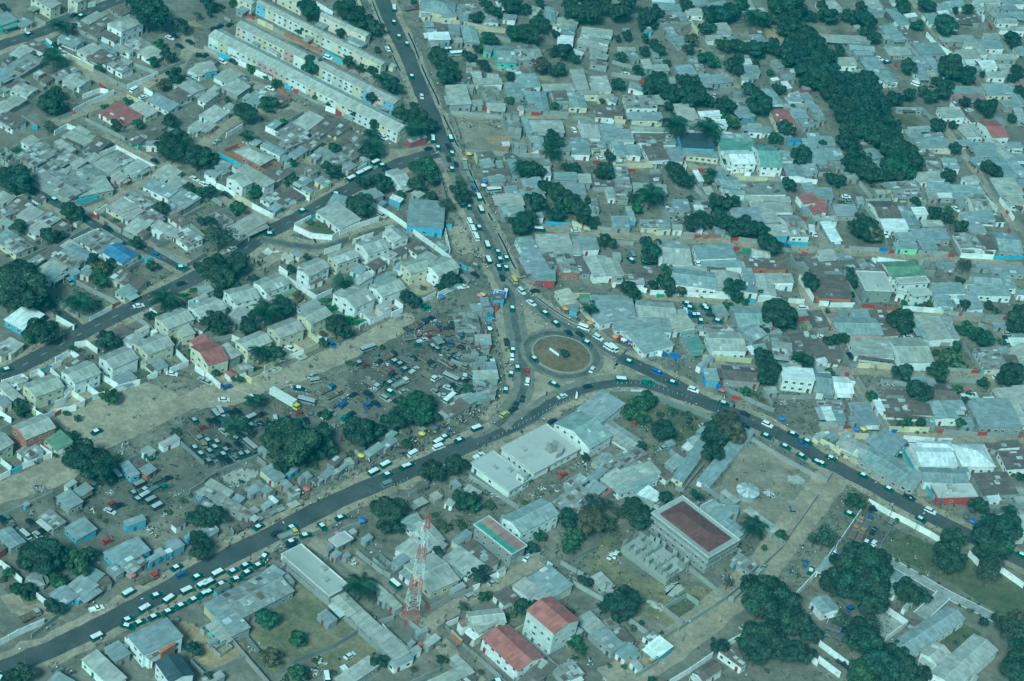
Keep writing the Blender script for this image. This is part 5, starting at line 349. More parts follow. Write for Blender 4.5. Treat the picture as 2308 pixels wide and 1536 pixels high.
CROWD = [
(-211,561),(-239,558),(-226,539),(-196,529),(-224,525),(-221,512),(-213,522),(-220,560),(-210,536),(-215,572),(-198,517),(-194,509),
(-195,497),(-213,512),(-183,487),(-186,489),(-192,514),(-195,516),(-205,510),(-214,519),(-199,516),(-175,498),(-148,443),(-180,486),
(-143,463),(-158,451),(-178,489),(-186,487),(-182,490),(-173,481),(-172,485),(-168,465),(-201,1002),(-189,954),(-205,993),(-180,921),
(-205,1006),(-212,1000),(-192,964),(-174,912),(-172,929),(-187,920),(-216,1003),(-190,983),(-254,1082),(-266,1090),(-259,1086),(-283,1076),
(-263,1027),(-252,1049),(-9,-167),(16,-164),(-2,-175),(22,-160),(12,-172),(-4,-181),(2,-159),(19,-166),(14,-173),(-41,-174),
(-40,-194),(-40,-197),(-40,-182),(-28,-174),(-24,-180),(-54,-183),(-23,-198),(-111,58),(-101,66),(-117,73),(-115,77),(-115,62),
(-99,70),(-103,42),(-111,54),(-96,-125),(-117,-122),(-105,-123),(-126,-138),(-62,-173),(-67,-151),(-70,-140),(-112,-124),(-90,-142),
(-104,-139),(-55,-154),(-75,-161),(-75,-146),(-85,-141),(-26,-410),(-49,-386),(-28,-364),(0,-418),(-5,-444),(-39,-380),(-20,-405),
(-26,-392),(-23,-386),(-23,-401),(-9,-390),(-10,-405),(319,175),(308,190),(325,176),(319,189),(310,215),(323,196),(60,405),
(63,404),(61,414),(76,399),(78,402),(87,414),(84,425),(56,418),(486,109),(417,126),(492,96),(481,128),(469,117),
(435,143),(429,136),(455,122),(434,127),(482,122),(428,137),(463,128),(469,109),(409,153),(584,102),(536,102),(624,119),
(545,107),(661,118),(610,107),(561,107),(616,105),(-395,-928),(-402,-915),(-404,-926),(-387,-927),(-415,-901),(-386,-941),(-409,-902),
(-412,-911),(-398,-907),(-384,-918),(-421,-907),(-412,-907),(-398,-929),(-416,-900),(-302,-837),(-331,-794),(-305,-817),(-323,-792),(-279,-818),
(-314,-799),(-308,-826),(-321,-788),(-299,-817),(-300,-829),(-302,-817),(-324,-801),(-292,-817),(-335,-798),(-333,-812),(-273,-820),(-297,-819),
(-293,-832),(-276,-828),(-330,-794),(-290,-835),(-328,-786),(-294,-781),(-291,-785),(-292,-790),(-316,-778),(-309,-772),(-311,-771),(-284,-768),
(-303,-787),(-293,-779),(-310,-768),(-390,-869),(-394,-861),(-385,-860),(-370,-871),(-371,-870),(-371,-874),(-389,-860),(-376,-871),(-505,-1022),
(-527,-1031),(-512,-1034),(-507,-1034),(-527,-1033),(-579,-1101),(-572,-1101),(-589,-1096),(-575,-1100),(-285,-749),(-265,-772),(-294,-750),(-255,-760),
(-281,-740),(-264,-753),(-271,-745),(-266,-768),(-277,-760),(-247,-773),(-276,-747),(-252,-769),(-250,-786),(-278,-745),(-255,-751),(-260,-768),
(-273,-723),(-285,-728),(-265,-753),(-244,-757),(-270,-748),(-258,-760),(-276,-736),(-273,-746),(-238,-762),(-278,-744),(-273,-745),(-239,-779),
(-261,-747),(-262,-771),(-266,-745),(-264,-757),(-238,-778),(-294,-741),(-152,-638),(-195,-626),(-189,-612),(-140,-641),(-160,-649),(-125,-658),
(-174,-623),(-173,-614),(-150,-640),(-121,-657),(-160,-636),(-142,-653),(-171,-610),(-139,-652),(-182,-628),(-179,-629),(-122,-649),(-188,-624),
(-189,-620),(-161,-631),(-105,-566),(-127,-593),(-102,-580),(-143,-563),(-146,-530),(-146,-546),(-123,-575),(-116,-574),(-132,-551),(-127,-553),
(-130,-569),(-111,-579),(-106,-567),(-129,-514),(-117,-564),(-126,-567),(-135,-557),(-137,-542),(-86,-509),(-80,-520),(-100,-530),(-84,-531),
(-84,-528),(-66,-530),(-96,-522),(-63,-531),(-236,-667),(-230,-677),(-227,-669),(-206,-674),(-220,-686),(-211,-673),(-98,-488),(-65,-496),
(-68,-490),(-112,-503),(-80,-489),(-85,-483),(-83,-488),(-88,-489),(-275,-803),(-279,-793),(-268,-797),(-271,-802),(546,-385),(553,-362),
(557,-382),(568,-400),(563,-402),(1021,-347),(1028,-343),(1009,-331),(1039,-342),(1414,-344),(1402,-326),(1417,-350),(1400,-313),(1425,-375),
(1424,-359),(1409,-317),(1414,-324),(1440,-363),(1404,-326),(1423,-339),(1453,-359),(1408,-331),(1404,-309),(1400,-360),(1400,-324),(1437,-369),
(1402,-330),(1504,-372),(1537,-397),(1552,-412),(1545,-413),(1545,-416),(1567,-413),(1551,-419),(1511,-379),(1582,-431),(1583,-425),(1593,-420),
(1569,-411),(1362,-309),(1369,-307),(1346,-323),(1376,-339),(1370,-327),(1381,-331),(1377,-313),(1381,-322),(1401,-131),(1422,-128),(1383,-113),
(1383,-117),(1383,-104),(1384,-107),(1415,-149),(1394,-137),(1369,-122),(1394,-118),(1788,-514),(1806,-531),(1826,-551),(1810,-531),(1816,-528),
(1833,-549),(1796,-520),(1813,-534),(-1146,-2198),(-1132,-2200),(-1122,-2199),(-1158,-2203),(-1140,-2210),(-1132,-2206),(-1160,-2194),(-1129,-2200),(-877,-1871),
(-877,-1878),(-875,-1884),(-644,-1537),(-640,-1540),(-644,-1550),(-665,-1529),]
ROADS = [('main_road', 7.4, [(-140.9, -230.5),(-134.4, -224.5),(-121.5, -210.9),(-108.7, -195.2),(-96.8, -179.3),(-84.6, -161.9),(-67.0, -138.8),(-48.3, -114.3),(-26.7, -90.8),(-7.0, -68.2),(-1.5, -62.1)]),('dusty_verge', 8.2, [(-5.1, -66.3),(10.6, -47.8),(16.7, -37.2),(22.2, -29.4),(31.6, -19.4),(41.5, -12.8),(51.4, -9.4),(62.0, -10.4),(67.3, -11.5)]),('main_carriageway', 4.4, [(-10.0, -72.4),(-1.3, -63.4),(10.7, -49.2),(16.9, -38.8),(22.3, -30.8),(31.7, -21.0),(41.6, -14.5),(51.5, -11.1),(62.1, -12.1),(67.4, -13.2)]),('main_road', 7.4, [(62.0, -11.3),(69.1, -12.6),(76.2, -13.9),(86.8, -16.9),(93.7, -18.8),(115.4, -28.3),(123.1, -34.0),(140.1, -42.4),(156.9, -51.5),(173.5, -59.1),(193.0, -67.8),(220.7, -79.2)]),('north_road', 7.6, [(-101.0, 269.1),(-94.7, 252.7),(-85.5, 228.9),(-75.6, 206.3),(-63.9, 176.1),(-55.4, 155.1),(-49.7, 138.4),(-46.5, 133.1),(-41.5, 120.5)]),('dusty_road', 8.6, [(-44.4, 127.0),(-38.0, 112.5),(-28.6, 89.9),(-22.4, 76.4),(-17.1, 64.6),(-9.9, 44.9),(-5.2, 33.6),(-1.2, 16.1),(2.4, 0.3),(5.6, -11.7),(7.9, -28.3),(5.9, -40.3),(1.0, -55.1)]),('dusty_road', 7.4, [(-5.7, 41.2),(-1.8, 36.1),(5.3, 27.9),(13.4, 20.7),(21.1, 16.0),(28.5, 13.7),(40.2, 4.5),(47.5, 1.7)]),('east_road', 7.0, [(42.4, 3.5),(47.5, 1.7),(56.7, -2.3),(65.8, -6.8),(78.0, -14.2)]),('west_road', 7.2, [(-182.5, -91.3),(-178.1, -84.7),(-171.2, -74.9),(-155.7, -47.9),(-141.2, -25.3),(-124.8, 0.1),(-115.8, 15.8),(-106.1, 37.9),(-94.9, 55.7),(-83.8, 75.7),(-72.0, 95.4),(-62.9, 110.2),(-48.7, 125.3)]),('curved_lane', 5.0, [(-107.1, 33.1),(-98.0, 33.3),(-89.0, 34.0),(-80.6, 37.8),(-71.3, 47.6),(-61.9, 57.3),(-54.3, 62.5)]),('upper_road', 6.4, [(-252.6, 128.4),(-248.0, 139.1),(-235.9, 155.8),(-225.7, 173.3),(-214.0, 194.6),(-201.2, 214.1)]),('side_road', 4.6, [(-207.2, 38.1),(-202.0, 34.0),(-187.6, 27.3),(-174.9, 20.8),(-162.4, 14.9),(-146.6, 9.2),(-134.6, 4.0),(-129.7, 1.4)]),('paved_lane', 4.2, [(-175.2, -36.1),(-169.6, -40.6),(-160.9, -46.3),(-157.1, -48.7)]),('dirt_street', 5.5, [(-218.2, 138.6),(-203.3, 129.8),(-189.4, 122.4),(-183.1, 120.7)]),('dirt_street', 5.5, [(-208.3, 85.5),(-203.2, 94.4),(-197.8, 102.8),(-185.4, 122.1),(-177.5, 137.5),(-171.2, 152.5),(-170.3, 169.8),(-177.0, 188.7)]),('dirt_street', 5.7, [(-170.3, 169.8),(-158.2, 166.5),(-138.9, 152.9),(-116.0, 139.8),(-93.7, 127.6),(-78.3, 119.1)]),('dirt_street', 5.2, [(-151.2, 209.0),(-136.6, 199.7),(-118.7, 194.3),(-99.8, 182.9),(-79.4, 172.6)]),('dirt_street', 5.5, [(-147.1, 85.9),(-141.0, 109.1),(-132.4, 123.5),(-116.0, 139.8)]),('dirt_street', 5.7, [(-178.2, 26.2),(-171.1, 40.1),(-163.7, 54.1),(-158.8, 64.2),(-152.5, 76.5),(-147.1, 85.9)]),('dirt_street', 5.2, [(-186.8, 84.1),(-176.0, 79.2),(-163.0, 73.0),(-150.0, 66.6),(-137.2, 60.2),(-120.4, 51.8),(-106.1, 45.9)]),('dirt_street', 4.7, [(-101.1, 95.0),(-94.4, 110.8),(-85.4, 125.9),(-76.5, 119.9)]),('dirt_street', 5.5, [(-76.5, 119.9),(-64.5, 119.0),(-50.2, 128.5)]),('dirt_street', 5.5, [(-47.0, 161.4),(-38.9, 161.9),(-15.5, 171.5),(4.2, 179.6)]),('dirt_street', 5.2, [(-9.9, 140.8),(11.6, 146.6),(31.4, 150.7),(63.4, 157.1),(87.6, 160.1),(103.9, 162.6)]),('dirt_street', 5.5, [(-10.7, 81.6),(-1.3, 82.7),(17.5, 86.3),(33.1, 89.1),(55.2, 94.9),(81.9, 101.5),(103.2, 105.2),(124.5, 111.4),(152.1, 118.2),(173.9, 123.8),(213.6, 132.2)]),('dirt_street', 4.4, [(118.4, 139.9),(124.5, 113.2),(118.8, 97.1),(115.2, 82.1),(117.3, 66.3),(123.1, 33.4),(132.2, 25.9)]),('dirt_street', 4.7, [(182.5, 240.8),(192.1, 215.4),(201.4, 191.0),(206.6, 173.7),(214.0, 161.4)]),('dirt_street', 4.7, [(168.7, 376.3),(181.6, 336.5),(195.9, 295.1),(205.4, 263.1)]),('dirt_street', 5.2, [(39.9, 45.5),(58.0, 51.4),(76.4, 55.4),(98.6, 59.6),(115.4, 64.0)]),('dirt_street', 5.2, [(119.1, 67.0),(136.1, 69.8),(160.8, 74.7),(189.6, 83.0),(210.6, 88.2)]),('dirt_street', 5.2, [(125.0, 23.4),(141.3, 28.1),(159.6, 32.3),(178.1, 37.8),(207.7, 45.8)]),('dirt_street', 5.1, [(132.2, 25.9),(137.6, 14.3),(144.6, 2.0),(149.8, -7.7)]),('dirt_street', 5.1, [(123.5, -17.0),(132.2, -15.0),(149.7, -10.0),(172.8, -4.3),(204.8, 4.3)]),('dirt_street', 5.9, [(149.8, -9.1),(154.0, -17.5),(159.7, -32.1),(163.6, -44.1)]),('dirt_street', 12.5, [(53.3, -175.0),(64.4, -164.2),(79.7, -142.4),(92.7, -121.6),(103.2, -103.2),(112.4, -80.8),(123.7, -54.3),(130.4, -38.9)]),('dirt_street', 7.7, [(-161.2, -148.3),(-152.4, -137.1),(-144.0, -123.3),(-125.5, -98.2),(-108.5, -75.2),(-94.1, -50.9),(-83.7, -35.9),(-66.7, -16.7),(-52.9, 5.0),(-39.6, 22.4),(-23.3, 34.8)]),('dirt_street', 5.5, [(-8.4, -168.6),(-5.6, -162.4),(6.5, -146.6),(15.8, -134.7),(26.8, -122.0)]),('dirt_street', 6.2, [(-53.4, -137.6),(-40.1, -142.7),(-27.6, -152.5),(-18.0, -160.6),(-8.4, -168.6),(1.9, -178.3),(12.0, -187.8)]),('dirt_street', 5.5, [(-106.7, 40.0),(-110.8, 25.1),(-104.8, 14.4),(-99.4, 22.9),(-87.9, 28.8)]),('dirt_street', 5.2, [(71.0, 18.3),(85.7, 11.3),(99.8, 16.2)]),('dirt_street', 4.7, [(64.4, 304.5),(56.8, 277.3),(66.4, 262.9),(75.8, 248.8),(80.6, 237.6)]),('dirt_street', 4.4, [(-44.0, 247.1),(-46.7, 218.8),(-26.1, 207.8),(-5.2, 210.2)]),('dirt_street', 5.7, [(-141.7, -191.6),(-137.3, -196.6),(-132.7, -197.3),(-128.0, -193.8)]),('drain_channel', 0.9, [(-77.7, 225.6),(-73.5, 215.7),(-69.0, 203.4)]),('drain_channel', 0.9, [(-66.8, 197.3),(-61.4, 184.1),(-56.3, 172.7),(-53.8, 165.8)]),('drain_channel', 0.9, [(-50.8, 157.7),(-47.0, 148.7),(-42.8, 139.3)]),('drain_channel', 0.9, [(-44.2, 141.8),(-40.9, 134.5),(-39.3, 133.3)]),('drain_channel', 0.9, [(-33.0, 116.4),(-29.5, 107.4),(-26.1, 99.9),(-22.8, 92.5)]),('drain_channel', 0.9, [(-20.9, 86.2),(-18.3, 80.8)]),('drain_channel', 0.9, [(-14.9, 72.4),(-10.8, 63.7),(-7.0, 54.3),(-4.5, 49.2)]),('drain_channel', 0.8, [(6.3, 32.0),(12.7, 26.7),(18.6, 22.6),(24.2, 20.2)]),('drain_channel', 0.8, [(-98.8, 248.0),(-92.6, 232.0),(-88.1, 221.1)]),('drain_channel', 0.8, [(-84.7, 210.8),(-81.3, 203.4)]),('drain_channel', 0.8, [(-80.7, 200.1),(-75.4, 188.4)]),('driveway', 4.4, [(144.3, -83.0),(149.2, -85.4),(154.0, -88.2),(160.1, -91.6),(165.5, -94.7),(171.8, -98.0),(179.7, -101.4),(186.8, -104.8)]),('driveway', 5.2, [(168.6, -97.6),(166.2, -101.6),(162.8, -106.8),(159.5, -111.8)])]
PATCH = [('lawn', 'grass', [(151.9, -66.6), (165.0, -71.0), (179.3, -75.0), (199.6, -82.4), (201.0, -94.8), (189.2, -102.1), (172.1, -91.3), (149.6, -82.2), (146.3, -80.3), (150.5, -69.1)]), ('lawn', 'grassdry', [(-63.9, -182.0), (-53.4, -159.7), (-41.9, -165.0), (-32.8, -175.6), (-37.2, -183.7), (-47.9, -194.3), (-53.2, -202.0), (-64.5, -187.6)]), ('lawn', 'grassdry', [(-36.0, -183.8), (-29.9, -178.2), (-21.8, -184.2), (-29.2, -193.4), (-33.3, -197.8), (-40.7, -193.9)]), ('lawn', 'grassdry', [(47.3, -102.5), (54.3, -118.4), (68.3, -120.7), (76.4, -120.0), (90.3, -121.4), (75.2, -141.3), (48.7, -134.0), (42.4, -119.3)]), ('lawn', 'grass', [(69.5, -133.6), (77.0, -124.7), (82.8, -128.2), (76.9, -138.5)]), ('sand_lot', 'sand', [(95.4, -29.4), (122.7, -44.8), (122.1, -55.6), (110.3, -85.1), (82.7, -66.7), (85.8, -62.0)]), ('sand_spot', 'pale', [(110.9, -48.7), (115.0, -46.8), (117.7, -49.1), (116.4, -51.7), (111.7, -52.1)]), ('sand_spot', 'white', [(101.5, -60.6), (103.8, -58.9), (105.8, -60.8), (106.4, -63.2), (104.5, -63.3)]), ('scrub', 'scrub', [(46.3, -26.9), (72.9, -20.2), (77.4, -27.1), (74.5, -37.5), (68.1, -44.5), (57.7, -41.4), (55.1, -29.0)]), ('scrub', 'scrub', [(39.1, -23.3), (53.8, -16.6), (61.6, -18.0), (72.1, -19.8), (53.4, -29.8), (41.2, -31.7)]), ('scrap_soil', 'oil', [(-60.6, -28.9), (-42.0, -7.6), (-34.8, 5.3), (-18.0, 12.0), (-8.7, 1.2), (-6.1, -15.8), (-11.6, -29.3), (-10.8, -40.3), (-20.8, -46.5), (-37.5, -43.8), (-52.4, -55.6), (-58.6, -39.8)]), ('scrap_soil', 'oil', [(-108.9, -86.3), (-96.1, -71.3), (-67.8, -63.9), (-56.8, -68.8), (-55.6, -84.3), (-76.2, -102.4), (-81.6, -101.1), (-99.0, -116.8), (-108.1, -96.5)]), ('scrap_soil', 'oil', [(-142.5, -130.9), (-126.7, -117.9), (-105.9, -119.0), (-103.6, -134.8), (-112.7, -147.1), (-127.4, -149.4), (-140.4, -146.5)]), ('scrap_soil', 'oil', [(-156.8, -156.4), (-149.6, -151.3), (-132.7, -162.6), (-133.8, -169.2), (-151.7, -174.8)]), ('sand_lot', 'tan', [(-156.2, -97.0), (-146.4, -81.4), (-132.7, -71.2), (-111.0, -78.5), (-124.2, -103.4), (-130.0, -107.9), (-142.0, -108.3)]), ('sand_lot', 'tan', [(-110.1, -81.4), (-106.5, -69.1), (-86.9, -52.3), (-73.2, -36.2), (-56.5, -14.5), (-41.8, 4.7), (-40.0, -6.3), (-57.0, -31.2), (-73.4, -52.2), (-95.3, -74.5)]), ('sand_lot', 'sand', [(-45.3, 159.9), (-24.6, 168.4), (-21.2, 154.4), (-17.8, 143.0), (-26.3, 133.4), (-37.0, 135.3)]), ('sand_spot', 'ochre', [(-30.4, 146.6), (-20.9, 151.2), (-18.8, 147.4), (-24.6, 142.7), (-28.7, 143.3)]), ('sand_spot', 'tan', [(-35.8, 67.9), (-32.1, 76.3), (-25.7, 62.8), (-22.9, 53.7), (-30.3, 53.0), (-32.6, 58.9)]), ('sand_lot', 'tan', [(-2.0, 28.4), (9.7, 21.3), (25.5, 7.2), (40.3, 0.4), (41.5, -9.8), (22.0, -28.0), (12.0, -31.4), (7.6, -22.7), (-2.6, 3.4)]), ('sand_spot', 'tan', [(-2.4, 28.3), (2.9, 26.4), (11.0, 19.2), (1.6, 13.4)]), ('sand_spot', 'tan', [(11.4, -25.4), (21.5, -26.5), (12.9, -39.0), (10.9, -39.1)]), ('scrub', 'ochre', [(-88.0, -190.0), (-84.5, -187.7), (-77.9, -189.5), (-70.4, -190.6), (-64.0, -193.3), (-66.8, -201.5), (-73.1, -205.3), (-80.1, -200.1)]), ('lawn', 'grass', [(166.3, -123.1), (174.4, -111.7), (181.1, -116.0), (170.5, -127.2)]), ('lawn', 'grass', [(-93.6, 48.7), (-89.8, 55.6), (-80.5, 48.2), (-86.0, 45.8)]), ('lawn', 'grass', [(-134.0, -67.5), (-130.3, -62.3), (-126.2, -65.4), (-130.8, -70.8)]), ('lawn', 'grass', [(-144.6, -80.5), (-142.4, -75.4), (-138.5, -78.9), (-142.0, -82.8)]), ('scrub', 'scrub', [(168.7, 57.6), (183.1, 62.6), (188.3, 46.9), (175.5, 42.5), (170.2, 48.0)]), ('scrub', 'scrub', [(120.6, 306.4), (131.6, 240.0), (151.5, 217.1), (166.4, 225.7), (168.2, 256.8), (155.1, 271.2), (146.4, 299.3), (132.2, 321.3)]), ('sand_spot', 'ochre', [(92.5, 302.1), (99.3, 307.0), (104.6, 294.8), (100.3, 279.7), (96.6, 283.8)]), ('sand_spot', 'ochre', [(91.4, 324.3), (97.9, 328.1), (98.0, 320.2), (93.5, 317.2)]), ('sand_lot', 'tan', [(-161.6, -141.4), (-144.8, -120.8), (-134.8, -111.5), (-136.2, -128.9), (-158.4, -151.3)]), ('yard_floor', 'concrete', [(143.9, -116.2), (148.4, -110.3), (154.6, -116.2), (145.6, -127.5)]), ('yard_floor', 'oil', [(137.2, -65.7), (140.7, -56.4), (150.0, -61.1), (149.2, -65.9), (145.7, -78.5), (129.9, -82.3)]), ('pond_garden', 'scrub', [(-146.7, -182.1), (-139.6, -184.3), (-133.2, -189.2), (-131.5, -192.9), (-134.7, -195.6), (-142.2, -191.9)]), ('sand_spot', 'pale', [(-87.2, -47.4), (-82.7, -46.4), (-82.1, -47.9), (-86.6, -53.4), (-89.1, -53.1)]), ('sand_spot', 'pale', [(-78.7, -37.6), (-77.1, -35.3), (-74.5, -36.7), (-77.1, -40.5)]), ('sand_spot', 'pale', [(-90.2, -113.9), (-83.9, -107.9), (-78.2, -108.0), (-79.7, -112.5), (-81.2, -116.0), (-87.2, -117.4)]), ('sand_spot', 'white', [(51.8, -171.8), (54.5, -168.9), (60.1, -171.1), (58.6, -174.4), (52.1, -175.3)]), ('sand_spot', 'pale', [(63.7, -131.3), (66.6, -132.2), (70.2, -135.6), (68.1, -136.3), (64.3, -134.7)]), ('sand_spot', 'pale', [(69.7, -123.5), (72.1, -120.5), (75.6, -121.7), (73.7, -126.4), (69.7, -127.6)]), ('sand_spot', 'ochre', [(-177.0, 192.9), (-173.4, 195.4), (-169.7, 192.5), (-173.3, 190.0)]), ('sand_spot', 'white', [(-106.0, 27.3), (-101.7, 30.9), (-97.1, 30.0), (-100.3, 24.2), (-104.4, 23.3)])]
SPOT = {'island': [(20.1, -2.5)], 'banner': [(17.0, -3.6)], 'mast': [(-14.5, -166.1)], 'billboard': [(-8.3, 23.3)], 'hut': [(95.9, -65.3)], 'tub': [(-134.7, -184.5)], 'flag': [(27.8, -29.7)], 'lamp': [(-127.8, -220.9), (-97.5, -189.0), (-61.8, -142.1), (-33.5, -147.3), (20.0, 8.3), (13.8, 29.7), (-2.1, 43.8), (11.4, 5.3), (30.5, 2.9), (59.6, -11.2), (84.9, -8.9), (63.8, 20.7), (83.0, -18.5), (105.1, -29.5), (97.2, -10.2), (127.0, -41.3), (143.4, -51.3), (157.1, -58.4), (168.1, -49.2), (158.8, -66.4), (149.3, -61.8), (-66.9, 112.0), (-66.5, 127.3), (76.6, -149.6), (-238.9, 159.7)], 'bollard': [(1.1, -62.5), (2.4, -60.8), (3.6, -59.0), (4.9, -57.3), (6.2, -55.6), (7.5, -53.9), (8.8, -52.1), (10.2, -50.4), (11.5, -48.6), (12.8, -46.9), (14.1, -45.1), (15.4, -43.3), (16.8, -41.6), (18.1, -39.8), (19.5, -38.0), (20.8, -36.2), (-41.1, -114.3), (-40.1, -113.1), (-39.2, -111.9), (-38.2, -110.6), (-37.2, -109.4), (-36.3, -108.2), (-35.3, -106.9), (-34.3, -105.7), (-33.4, -104.4), (-32.4, -103.2), (-31.4, -101.9), (-30.5, -100.6), (-29.5, -99.4), (-28.5, -98.1), (-27.5, -96.8), (-26.5, -95.5), (43.2, -14.0), (44.9, -13.4), (46.7, -12.8), (48.5, -12.2), (50.2, -11.6), (52.0, -11.0), (53.8, -10.4), (55.6, -10.7), (57.5, -11.1), (59.3, -11.4), (61.2, -11.8), (63.0, -12.1), (64.9, -12.5), (66.7, -12.8), (68.6, -13.2), (70.4, -13.5), (72.2, -13.9), (18.0, -40.1), (19.1, -38.7), (20.3, -37.3), (21.4, -35.8), (22.6, -34.4), (23.7, -32.9), (24.9, -31.4), (26.0, -30.0), (27.2, -28.5), (28.4, -27.0)], 'umbrella': [(-106.3, -173.2, 'r'), (-59.8, -113.5, 'r'), (-38.1, -123.9, 'b'), (-44.8, -133.0, 'p'), (-44.6, -89.7, 'y'), (-25.3, -70.4, 'y'), (-13.7, -54.8, 'k'), (-21.2, -65.4, 'k'), (-16.2, 23.1, 'p'), (-15.3, 24.1, 'y'), (18.5, 26.2, 'o'), (-31.0, 16.8, 'b'), (-9.7, 2.2, 'w'), (28.9, 19.9, 'o'), (76.9, -2.7, 'b'), (83.9, -6.5, 'r'), (39.7, 14.2, 'o'), (43.3, 13.3, 'w'), (107.8, -16.7, 'b'), (137.2, -13.5, 'b'), (139.8, -12.5, 'y'), (180.5, -55.2, 'b'), (178.4, -53.3, 'k'), (-34.9, 127.0, 'y'), (-25.4, 107.5, 'b'), (-25.3, 104.2, 'w'), (-38.0, -62.2, 'k')], 'pole': [(74.1, 30.5), (34.7, -123.5), (38.0, -126.7), (48.4, -134.5), (50.6, -133.4), (-161.7, -60.7)], 'rubble': [(-25.0, 6.4, 90), (-20.8, -3.1, 110), (-17.7, -5.6, 110), (-14.7, -11.7, 120), (-17.0, -15.5, 90), (-14.0, -19.7, 90), (-19.9, -9.9, 80), (-26.6, -2.7, 90), (-30.8, 1.9, 70), (-33.4, -3.9, 90), (-35.6, -8.3, 70), (-12.5, -15.1, 90), (-17.6, 4.1, 60), (-10.0, -5.3, 60), (-9.6, -15.8, 80), (-15.7, -29.5, 70), (-10.5, -27.7, 70), (-10.7, -36.3, 80), (-26.2, -16.9, 60), (-8.0, -30.9, 60), (-28.7, -23.6, 50), (-47.8, -34.9, 90), (-45.2, -29.9, 80), (-47.2, -48.2, 60), (-54.2, -56.2, 60), (-57.4, -74.9, 60), (-61.3, -71.4, 70), (-83.5, -105.7, 40), (-84.5, -118.0, 40), (-125.0, -107.7, 80), (-106.2, -148.8, 110), (-102.6, -128.7, 60), (-147.7, -139.4, 80), (-123.8, -134.5, 50), (-146.1, -152.1, 40), (-125.6, -112.5, 50), (-127.3, -144.2, 40), (-103.2, -138.9, 50), (21.4, -84.9, 50), (25.8, -83.0, 60), (18.7, -89.8, 60), (35.7, -67.4, 90), (-13.7, -111.5, 80), (4.6, -93.8, 60), (-3.6, -87.9, 40), (112.5, -0.1, 110), (109.0, -4.2, 70), (-15.6, -10.2, 70), (-17.1, -19.6, 60), (-16.0, -15.1, 60), (-30.5, 0.1, 60), (-13.1, -18.2, 50), (-9.5, -11.1, 60), (-21.7, 2.7, 40), (-34.4, -6.7, 60), (-10.9, -3.2, 40), (-77.2, -55.2, 50), (-70.6, -57.9, 70), (-48.9, -28.3, 60), (-39.4, -193.1, 90), (-40.0, -197.7, 80), (-60.9, -193.2, 50), (-73.9, -195.0, 60), (-37.3, -143.9, 60), (-62.7, -144.0, 60), (37.1, -128.4, 60), (41.2, -169.9, 70), (46.9, -167.4, 40), (175.1, -37.0, 90), (179.1, -37.2, 60), (-41.1, 157.0, 70), (-29.9, 158.4, 60), (-37.4, 153.8, 50), (-25.6, 156.9, 60), (58.2, 112.1, 50), (31.8, 113.6, 60), (153.4, 23.3, 80), (155.1, 18.5, 70), (150.1, 21.6, 60), (147.9, 16.6, 50), (154.5, 176.3, 60), (70.3, 226.4, 80), (77.9, 307.6, 60), (62.6, 250.4, 70), (90.6, -112.9, 70)], 'tyre': [(-48.4, -54.7), (-18.9, -6.6), (-16.7, -7.6), (-14.8, -11.1), (-16.6, -13.5), (-96.8, -163.2), (74.5, -24.7), (75.2, -25.6), (92.0, -57.2), (-33.6, -190.1)]}
LM = [('planted roundabout', 19.9, -2.6), ('lattice mast', -14.1, -166.0), ('blue gable roof', -156.6, 3.2), ('cone-roofed tank', 96.1, -63.2), ('tall red-roofed block', 31.8, -161.0), ('maroon-roofed office', 77.7, -90.5), ('white triangular compound', -82.7, 49.1), ('giant spreading tree', -133.4, -124.8), ('brick-walled villa', -124.2, 95.1), ('turquoise villa roof', 97.2, 183.6), ('lime green roof', 158.7, 107.7), ('blue billboard', -8.7, 26.6), ('red kiosk', -60.0, 130.4), ('twin flat roofs', 14.6, -71.4), ('walled grass yard', -52.9, -177.6), ('roofless concrete skeleton', 64.5, -110.4), ('bright red roof', 206.9, 249.8), ('yellow bar', -91.9, 79.7), ('white hip-roofed villa', -201.1, 173.7), ('turquoise gabled house', -31.6, 223.0), ('dark slate roof', 63.2, 179.2), ('sky-blue painted wall', 160.1, -29.2), ('orange villa', 98.1, 92.2), ('white cargo trailer', -76.7, -65.8), ('green triangular roof', 70.6, 32.0), ('arched white block', 19.4, -105.2), ('concrete driveway', 169.1, -97.2), ('sandy building site', -31.7, 153.6), ('long pale terrace', -110.2, 151.4), ('snow-white roofs', 71.2, 207.1), ('bare roof frame', 126.5, 127.2), ('brown-tinged mango', 86.6, -24.6), ('dusty scrapyard', -94.2, -94.3), ('truck yard', -25.0, -15.4), ('forest belt', 141.3, 249.8), ('hilltop wood', 15.4, 292.4), ('maroon-roofed villa', -105.4, -49.2), ('arcaded concrete block', 145.8, 89.9), ('curved white villa', 162.2, 92.5), ('pink corner house', 125.7, 64.4), ('striped industrial hall', 9.8, -117.9), ('blue-striped bar', -46.1, 69.8), ('white school block', 166.7, -118.8), ('vacant tan lot', -124.5, -83.4), ('long shop row', 51.1, 18.9), ('blue kiosk', 69.7, -154.1), ('white pavilion roofs', 182.9, -13.5), ('sand heap lot', 25.5, 223.2), ('brown double house', 171.9, 20.0), ('twin grey halls', 11.1, 74.2), ('lane of terraces', -153.4, -85.1), ('grey hall cluster', 175.7, 69.3), ('palm pair', 61.3, 195.5), ('cream apartment corner', -236.9, 179.9), ('half-roofed workshop', -66.2, -164.2), ('far grey grid', 202.8, 340.8), ('white wall bend', -171.8, 77.9), ('boxy white annex', 200.3, 171.3), ('truck depot', 140.4, -69.5)]
HT, RT, WT = 'sgxpuo', 'glwbmntrdkcBpos', 'wcybpotrgnBkdlsm'     # what the numbers stand for
TT, CT, PT, GT = 'dgybscphi', 'STUVPKLB', '-wkbgncryo', 'wcybokrpgnBm'

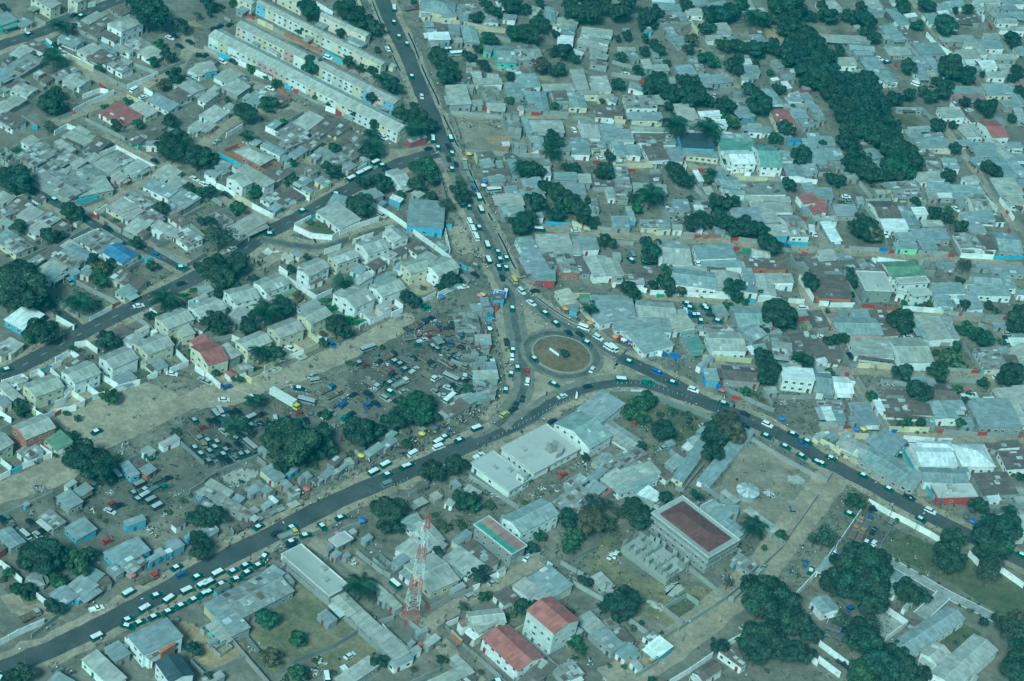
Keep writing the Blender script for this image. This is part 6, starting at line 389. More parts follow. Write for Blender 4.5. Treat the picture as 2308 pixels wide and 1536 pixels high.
# ------------------------------------------------------------------ materials
MATS = {}
class N:
    def __init__(self, name):
        self.m = bpy.data.materials.new(name)
        self.m.use_nodes = True
        self.t = self.m.node_tree
        self.b = self.t.nodes['Principled BSDF']
        self.b.inputs['Roughness'].default_value = 0.85
        MATS[name] = self.m
    def n(self, typ, **kw):
        x = self.t.nodes.new('ShaderNode' + typ)
        for k, v in kw.items():
            setattr(x, k, v)
        return x
    def l(self, a, b):
        self.t.links.new(a, b)
    def noise(self, vec, scale, detail=4, rough=.6):
        x = self.n('TexNoise')
        x.inputs['Scale'].default_value = scale
        x.inputs['Detail'].default_value = detail
        x.inputs['Roughness'].default_value = rough
        self.l(vec, x.inputs['Vector'])
        return x.outputs['Fac']
    def ramp(self, fac, *stops):
        x = self.n('ValToRGB')
        el = x.color_ramp.elements
        while len(el) < len(stops):
            el.new(.5)
        for e, (p, c) in zip(el, stops):
            e.position = p
            e.color = (*c, 1) if isinstance(c, tuple) else (c, c, c, 1)
        self.l(fac, x.inputs[0])
        return x.outputs[0]
    def mix(self, a, b, fac, typ='MIX'):
        x = self.n('MixRGB', blend_type=typ)
        for i, v in ((0, fac), (1, a), (2, b)):
            if hasattr(v, 'is_linked') or hasattr(v, 'links'):
                self.l(v, x.inputs[i])
            else:
                x.inputs[i].default_value = v if i == 0 else (*v, 1)
        return x.outputs[0]
    def own(self):                       # object coordinates, shifted per object so that no two look alike
        tc = self.n('TexCoord'); oi = self.n('ObjectInfo')
        ml = self.n('MATH'.title() if False else 'Math', operation='MULTIPLY')
        ml.inputs[1].default_value = 173.0
        self.l(oi.outputs['Random'], ml.inputs[0])
        va = self.n('VectorMath', operation='ADD')
        self.l(tc.outputs['Object'], va.inputs[0])
        self.l(ml.outputs[0], va.inputs[1])
        self.oi, self.tc = oi, tc
        return va.outputs[0]
    def done(self, col, rough=None, metal=None):
        self.l(col, self.b.inputs['Base Color'])
        if rough is not None: self.b.inputs['Roughness'].default_value = rough
        if metal is not None: self.b.inputs['Metallic'].default_value = metal
        return self.m

def m_wall():
    k = N('plaster'); v = k.own()
    a = k.ramp(k.noise(v, .55, 5), (.3, .72), (.7, 1.08))
    c = k.mix(k.oi.outputs['Color'], a, 1.0, 'MULTIPLY')
    st = k.ramp(k.noise(v, 1.7, 3), (.58, 0.), (.72, .5))
    c = k.mix(c, (.16, .14, .11), st)
    return k.done(c, .9)
def m_roof():
    k = N('roof_sheeting'); v = k.own()
    br = k.n('TexBrick', offset=.37)
    br.inputs['Scale'].default_value = 1.0
    br.inputs['Color1'].default_value = (.80, .80, .80, 1)
    br.inputs['Color2'].default_value = (1.12, 1.12, 1.12, 1)
    br.inputs['Mortar'].default_value = (.72, .72, .72, 1)
    br.inputs['Mortar Size'].default_value = .03
    br.inputs['Brick Width'].default_value = .95
    br.inputs['Row Height'].default_value = 2.6
    k.l(k.tc.outputs['Object'], br.inputs['Vector'])
    c = k.mix(k.oi.outputs['Color'], br.outputs[0], 1.0, 'MULTIPLY')
    c = k.mix(c, k.ramp(k.noise(v, .35, 6), (.28, .74), (.72, 1.12)), 1.0, 'MULTIPLY')
    wv = k.n('TexWave'); wv.inputs['Scale'].default_value = 1.6; wv.inputs['Distortion'].default_value = .4; wv.inputs['Detail'].default_value = 1
    k.l(k.tc.outputs['Object'], wv.inputs['Vector'])
    c = k.mix(c, k.ramp(wv.outputs['Fac'], (0., .90), (1., 1.04)), 1.0, 'MULTIPLY')
    sub = k.n('Math', operation='ADD'); k.l(k.noise(v, .5, 5, .7), sub.inputs[0]); k.l(k.oi.outputs['Alpha'], sub.inputs[1])
    rust = k.ramp(sub.outputs[0], (.66, 0.), (.86, .75))
    c = k.mix(c, (.15, .095, .07), rust)
    return k.done(c, .62)
def m_flat(name, c1, rough=.8, metal=0., amt=.25, scale=1.2, objcol=False, spec=None):
    k = N(name); v = k.own()
    a = k.ramp(k.noise(v, scale, 4), (.3, 1 - amt), (.7, 1 + amt * .5))
    c = k.mix(k.oi.outputs['Color'] if objcol else c1, a, 1.0, 'MULTIPLY')
    if spec is not None: k.b.inputs['Specular IOR Level'].default_value = spec
    return k.done(c, rough, metal)
def m_ground(name, stops, s1=.05, s2=.6, dark=.35, wet=(.10, .09, .075)):
    k = N(name)
    g = k.n('NewGeometry')
    v = g.outputs['Position']
    c = k.ramp(k.noise(v, s1, 6, .65), *stops)
    c = k.mix(c, k.ramp(k.noise(v, s2, 6, .7), (.3, .66), (.72, 1.2)), 1.0, 'MULTIPLY')
    c = k.mix(c, k.ramp(k.noise(v, .21, 5, .7), (.34, .72), (.68, 1.16)), 1.0, 'MULTIPLY')
    d = k.ramp(k.noise(v, s1 * 2.3, 5, .7), (.50, 0.), (.68, dark))
    c = k.mix(c, wet, d)
    c = k.mix(c, k.ramp(k.noise(v, 2.8, 2), (.35, .86), (.65, 1.08)), 1.0, 'MULTIPLY')
    return k.done(c, .95)
def m_asphalt():
    k = N('asphalt'); g = k.n('NewGeometry'); v = g.outputs['Position']
    c = k.ramp(k.noise(v, .09, 5), (.35, (.052, .054, .055)), (.7, (.094, .092, .085)))
    c = k.mix(c, (.20, .17, .13), k.ramp(k.noise(v, .22, 6, .7), (.56, 0.), (.78, .45)))
    c = k.mix(c, k.ramp(k.noise(v, 1.5, 3), (.3, .85), (.7, 1.1)), 1.0, 'MULTIPLY')
    return k.done(c, .85)
def m_leaf():
    k = N('leaves'); v = k.own()
    g = k.n('NewGeometry')
    c = k.mix(k.oi.outputs['Color'], k.ramp(g.outputs['Random Per Island'], (0., .40), (1., 1.65)), 1.0, 'MULTIPLY')
    c = k.mix(c, k.ramp(k.noise(v, 2.2, 3), (.36, .42), (.64, 1.8)), 1.0, 'MULTIPLY')
    c = k.mix(c, k.ramp(k.oi.outputs['Random'], (0., (1.15, 1.0, .8)), (1., (.85, 1.0, 1.05))), 1.0, 'MULTIPLY')
    return k.done(c, .75)
m_wall(); m_roof(); m_asphalt(); m_leaf()
m_flat('wood', (.16, .12, .08)); m_flat('bark', (.10, .08, .06))
m_flat('concrete', (.36, .35, .32), .9, 0, .3, .5)
m_flat('tinted', (1, 1, 1), .7, 0, .15, 1.0, True)
m_flat('car_paint', (1, 1, 1), .35, 0, .06, .6, True)
m_flat('glass_dark', (.018, .022, .026), .12, 0, .1)
m_flat('tyre_rubber', (.015, .015, .015), .8)
m_flat('window_frame', (.55, .55, .52), .6)
m_flat('dark_pane', (.03, .032, .034), .25, 0, .3)  # dark glass of the house windows
m_flat('steel', (.30, .31, .31), .45, .6)
m_flat('skin', (.05, .03, .02), .6)
m_flat('cloth', (1, 1, 1), .9, 0, .1, 2, True)
m_flat('trousers', (.035, .04, .06), .9, 0, .4, 3)
m_flat('white_paint', (.72, .72, .70), .6, 0, .1)
m_flat('road_line', (.55, .55, .50), .7, 0, .3, 3)
m_ground('earth', ((.30, (.14, .122, .095)), (.50, (.205, .178, .138)), (.68, (.29, .245, .18))), .045, .5, .6)
m_ground('dusty_asphalt', ((.35, (.20, .18, .145)), (.65, (.26, .23, .18))), .07, .6, .3, (.11, .105, .095))
m_ground('worn_track', ((.35, (.10, .098, .09)), (.65, (.145, .138, .12))), .1, .8, .2)
m_ground('dirt_road', ((.35, (.31, .25, .18)), (.65, (.41, .33, .235))), .08, .6, .25)
GM = {'grass': ((.3, (.085, .10, .05)), (.7, (.16, .145, .08))), 'grassdry': ((.35, (.12, .125, .06)), (.6, (.27, .22, .13))),
      'sand': ((.35, (.22, .185, .14)), (.65, (.34, .28, .20))), 'tan': ((.35, (.33, .275, .20)), (.65, (.44, .355, .25))),
      'pale': ((.4, (.42, .39, .33)), (.6, (.55, .51, .44))), 'white': ((.4, (.6, .58, .53)), (.6, (.74, .72, .67))),
      'ochre': ((.35, (.33, .23, .125)), (.65, (.42, .31, .18))), 'oil': ((.3, (.085, .075, .062)), (.65, (.20, .17, .13))),
      'scrub': ((.35, (.10, .10, .055)), (.65, (.22, .18, .11))), 'bed': ((.35, (.155, .105, .06)), (.65, (.22, .155, .095))), 'concrete': ((.4, (.30, .29, .265)), (.6, (.38, .365, .33)))}
for k_, s_ in GM.items():
    m_ground('soil_' + k_, s_, .09, .7, .45 if k_ in ('oil', 'scrub', 'grass', 'grassdry') else .12, (.06, .065, .04) if k_ in ('grass', 'grassdry', 'scrub') else (.12, .105, .085))

# ------------------------------------------------------------------ mesh tools
class MB:
    def __init__(s): s.v, s.f, s.m = [], [], []
    def face(s, pts, m=0):
        o = len(s.v); s.v += pts; s.f.append(tuple(range(o, o + len(pts)))); s.m.append(m)
    def hexa(s, b, t, m=0):              # bottom ring, top ring (same length)
        o, n = len(s.v), len(b); s.v += list(b) + list(t)
        s.f.append(tuple(o + i for i in reversed(range(n)))); s.f.append(tuple(o + n + i for i in range(n))); s.m += [m, m]
        for i in range(n):
            j = (i + 1) % n
            s.f.append((o + i, o + j, o + n + j, o + n + i)); s.m.append(m)
    def box(s, x0, x1, y0, y1, z0, z1, m=0, tx=0, ty=0):
        s.hexa([(x0, y0, z0), (x1, y0, z0), (x1, y1, z0), (x0, y1, z0)], [(x0 + tx, y0 + ty, z1), (x1 - tx, y0 + ty, z1), (x1 - tx, y1 - ty, z1), (x0 + tx, y1 - ty, z1)], m)
    def prism(s, prof, x0, x1, m=0):     # (y, z) profile pushed along x
        s.hexa([(x0, y, z) for y, z in prof], [(x1, y, z) for y, z in prof], m)
    def side(s, prof, y0, y1, m=0, taper=0):   # (x, z) profile pushed along y
        s.hexa([(x, y1, z) for x, z in prof], [(x, y0, z) for x, z in prof], m)
    def cyl(s, c, r0, r1, z0, z1, n=8, m=0):
        s.hexa([(c[0] + r0 * math.cos(6.2832 * i / n), c[1] + r0 * math.sin(6.2832 * i / n), z0) for i in range(n)],
               [(c[0] + r1 * math.cos(6.2832 * i / n), c[1] + r1 * math.sin(6.2832 * i / n), z1) for i in range(n)], m)
    def tube(s, a, b, r, n=4, m=0, r2=None):
        a, b = Vector(a), Vector(b); d = (b - a).normalized()
        u = d.orthogonal().normalized(); w = d.cross(u); r2 = r if r2 is None else r2
        s.hexa([tuple(a + (u * math.cos(6.2832 * i / n) + w * math.sin(6.2832 * i / n)) * r) for i in range(n)],
               [tuple(b + (u * math.cos(6.2832 * i / n) + w * math.sin(6.2832 * i / n)) * r2) for i in range(n)], m)
    def mesh(s, name, *mats, smooth=False):
        me = bpy.data.meshes.new(name)
        me.from_pydata([tuple(p) for p in s.v], [], s.f)
        for m in mats: me.materials.append(MATS[m])
        if len(mats) > 1: me.polygons.foreach_set('material_index', s.m)
        if smooth: me.polygons.foreach_set('use_smooth', [True] * len(me.polygons))
        me.update()
        return me
def obj(name, me, parent=None, loc=(0, 0, 0), rz=0., scale=None, col=None, rot=None):
    o = bpy.data.objects.new(name, me)
    COL.objects.link(o)
    o.location = loc
    if rot is not None: o.rotation_euler = rot
    elif rz: o.rotation_euler = (0, 0, rz)
    if scale is not None: o.scale = scale
    if parent is not None: o.parent = parent
    if col is not None: o.color = tuple(col) if len(col) == 4 else (*col, 0.)
    return o
THINGS = []
def thing(o, cat, desc, group, label=None):
    o['kind'] = 'thing'; o['category'] = cat; o['group'] = group
    if label: o['label'] = label
    else: THINGS.append((o, desc))
    return o
def root(name, x, y, rz=0., z=0.):
    return obj(name, None, None, (x, y, z), rz)
def struct(name, me, z=0.):
    o = obj(name, me, None, (0, 0, z)); o['kind'] = 'structure'; return o
def vary(c, a=.12):
    k = 1 + random.uniform(-a, a)
    return tuple(min(.95, v * k * (1 + random.uniform(-.03, .03))) for v in c)
def cut(d, k): return k * d

# ------------------------------------------------------------------ ground, roads, patches
b = MB()
for i in range(12):
    for j in range(12):
        x0, y0 = -1100 + i * 200, -800 + j * 200
        b.face([(x0, y0, 0), (x0 + 200, y0, 0), (x0 + 200, y0 + 200, 0), (x0, y0 + 200, 0)])
struct('ground', b.mesh('ground', 'earth'))
ZL = [0.006]
def nextz():
    ZL[0] += .0015
    return ZL[0]
def smooth(pts, n=4):
    out = []
    for i in range(len(pts) - 1):
        p0 = np.array(pts[max(i - 1, 0)]); p1 = np.array(pts[i]); p2 = np.array(pts[i + 1]); p3 = np.array(pts[min(i + 2, len(pts) - 1)])
        for k in range(n):
            t = k / n
            out.append(.5 * ((2 * p1) + (-p0 + p2) * t + (2 * p0 - 5 * p1 + 4 * p2 - p3) * t * t + (-p0 + 3 * p1 - 3 * p2 + p3) * t ** 3))
    out.append(np.array(pts[-1], float))
    return out
def offset(pts, d):
    out = []
    for i, p in enumerate(pts):
        t = pts[min(i + 1, len(pts) - 1)] - pts[max(i - 1, 0)]
        t = t / (np.hypot(*t) + 1e-9)
        out.append(p + np.array([-t[1], t[0]]) * d)
    return out
def strip(l, r):
    m = MB()
    for i in range(len(l) - 1):
        m.face([(*r[i], 0), (*r[i + 1], 0), (*l[i + 1], 0), (*l[i], 0)])
    return m
LOTS = [np.array(p) for n_, mk, p in PATCH if n_ == 'sand_lot']
def dashes(pts, every, length, w):
    m = MB(); acc = 0.; on = 0
    for i in range(len(pts) - 1):
        a, c = pts[i], pts[i + 1]; L = np.hypot(*(c - a)); u = (c - a) / (L + 1e-9); nrm = np.array([-u[1], u[0]]) * w / 2
        s = -acc
        while s < L:
            s0, s1 = max(s, 0), min(s + length, L)
            if s1 > s0:
                p, q = a + u * s0, a + u * s1
                m.face([(*(p - nrm), 0), (*(q - nrm), 0), (*(q + nrm), 0), (*(p + nrm), 0)])
            s += every
        acc = (acc + L) % every
    return m
def wob(l, amp, seed):
    r_ = np.random.RandomState(seed)
    return [p + r_.normal(size=2) * amp for p in l]
for i, (name, mk, pts) in enumerate(PATCH):
    pc = [np.array(p, float) for p in pts]
    if name not in ('driveway', 'yard_floor'):
        ctr = sum(pc) / len(pc)
        pc = smooth(pts + pts[:1], 9)[:-1]
        pc = wob(pc, .3 if name != 'sand_spot' else .42, i)
    struct(name, None) if False else None
    me = bpy.data.meshes.new(name)
    bm = bmesh.new()
    f = bm.faces.new([bm.verts.new((*p, 0)) for p in pc])
    f.normal_update()
    if f.normal.z < 0: f.normal_flip()
    bmesh.ops.triangulate(bm, faces=bm.faces[:])
    bm.to_mesh(me); bm.free()
    me.materials.append(MATS['soil_' + mk])
    struct(name, me, nextz() + (.05 if name in ('driveway',) else 0))

ZL[0] = max(ZL[0], .07)
for pas in (0, 1, 2):
    for i, (name, w, pts) in enumerate(ROADS):
        pc = smooth(pts, 6)
        if name == 'dirt_street' and pas == 0:
            struct(name, strip(wob(offset(pc, w / 2), .25, i), wob(offset(pc, -w / 2), .25, i + 99)).mesh(name, 'dirt_road'), nextz())
        elif name == 'drain_channel' and pas == 2:
            d = struct(name, None) if False else root(name, 0, 0); d['kind'] = 'structure'
            obj('channel_bed', strip(offset(pc, w * .5), offset(pc, -w * .5)).mesh('channel_bed', 'tyre_rubber'), d, (0, 0, nextz()))  # dark silt bed, coloured near-black to stand in for a deep ditch's shade
            for sg in (1, -1):
                m = MB(); a_, b_ = offset(pc, sg * w * .5), offset(pc, sg * (w * .5 + .22))
                for q in range(len(pc) - 1):
                    m.hexa([(*a_[q], 0), (*a_[q + 1], 0), (*b_[q + 1], 0), (*b_[q], 0)][::sg], [(*a_[q], .3), (*a_[q + 1], .3), (*b_[q + 1], .3), (*b_[q], .3)][::sg])
                obj('channel_kerb', m.mesh('channel_kerb', 'concrete'), d)
        elif name == 'driveway' and pas == 1:
            struct(name, strip(offset(pc, w / 2), offset(pc, -w / 2)).mesh(name, 'soil_concrete'), nextz())
            for sg in (1, -1): struct('kerb', strip(*[offset(pc, sg * (w / 2 + e_)) for e_ in ((.16, -.16) if sg > 0 else (-.16, .16))]).mesh('kerb', 'white_paint'), nextz())
        elif name not in ('dirt_street', 'drain_channel') and pas == 1:
            # sandy shoulder first, then the asphalt with a worn edge
            struct('road_shoulder', strip(wob(offset(pc, w / 2 + 3.2), .5, i), wob(offset(pc, -w / 2 - 3.2), .5, i + 50)).mesh('road_shoulder', 'dirt_road'), nextz())
    if pas == 1:
        for i, (name, w, pts) in enumerate(ROADS):
            if name in ('dirt_street', 'drain_channel', 'driveway'): continue
            pc = smooth(pts, 6)
            dusty = name in ('dusty_road', 'curved_lane', 'dusty_verge')
            struct(name, strip(wob(offset(pc, w / 2), .16, i), wob(offset(pc, -w / 2), .16, i + 50)).mesh(name, 'dusty_asphalt' if dusty else 'asphalt'), nextz())
            if dusty and name != 'dusty_verge':
                struct('wheel_track', strip(wob(offset(pc, 1.5), .22, i + 7), wob(offset(pc, -1.3), .22, i + 8)).mesh('wheel_track', 'worn_track'), nextz())
            if name in ('west_road', 'upper_road', 'side_road'):
                struct('road_marking', dashes(pc, 9., 2.6, .16).mesh('road_marking', 'road_line'), nextz())

# ------------------------------------------------------------------ buildings
ROOF = {'g': ((.29, .315, .31), 'grey tin-roofed'), 'l': ((.40, .385, .335), 'pale sheet-roofed'), 'w': ((.74, .74, .72), 'white-roofed'), 'b': ((.155, .12, .10), 'rust-brown roofed'),
        'm': ((.27, .265, .245), 'patchy rust-roofed'), 'n': ((.19, .27, .17), 'green-roofed'), 't': ((.20, .30, .24), 'sea-green roofed'), 'r': ((.34, .125, .11), 'red-roofed'), 'd': ((.06, .07, .085), 'dark slate-roofed'),
        'k': ((.40, .39, .36), 'concrete-roofed'), 'c': ((.47, .43, .34), 'cream-roofed'), 'B': ((.11, .21, .34), 'blue-roofed'), 'p': ((.34, .20, .18), 'pinkish-roofed'), 'o': ((.40, .19, .11), 'orange-roofed'), 's': ((.3, .3, .3), 'grey-roofed')}
WALL = {'w': ((.73, .73, .69), 'white'), 'c': ((.30, .30, .28), 'bare block'), 'y': ((.62, .57, .42), 'cream'), 'b': ((.17, .36, .48), 'blue'), 'p': ((.55, .34, .30), 'pink'), 'o': ((.36, .15, .09), 'brick-red'),
        't': ((.20, .52, .43), 'turquoise'), 'r': ((.34, .05, .05), 'red'), 'g': ((.22, .30, .22), 'green-grey'), 'n': ((.34, .58, .34), 'lime'), 'B': ((.05, .12, .45), 'deep blue'), 'k': ((.30, .31, .30), 'grey'), 'd': ((.1, .1, .1), 'dark'), 'l': ((.6, .6, .55), 'pale'), 's': ((.4, .4, .4), 'grey'), 'm': ((.3, .3, .3), 'grey')}
def unit_box():
    m = MB(); m.box(-.5, .5, -.5, .5, 0, 1); return m
UB = {k: unit_box().mesh('unit_' + k, k) for k in ('plaster', 'roof_sheeting', 'tinted', 'concrete', 'wood', 'steel', 'white_paint')}
m = MB()
for x0, x1, z0, z1 in ((-.62, -.52, -.56, .56), (.52, .62, -.56, .56), (-.52, .52, .46, .56), (-.52, .52, -.56, -.46), (-.03, .03, -.46, .46)):
    m.box(x0, x1, -.07, .02, z0, z1)
W_FRAME = m.mesh('window', 'window_frame')
m = MB(); m.box(-.52, .52, -.03, .02, -.46, .46)
W_PANE = m.mesh('pane', 'dark_pane')
m = MB(); m.box(-.52, .52, -.03, .02, -.46, .46, 1)
for x0, x1, z0, z1 in ((-.62, -.52, -.56, .56), (.52, .62, -.56, .56), (-.52, .52, .46, .56), (-.52, .52, -.56, -.46)):
    m.box(x0, x1, -.07, .02, z0, z1, 0)
W_BOTH = m.mesh('window', 'window_frame', 'dark_pane')
m = MB(); m.box(-.48, .48, -.05, .02, 0, 2.0); m.box(-.56, -.48, -.08, .02, 0, 2.1); m.box(.48, .56, -.08, .02, 0, 2.1); m.box(-.48, .48, -.08, .02, 2.0, 2.1)
DOOR = m.mesh('door', 'tinted')
CAMP = Vector((0, CAM_Y))
DOORC = [(.20, .035, .03), (.12, .07, .05), (.05, .06, .08), (.25, .25, .24), (.05, .14, .20)]
SHEETC = [(.40, .41, .40), (.50, .50, .47), (.17, .115, .09), (.24, .16, .12), (.33, .33, .31), (.13, .10, .09), (.62, .62, .60)]
KINDS = {'shed': ('shed', 'small sheds between the houses'), 'outbuilding': ('outbuilding', 'outbuildings in the yards'), 'house': ('house', 'single storey houses of the town'), 'cottage': ('cottage', 'small one-room cottages'), 'bungalow': ('bungalow', 'gabled bungalows'),
         'hall': ('hall', 'large workshop and shop halls'), 'two_storey_house': ('townhouse', 'two storey houses'), 'terrace_block': ('terrace', 'long terraces of row houses'), 'apartment_block': ('apartment block', 'taller blocks'),
         'flat_roofed_building': ('building', 'flat roofed concrete buildings'), 'unfinished_building': ('building shell', 'unfinished buildings without roofs'), 'open_shelter': ('shelter', 'open shelters on posts'), 'vendor_table': ('stall table', 'vendor tables by the main road'), 'kiosk': ('kiosk', 'roadside kiosks')}
KWORD = {'terrace_block': 'terrace', 'two_storey_house': 'two-storey house', 'flat_roofed_building': 'flat block', 'unfinished_building': 'roofless shell', 'open_shelter': 'open shelter', 'vendor_table': 'vendor table'}
BUILDINGS = []
def rbox(me, name, par, x0, x1, y0, y1, z0, z1, col=None):
    return obj(name, UB[me], par, ((x0 + x1) / 2, (y0 + y1) / 2, z0), 0, (x1 - x0, y1 - y0, z1 - z0), col)
def house(cx, cy, L, W, ang, h, code):
    t, rc, wc = code[0], code[1], code[2]
    if h < 4.8 and t not in 'op': L *= 1.06; W *= 1.06
    area = L * W
    far = cy > 190
    h += random.uniform(-.14, .14)
    if t == 'o': kind = 'vendor_table' if h < 1.9 else 'open_shelter'
    elif t == 'u': kind = 'unfinished_building'
    elif t == 'p': kind = 'flat_roofed_building'
    elif L > 55 or W > 55: kind = 'terrace_block'
    elif h > 7: kind = 'apartment_block'
    elif h >= 4.85: kind = 'two_storey_house'
    elif area < 14: kind = 'shed'
    elif area < 27: kind = 'outbuilding'
    elif area > 170: kind = 'hall'
    elif t in 'gx': kind = 'bungalow'
    elif area < 48: kind = 'cottage'
    else: kind = 'house'
    o = root(kind, cx, cy, ang)
    rcol, wcol = vary(ROOF[rc][0]), vary(WALL[wc][0], .08)
    rust = {'m': .16, 'b': .10, 'g': random.choice((-.3, -.05, .04)), 'l': -.08}.get(rc, -.3)
    rcol = (*rcol, rust)
    toc = CAMP - Vector((cx, cy)); ca, sa = math.cos(ang), math.sin(ang)
    cl = Vector((toc.x * ca + toc.y * sa, -toc.x * sa + toc.y * ca)).normalized()
    ov = .32 if min(L, W) > 4 else .14
    wx, wy = L / 2 - ov, W / 2 - ov
    kw = KWORD.get(kind, kind)
    wname = WALL[wc][1]
    desc = (ROOF[rc][1] + ' ' + (wname + ' ' if kind not in ('vendor_table', 'open_shelter', 'unfinished_building') else '') + kw)
    if t == 'u': desc = 'grey blockwork ' + kw
    thing(o, KINDS[kind][0], desc, KINDS[kind][1])
    BUILDINGS.append((o, cx, cy, desc, kind))
    if t == 'o':
        rbox('roof_sheeting', 'table_top' if h < 1.9 else 'roof', o, -L / 2, L / 2, -W / 2, W / 2, h - .08, h, rcol)
        for sx in (-1, 1):
            for sy in (-1, 1):
                rbox('wood', 'leg' if h < 1.9 else 'post', o, sx * (L / 2 - .2) - .06, sx * (L / 2 - .2) + .06, sy * (W / 2 - .2) - .06, sy * (W / 2 - .2) + .06, 0, h - .08)
        return
    if t == 'u':
        th = .22
        hb = 2.75 if h >= 3.7 else 0.
        def shell(z0, ztop, rag):
            for x0, x1, y0, y1 in ((-L / 2, L / 2, -W / 2, -W / 2 + th), (-L / 2, L / 2, W / 2 - th, W / 2), (-L / 2, -L / 2 + th, -W / 2 + th, W / 2 - th), (L / 2 - th, L / 2, -W / 2 + th, W / 2 - th)):
                n = max(1, int(max(x1 - x0, y1 - y0) / 2.4))
                for i in range(n):
                    if rag and random.random() < .22: continue
                    u0, u1 = i / n + .02, (i + 1) / n - .02
                    if x1 - x0 > y1 - y0: bx_ = (x0 + (x1 - x0) * u0, x0 + (x1 - x0) * u1, y0, y1)
                    else: bx_ = (x0, x1, y0 + (y1 - y0) * u0, y0 + (y1 - y0) * u1)
                    rbox('plaster', 'wall', o, *bx_, z0, (ztop - z0) * (random.choice((1, 1, .9, .6)) if rag else random.choice((1, .95))) + z0, vary(wcol, .2))
            nx_, ny_ = max(1, int(L / 2.7)), max(1, int(W / 2.9))
            for i in range(nx_):
                for q in range(ny_):
                    x0, y0 = -L / 2 + L * i / nx_, -W / 2 + W * q / ny_
                    if i and random.random() < .75: rbox('plaster', 'partition', o, x0 - .09, x0 + .09, y0 + .25, y0 + W / ny_ - .25, z0, z0 + (ztop - z0) * random.choice((1, .9, .65, .4)), vary(wcol, .2))
                    if q and random.random() < .6: rbox('plaster', 'partition', o, x0 + .25, x0 + L / nx_ - .25, y0 - .09, y0 + .09, z0, z0 + (ztop - z0) * random.choice((1, .9, .65, .4)), vary(wcol, .2))
        if hb:
            for x0, x1, y0, y1 in ((-L / 2 + .3, L / 2 - .3, -W / 2 + .3, W / 2 - .3),):
                rbox('plaster', 'wall', o, x0, x1, y0, y1, 0, hb - .2, wcol)
            rbox('concrete', 'floor_slab', o, -L / 2, L / 2, -W / 2, W / 2, hb - .2, hb, (.4, .4, .38))
            for i in range(max(2, int(L / 3.2)) + 1):
                x = -L / 2 + .2 + (L - .4) * i / max(2, int(L / 3.2))
                for y in (-W / 2 + .16, W / 2 - .16): rbox('concrete', 'column', o, x - .13, x + .13, y - .13, y + .13, 0, hb - .2)
            shell(hb + .004, h + 1.5, True)
        else: shell(0, h, False)
        return
    if t == 's' and area > 55 and h < 5 and rc in 'gml' and random.random() < .38:
        if W > L: pass
        else: t = 'G'
    if t == 'p':
        w2 = .5
        rbox('plaster', 'wall', o, -L / 2 + w2, L / 2 - w2, -W / 2 + w2, W / 2 - w2, 0, h - .3, wcol)
        rbox('plaster', 'roof', o, -L / 2, L / 2, -W / 2, W / 2, h - .3, h, vary((.42, .41, .375)))
        mm = MB()
        for x0, x1, y0, y1 in ((-L / 2, L / 2, -W / 2, -W / 2 + .22), (-L / 2, L / 2, W / 2 - .22, W / 2), (-L / 2, -L / 2 + .22, -W / 2 + .22, W / 2 - .22), (L / 2 - .22, L / 2, -W / 2 + .22, W / 2 - .22)):
            mm.box(x0, x1, y0, y1, h + .003, h + .4)
        obj('parapet', mm.mesh('parapet', 'plaster'), o, col=vary((.6, .6, .56)))
        wx, wy = L / 2 - w2, W / 2 - w2
        if h > 7.5:
            ml = MB(); iL, iW, rise = L / 2 - 2.3, W / 2 - 2.3, 1.3
            rl = max(.1, iL - iW)
            A = [(-iL, -iW, h + .45), (iL, -iW, h + .45), (iL, iW, h + .45), (-iL, iW, h + .45)]; Pt, Qt = (-rl, 0, h + .45 + rise), (rl, 0, h + .45 + rise)
            if iW > iL:
                rl = iW - iL; Pt, Qt = (0, -rl, h + .45 + rise), (0, rl, h + .45 + rise)
                ml.face([A[0], A[1], Pt]); ml.face([A[1], A[2], Qt, Pt]); ml.face([A[2], A[3], Qt]); ml.face([A[3], A[0], Pt, Qt])
            else:
                ml.face([A[0], A[1], Qt, Pt]); ml.face([A[1], A[2], Qt]); ml.face([A[2], A[3], Pt, Qt]); ml.face([A[3], A[0], Pt])
            ml.box(-iL, iL, -iW, iW, h + .003, h + .44)
            obj('upper_roof', ml.mesh('upper_roof', 'roof_sheeting'), o, col=(.15, .065, .058, -.3))
            for zz in (h * .36, h * .68):
                rbox('concrete', 'gallery', o, -L / 2 + .1, L / 2 - .1, -W / 2 + .1, W / 2 - .1, zz, zz + .25)
                rl2 = MB()
                for x0, x1, y0, y1 in ((-L / 2 + .1, L / 2 - .1, -W / 2 + .1, -W / 2 + .2), (-L / 2 + .1, L / 2 - .1, W / 2 - .2, W / 2 - .1), (-L / 2 + .1, -L / 2 + .2, -W / 2 + .2, W / 2 - .2), (L / 2 - .2, L / 2 - .1, -W / 2 + .2, W / 2 - .2)):
                    rl2.box(x0, x1, y0, y1, zz + .253, zz + 1.1)
                obj('balustrade', rl2.mesh('balustrade', 'concrete'), o)
        elif rc in 'pr':
            sp = (-.05 * W, .05 * W)
            rbox('roof_sheeting', 'roof_strip', o, -L / 2 + .3, L / 2 - .3, -W / 2 + .3, -W * .12, h + .05, h + .22, (.16, .33, .24, -.3))
            rbox('roof_sheeting', 'roof_strip', o, -L / 2 + .3, L / 2 - .3, -W * .12 + .02, W / 2 - .3, h + .05, h + .2, (.36, .22, .19, -.3))
        elif area > 60:
            for _ in range(2):
                x, y = random.uniform(-.3, .3) * L, random.uniform(-.3, .3) * W
                rbox('plaster', 'roof_hatch', o, x - 1, x + 1, y - .8, y + .8, h, h + random.uniform(.5, 1.2), (.38, .37, .34))
        zr = lambda x, y: h
        slope = 0
        wtop = h - .3
    else:
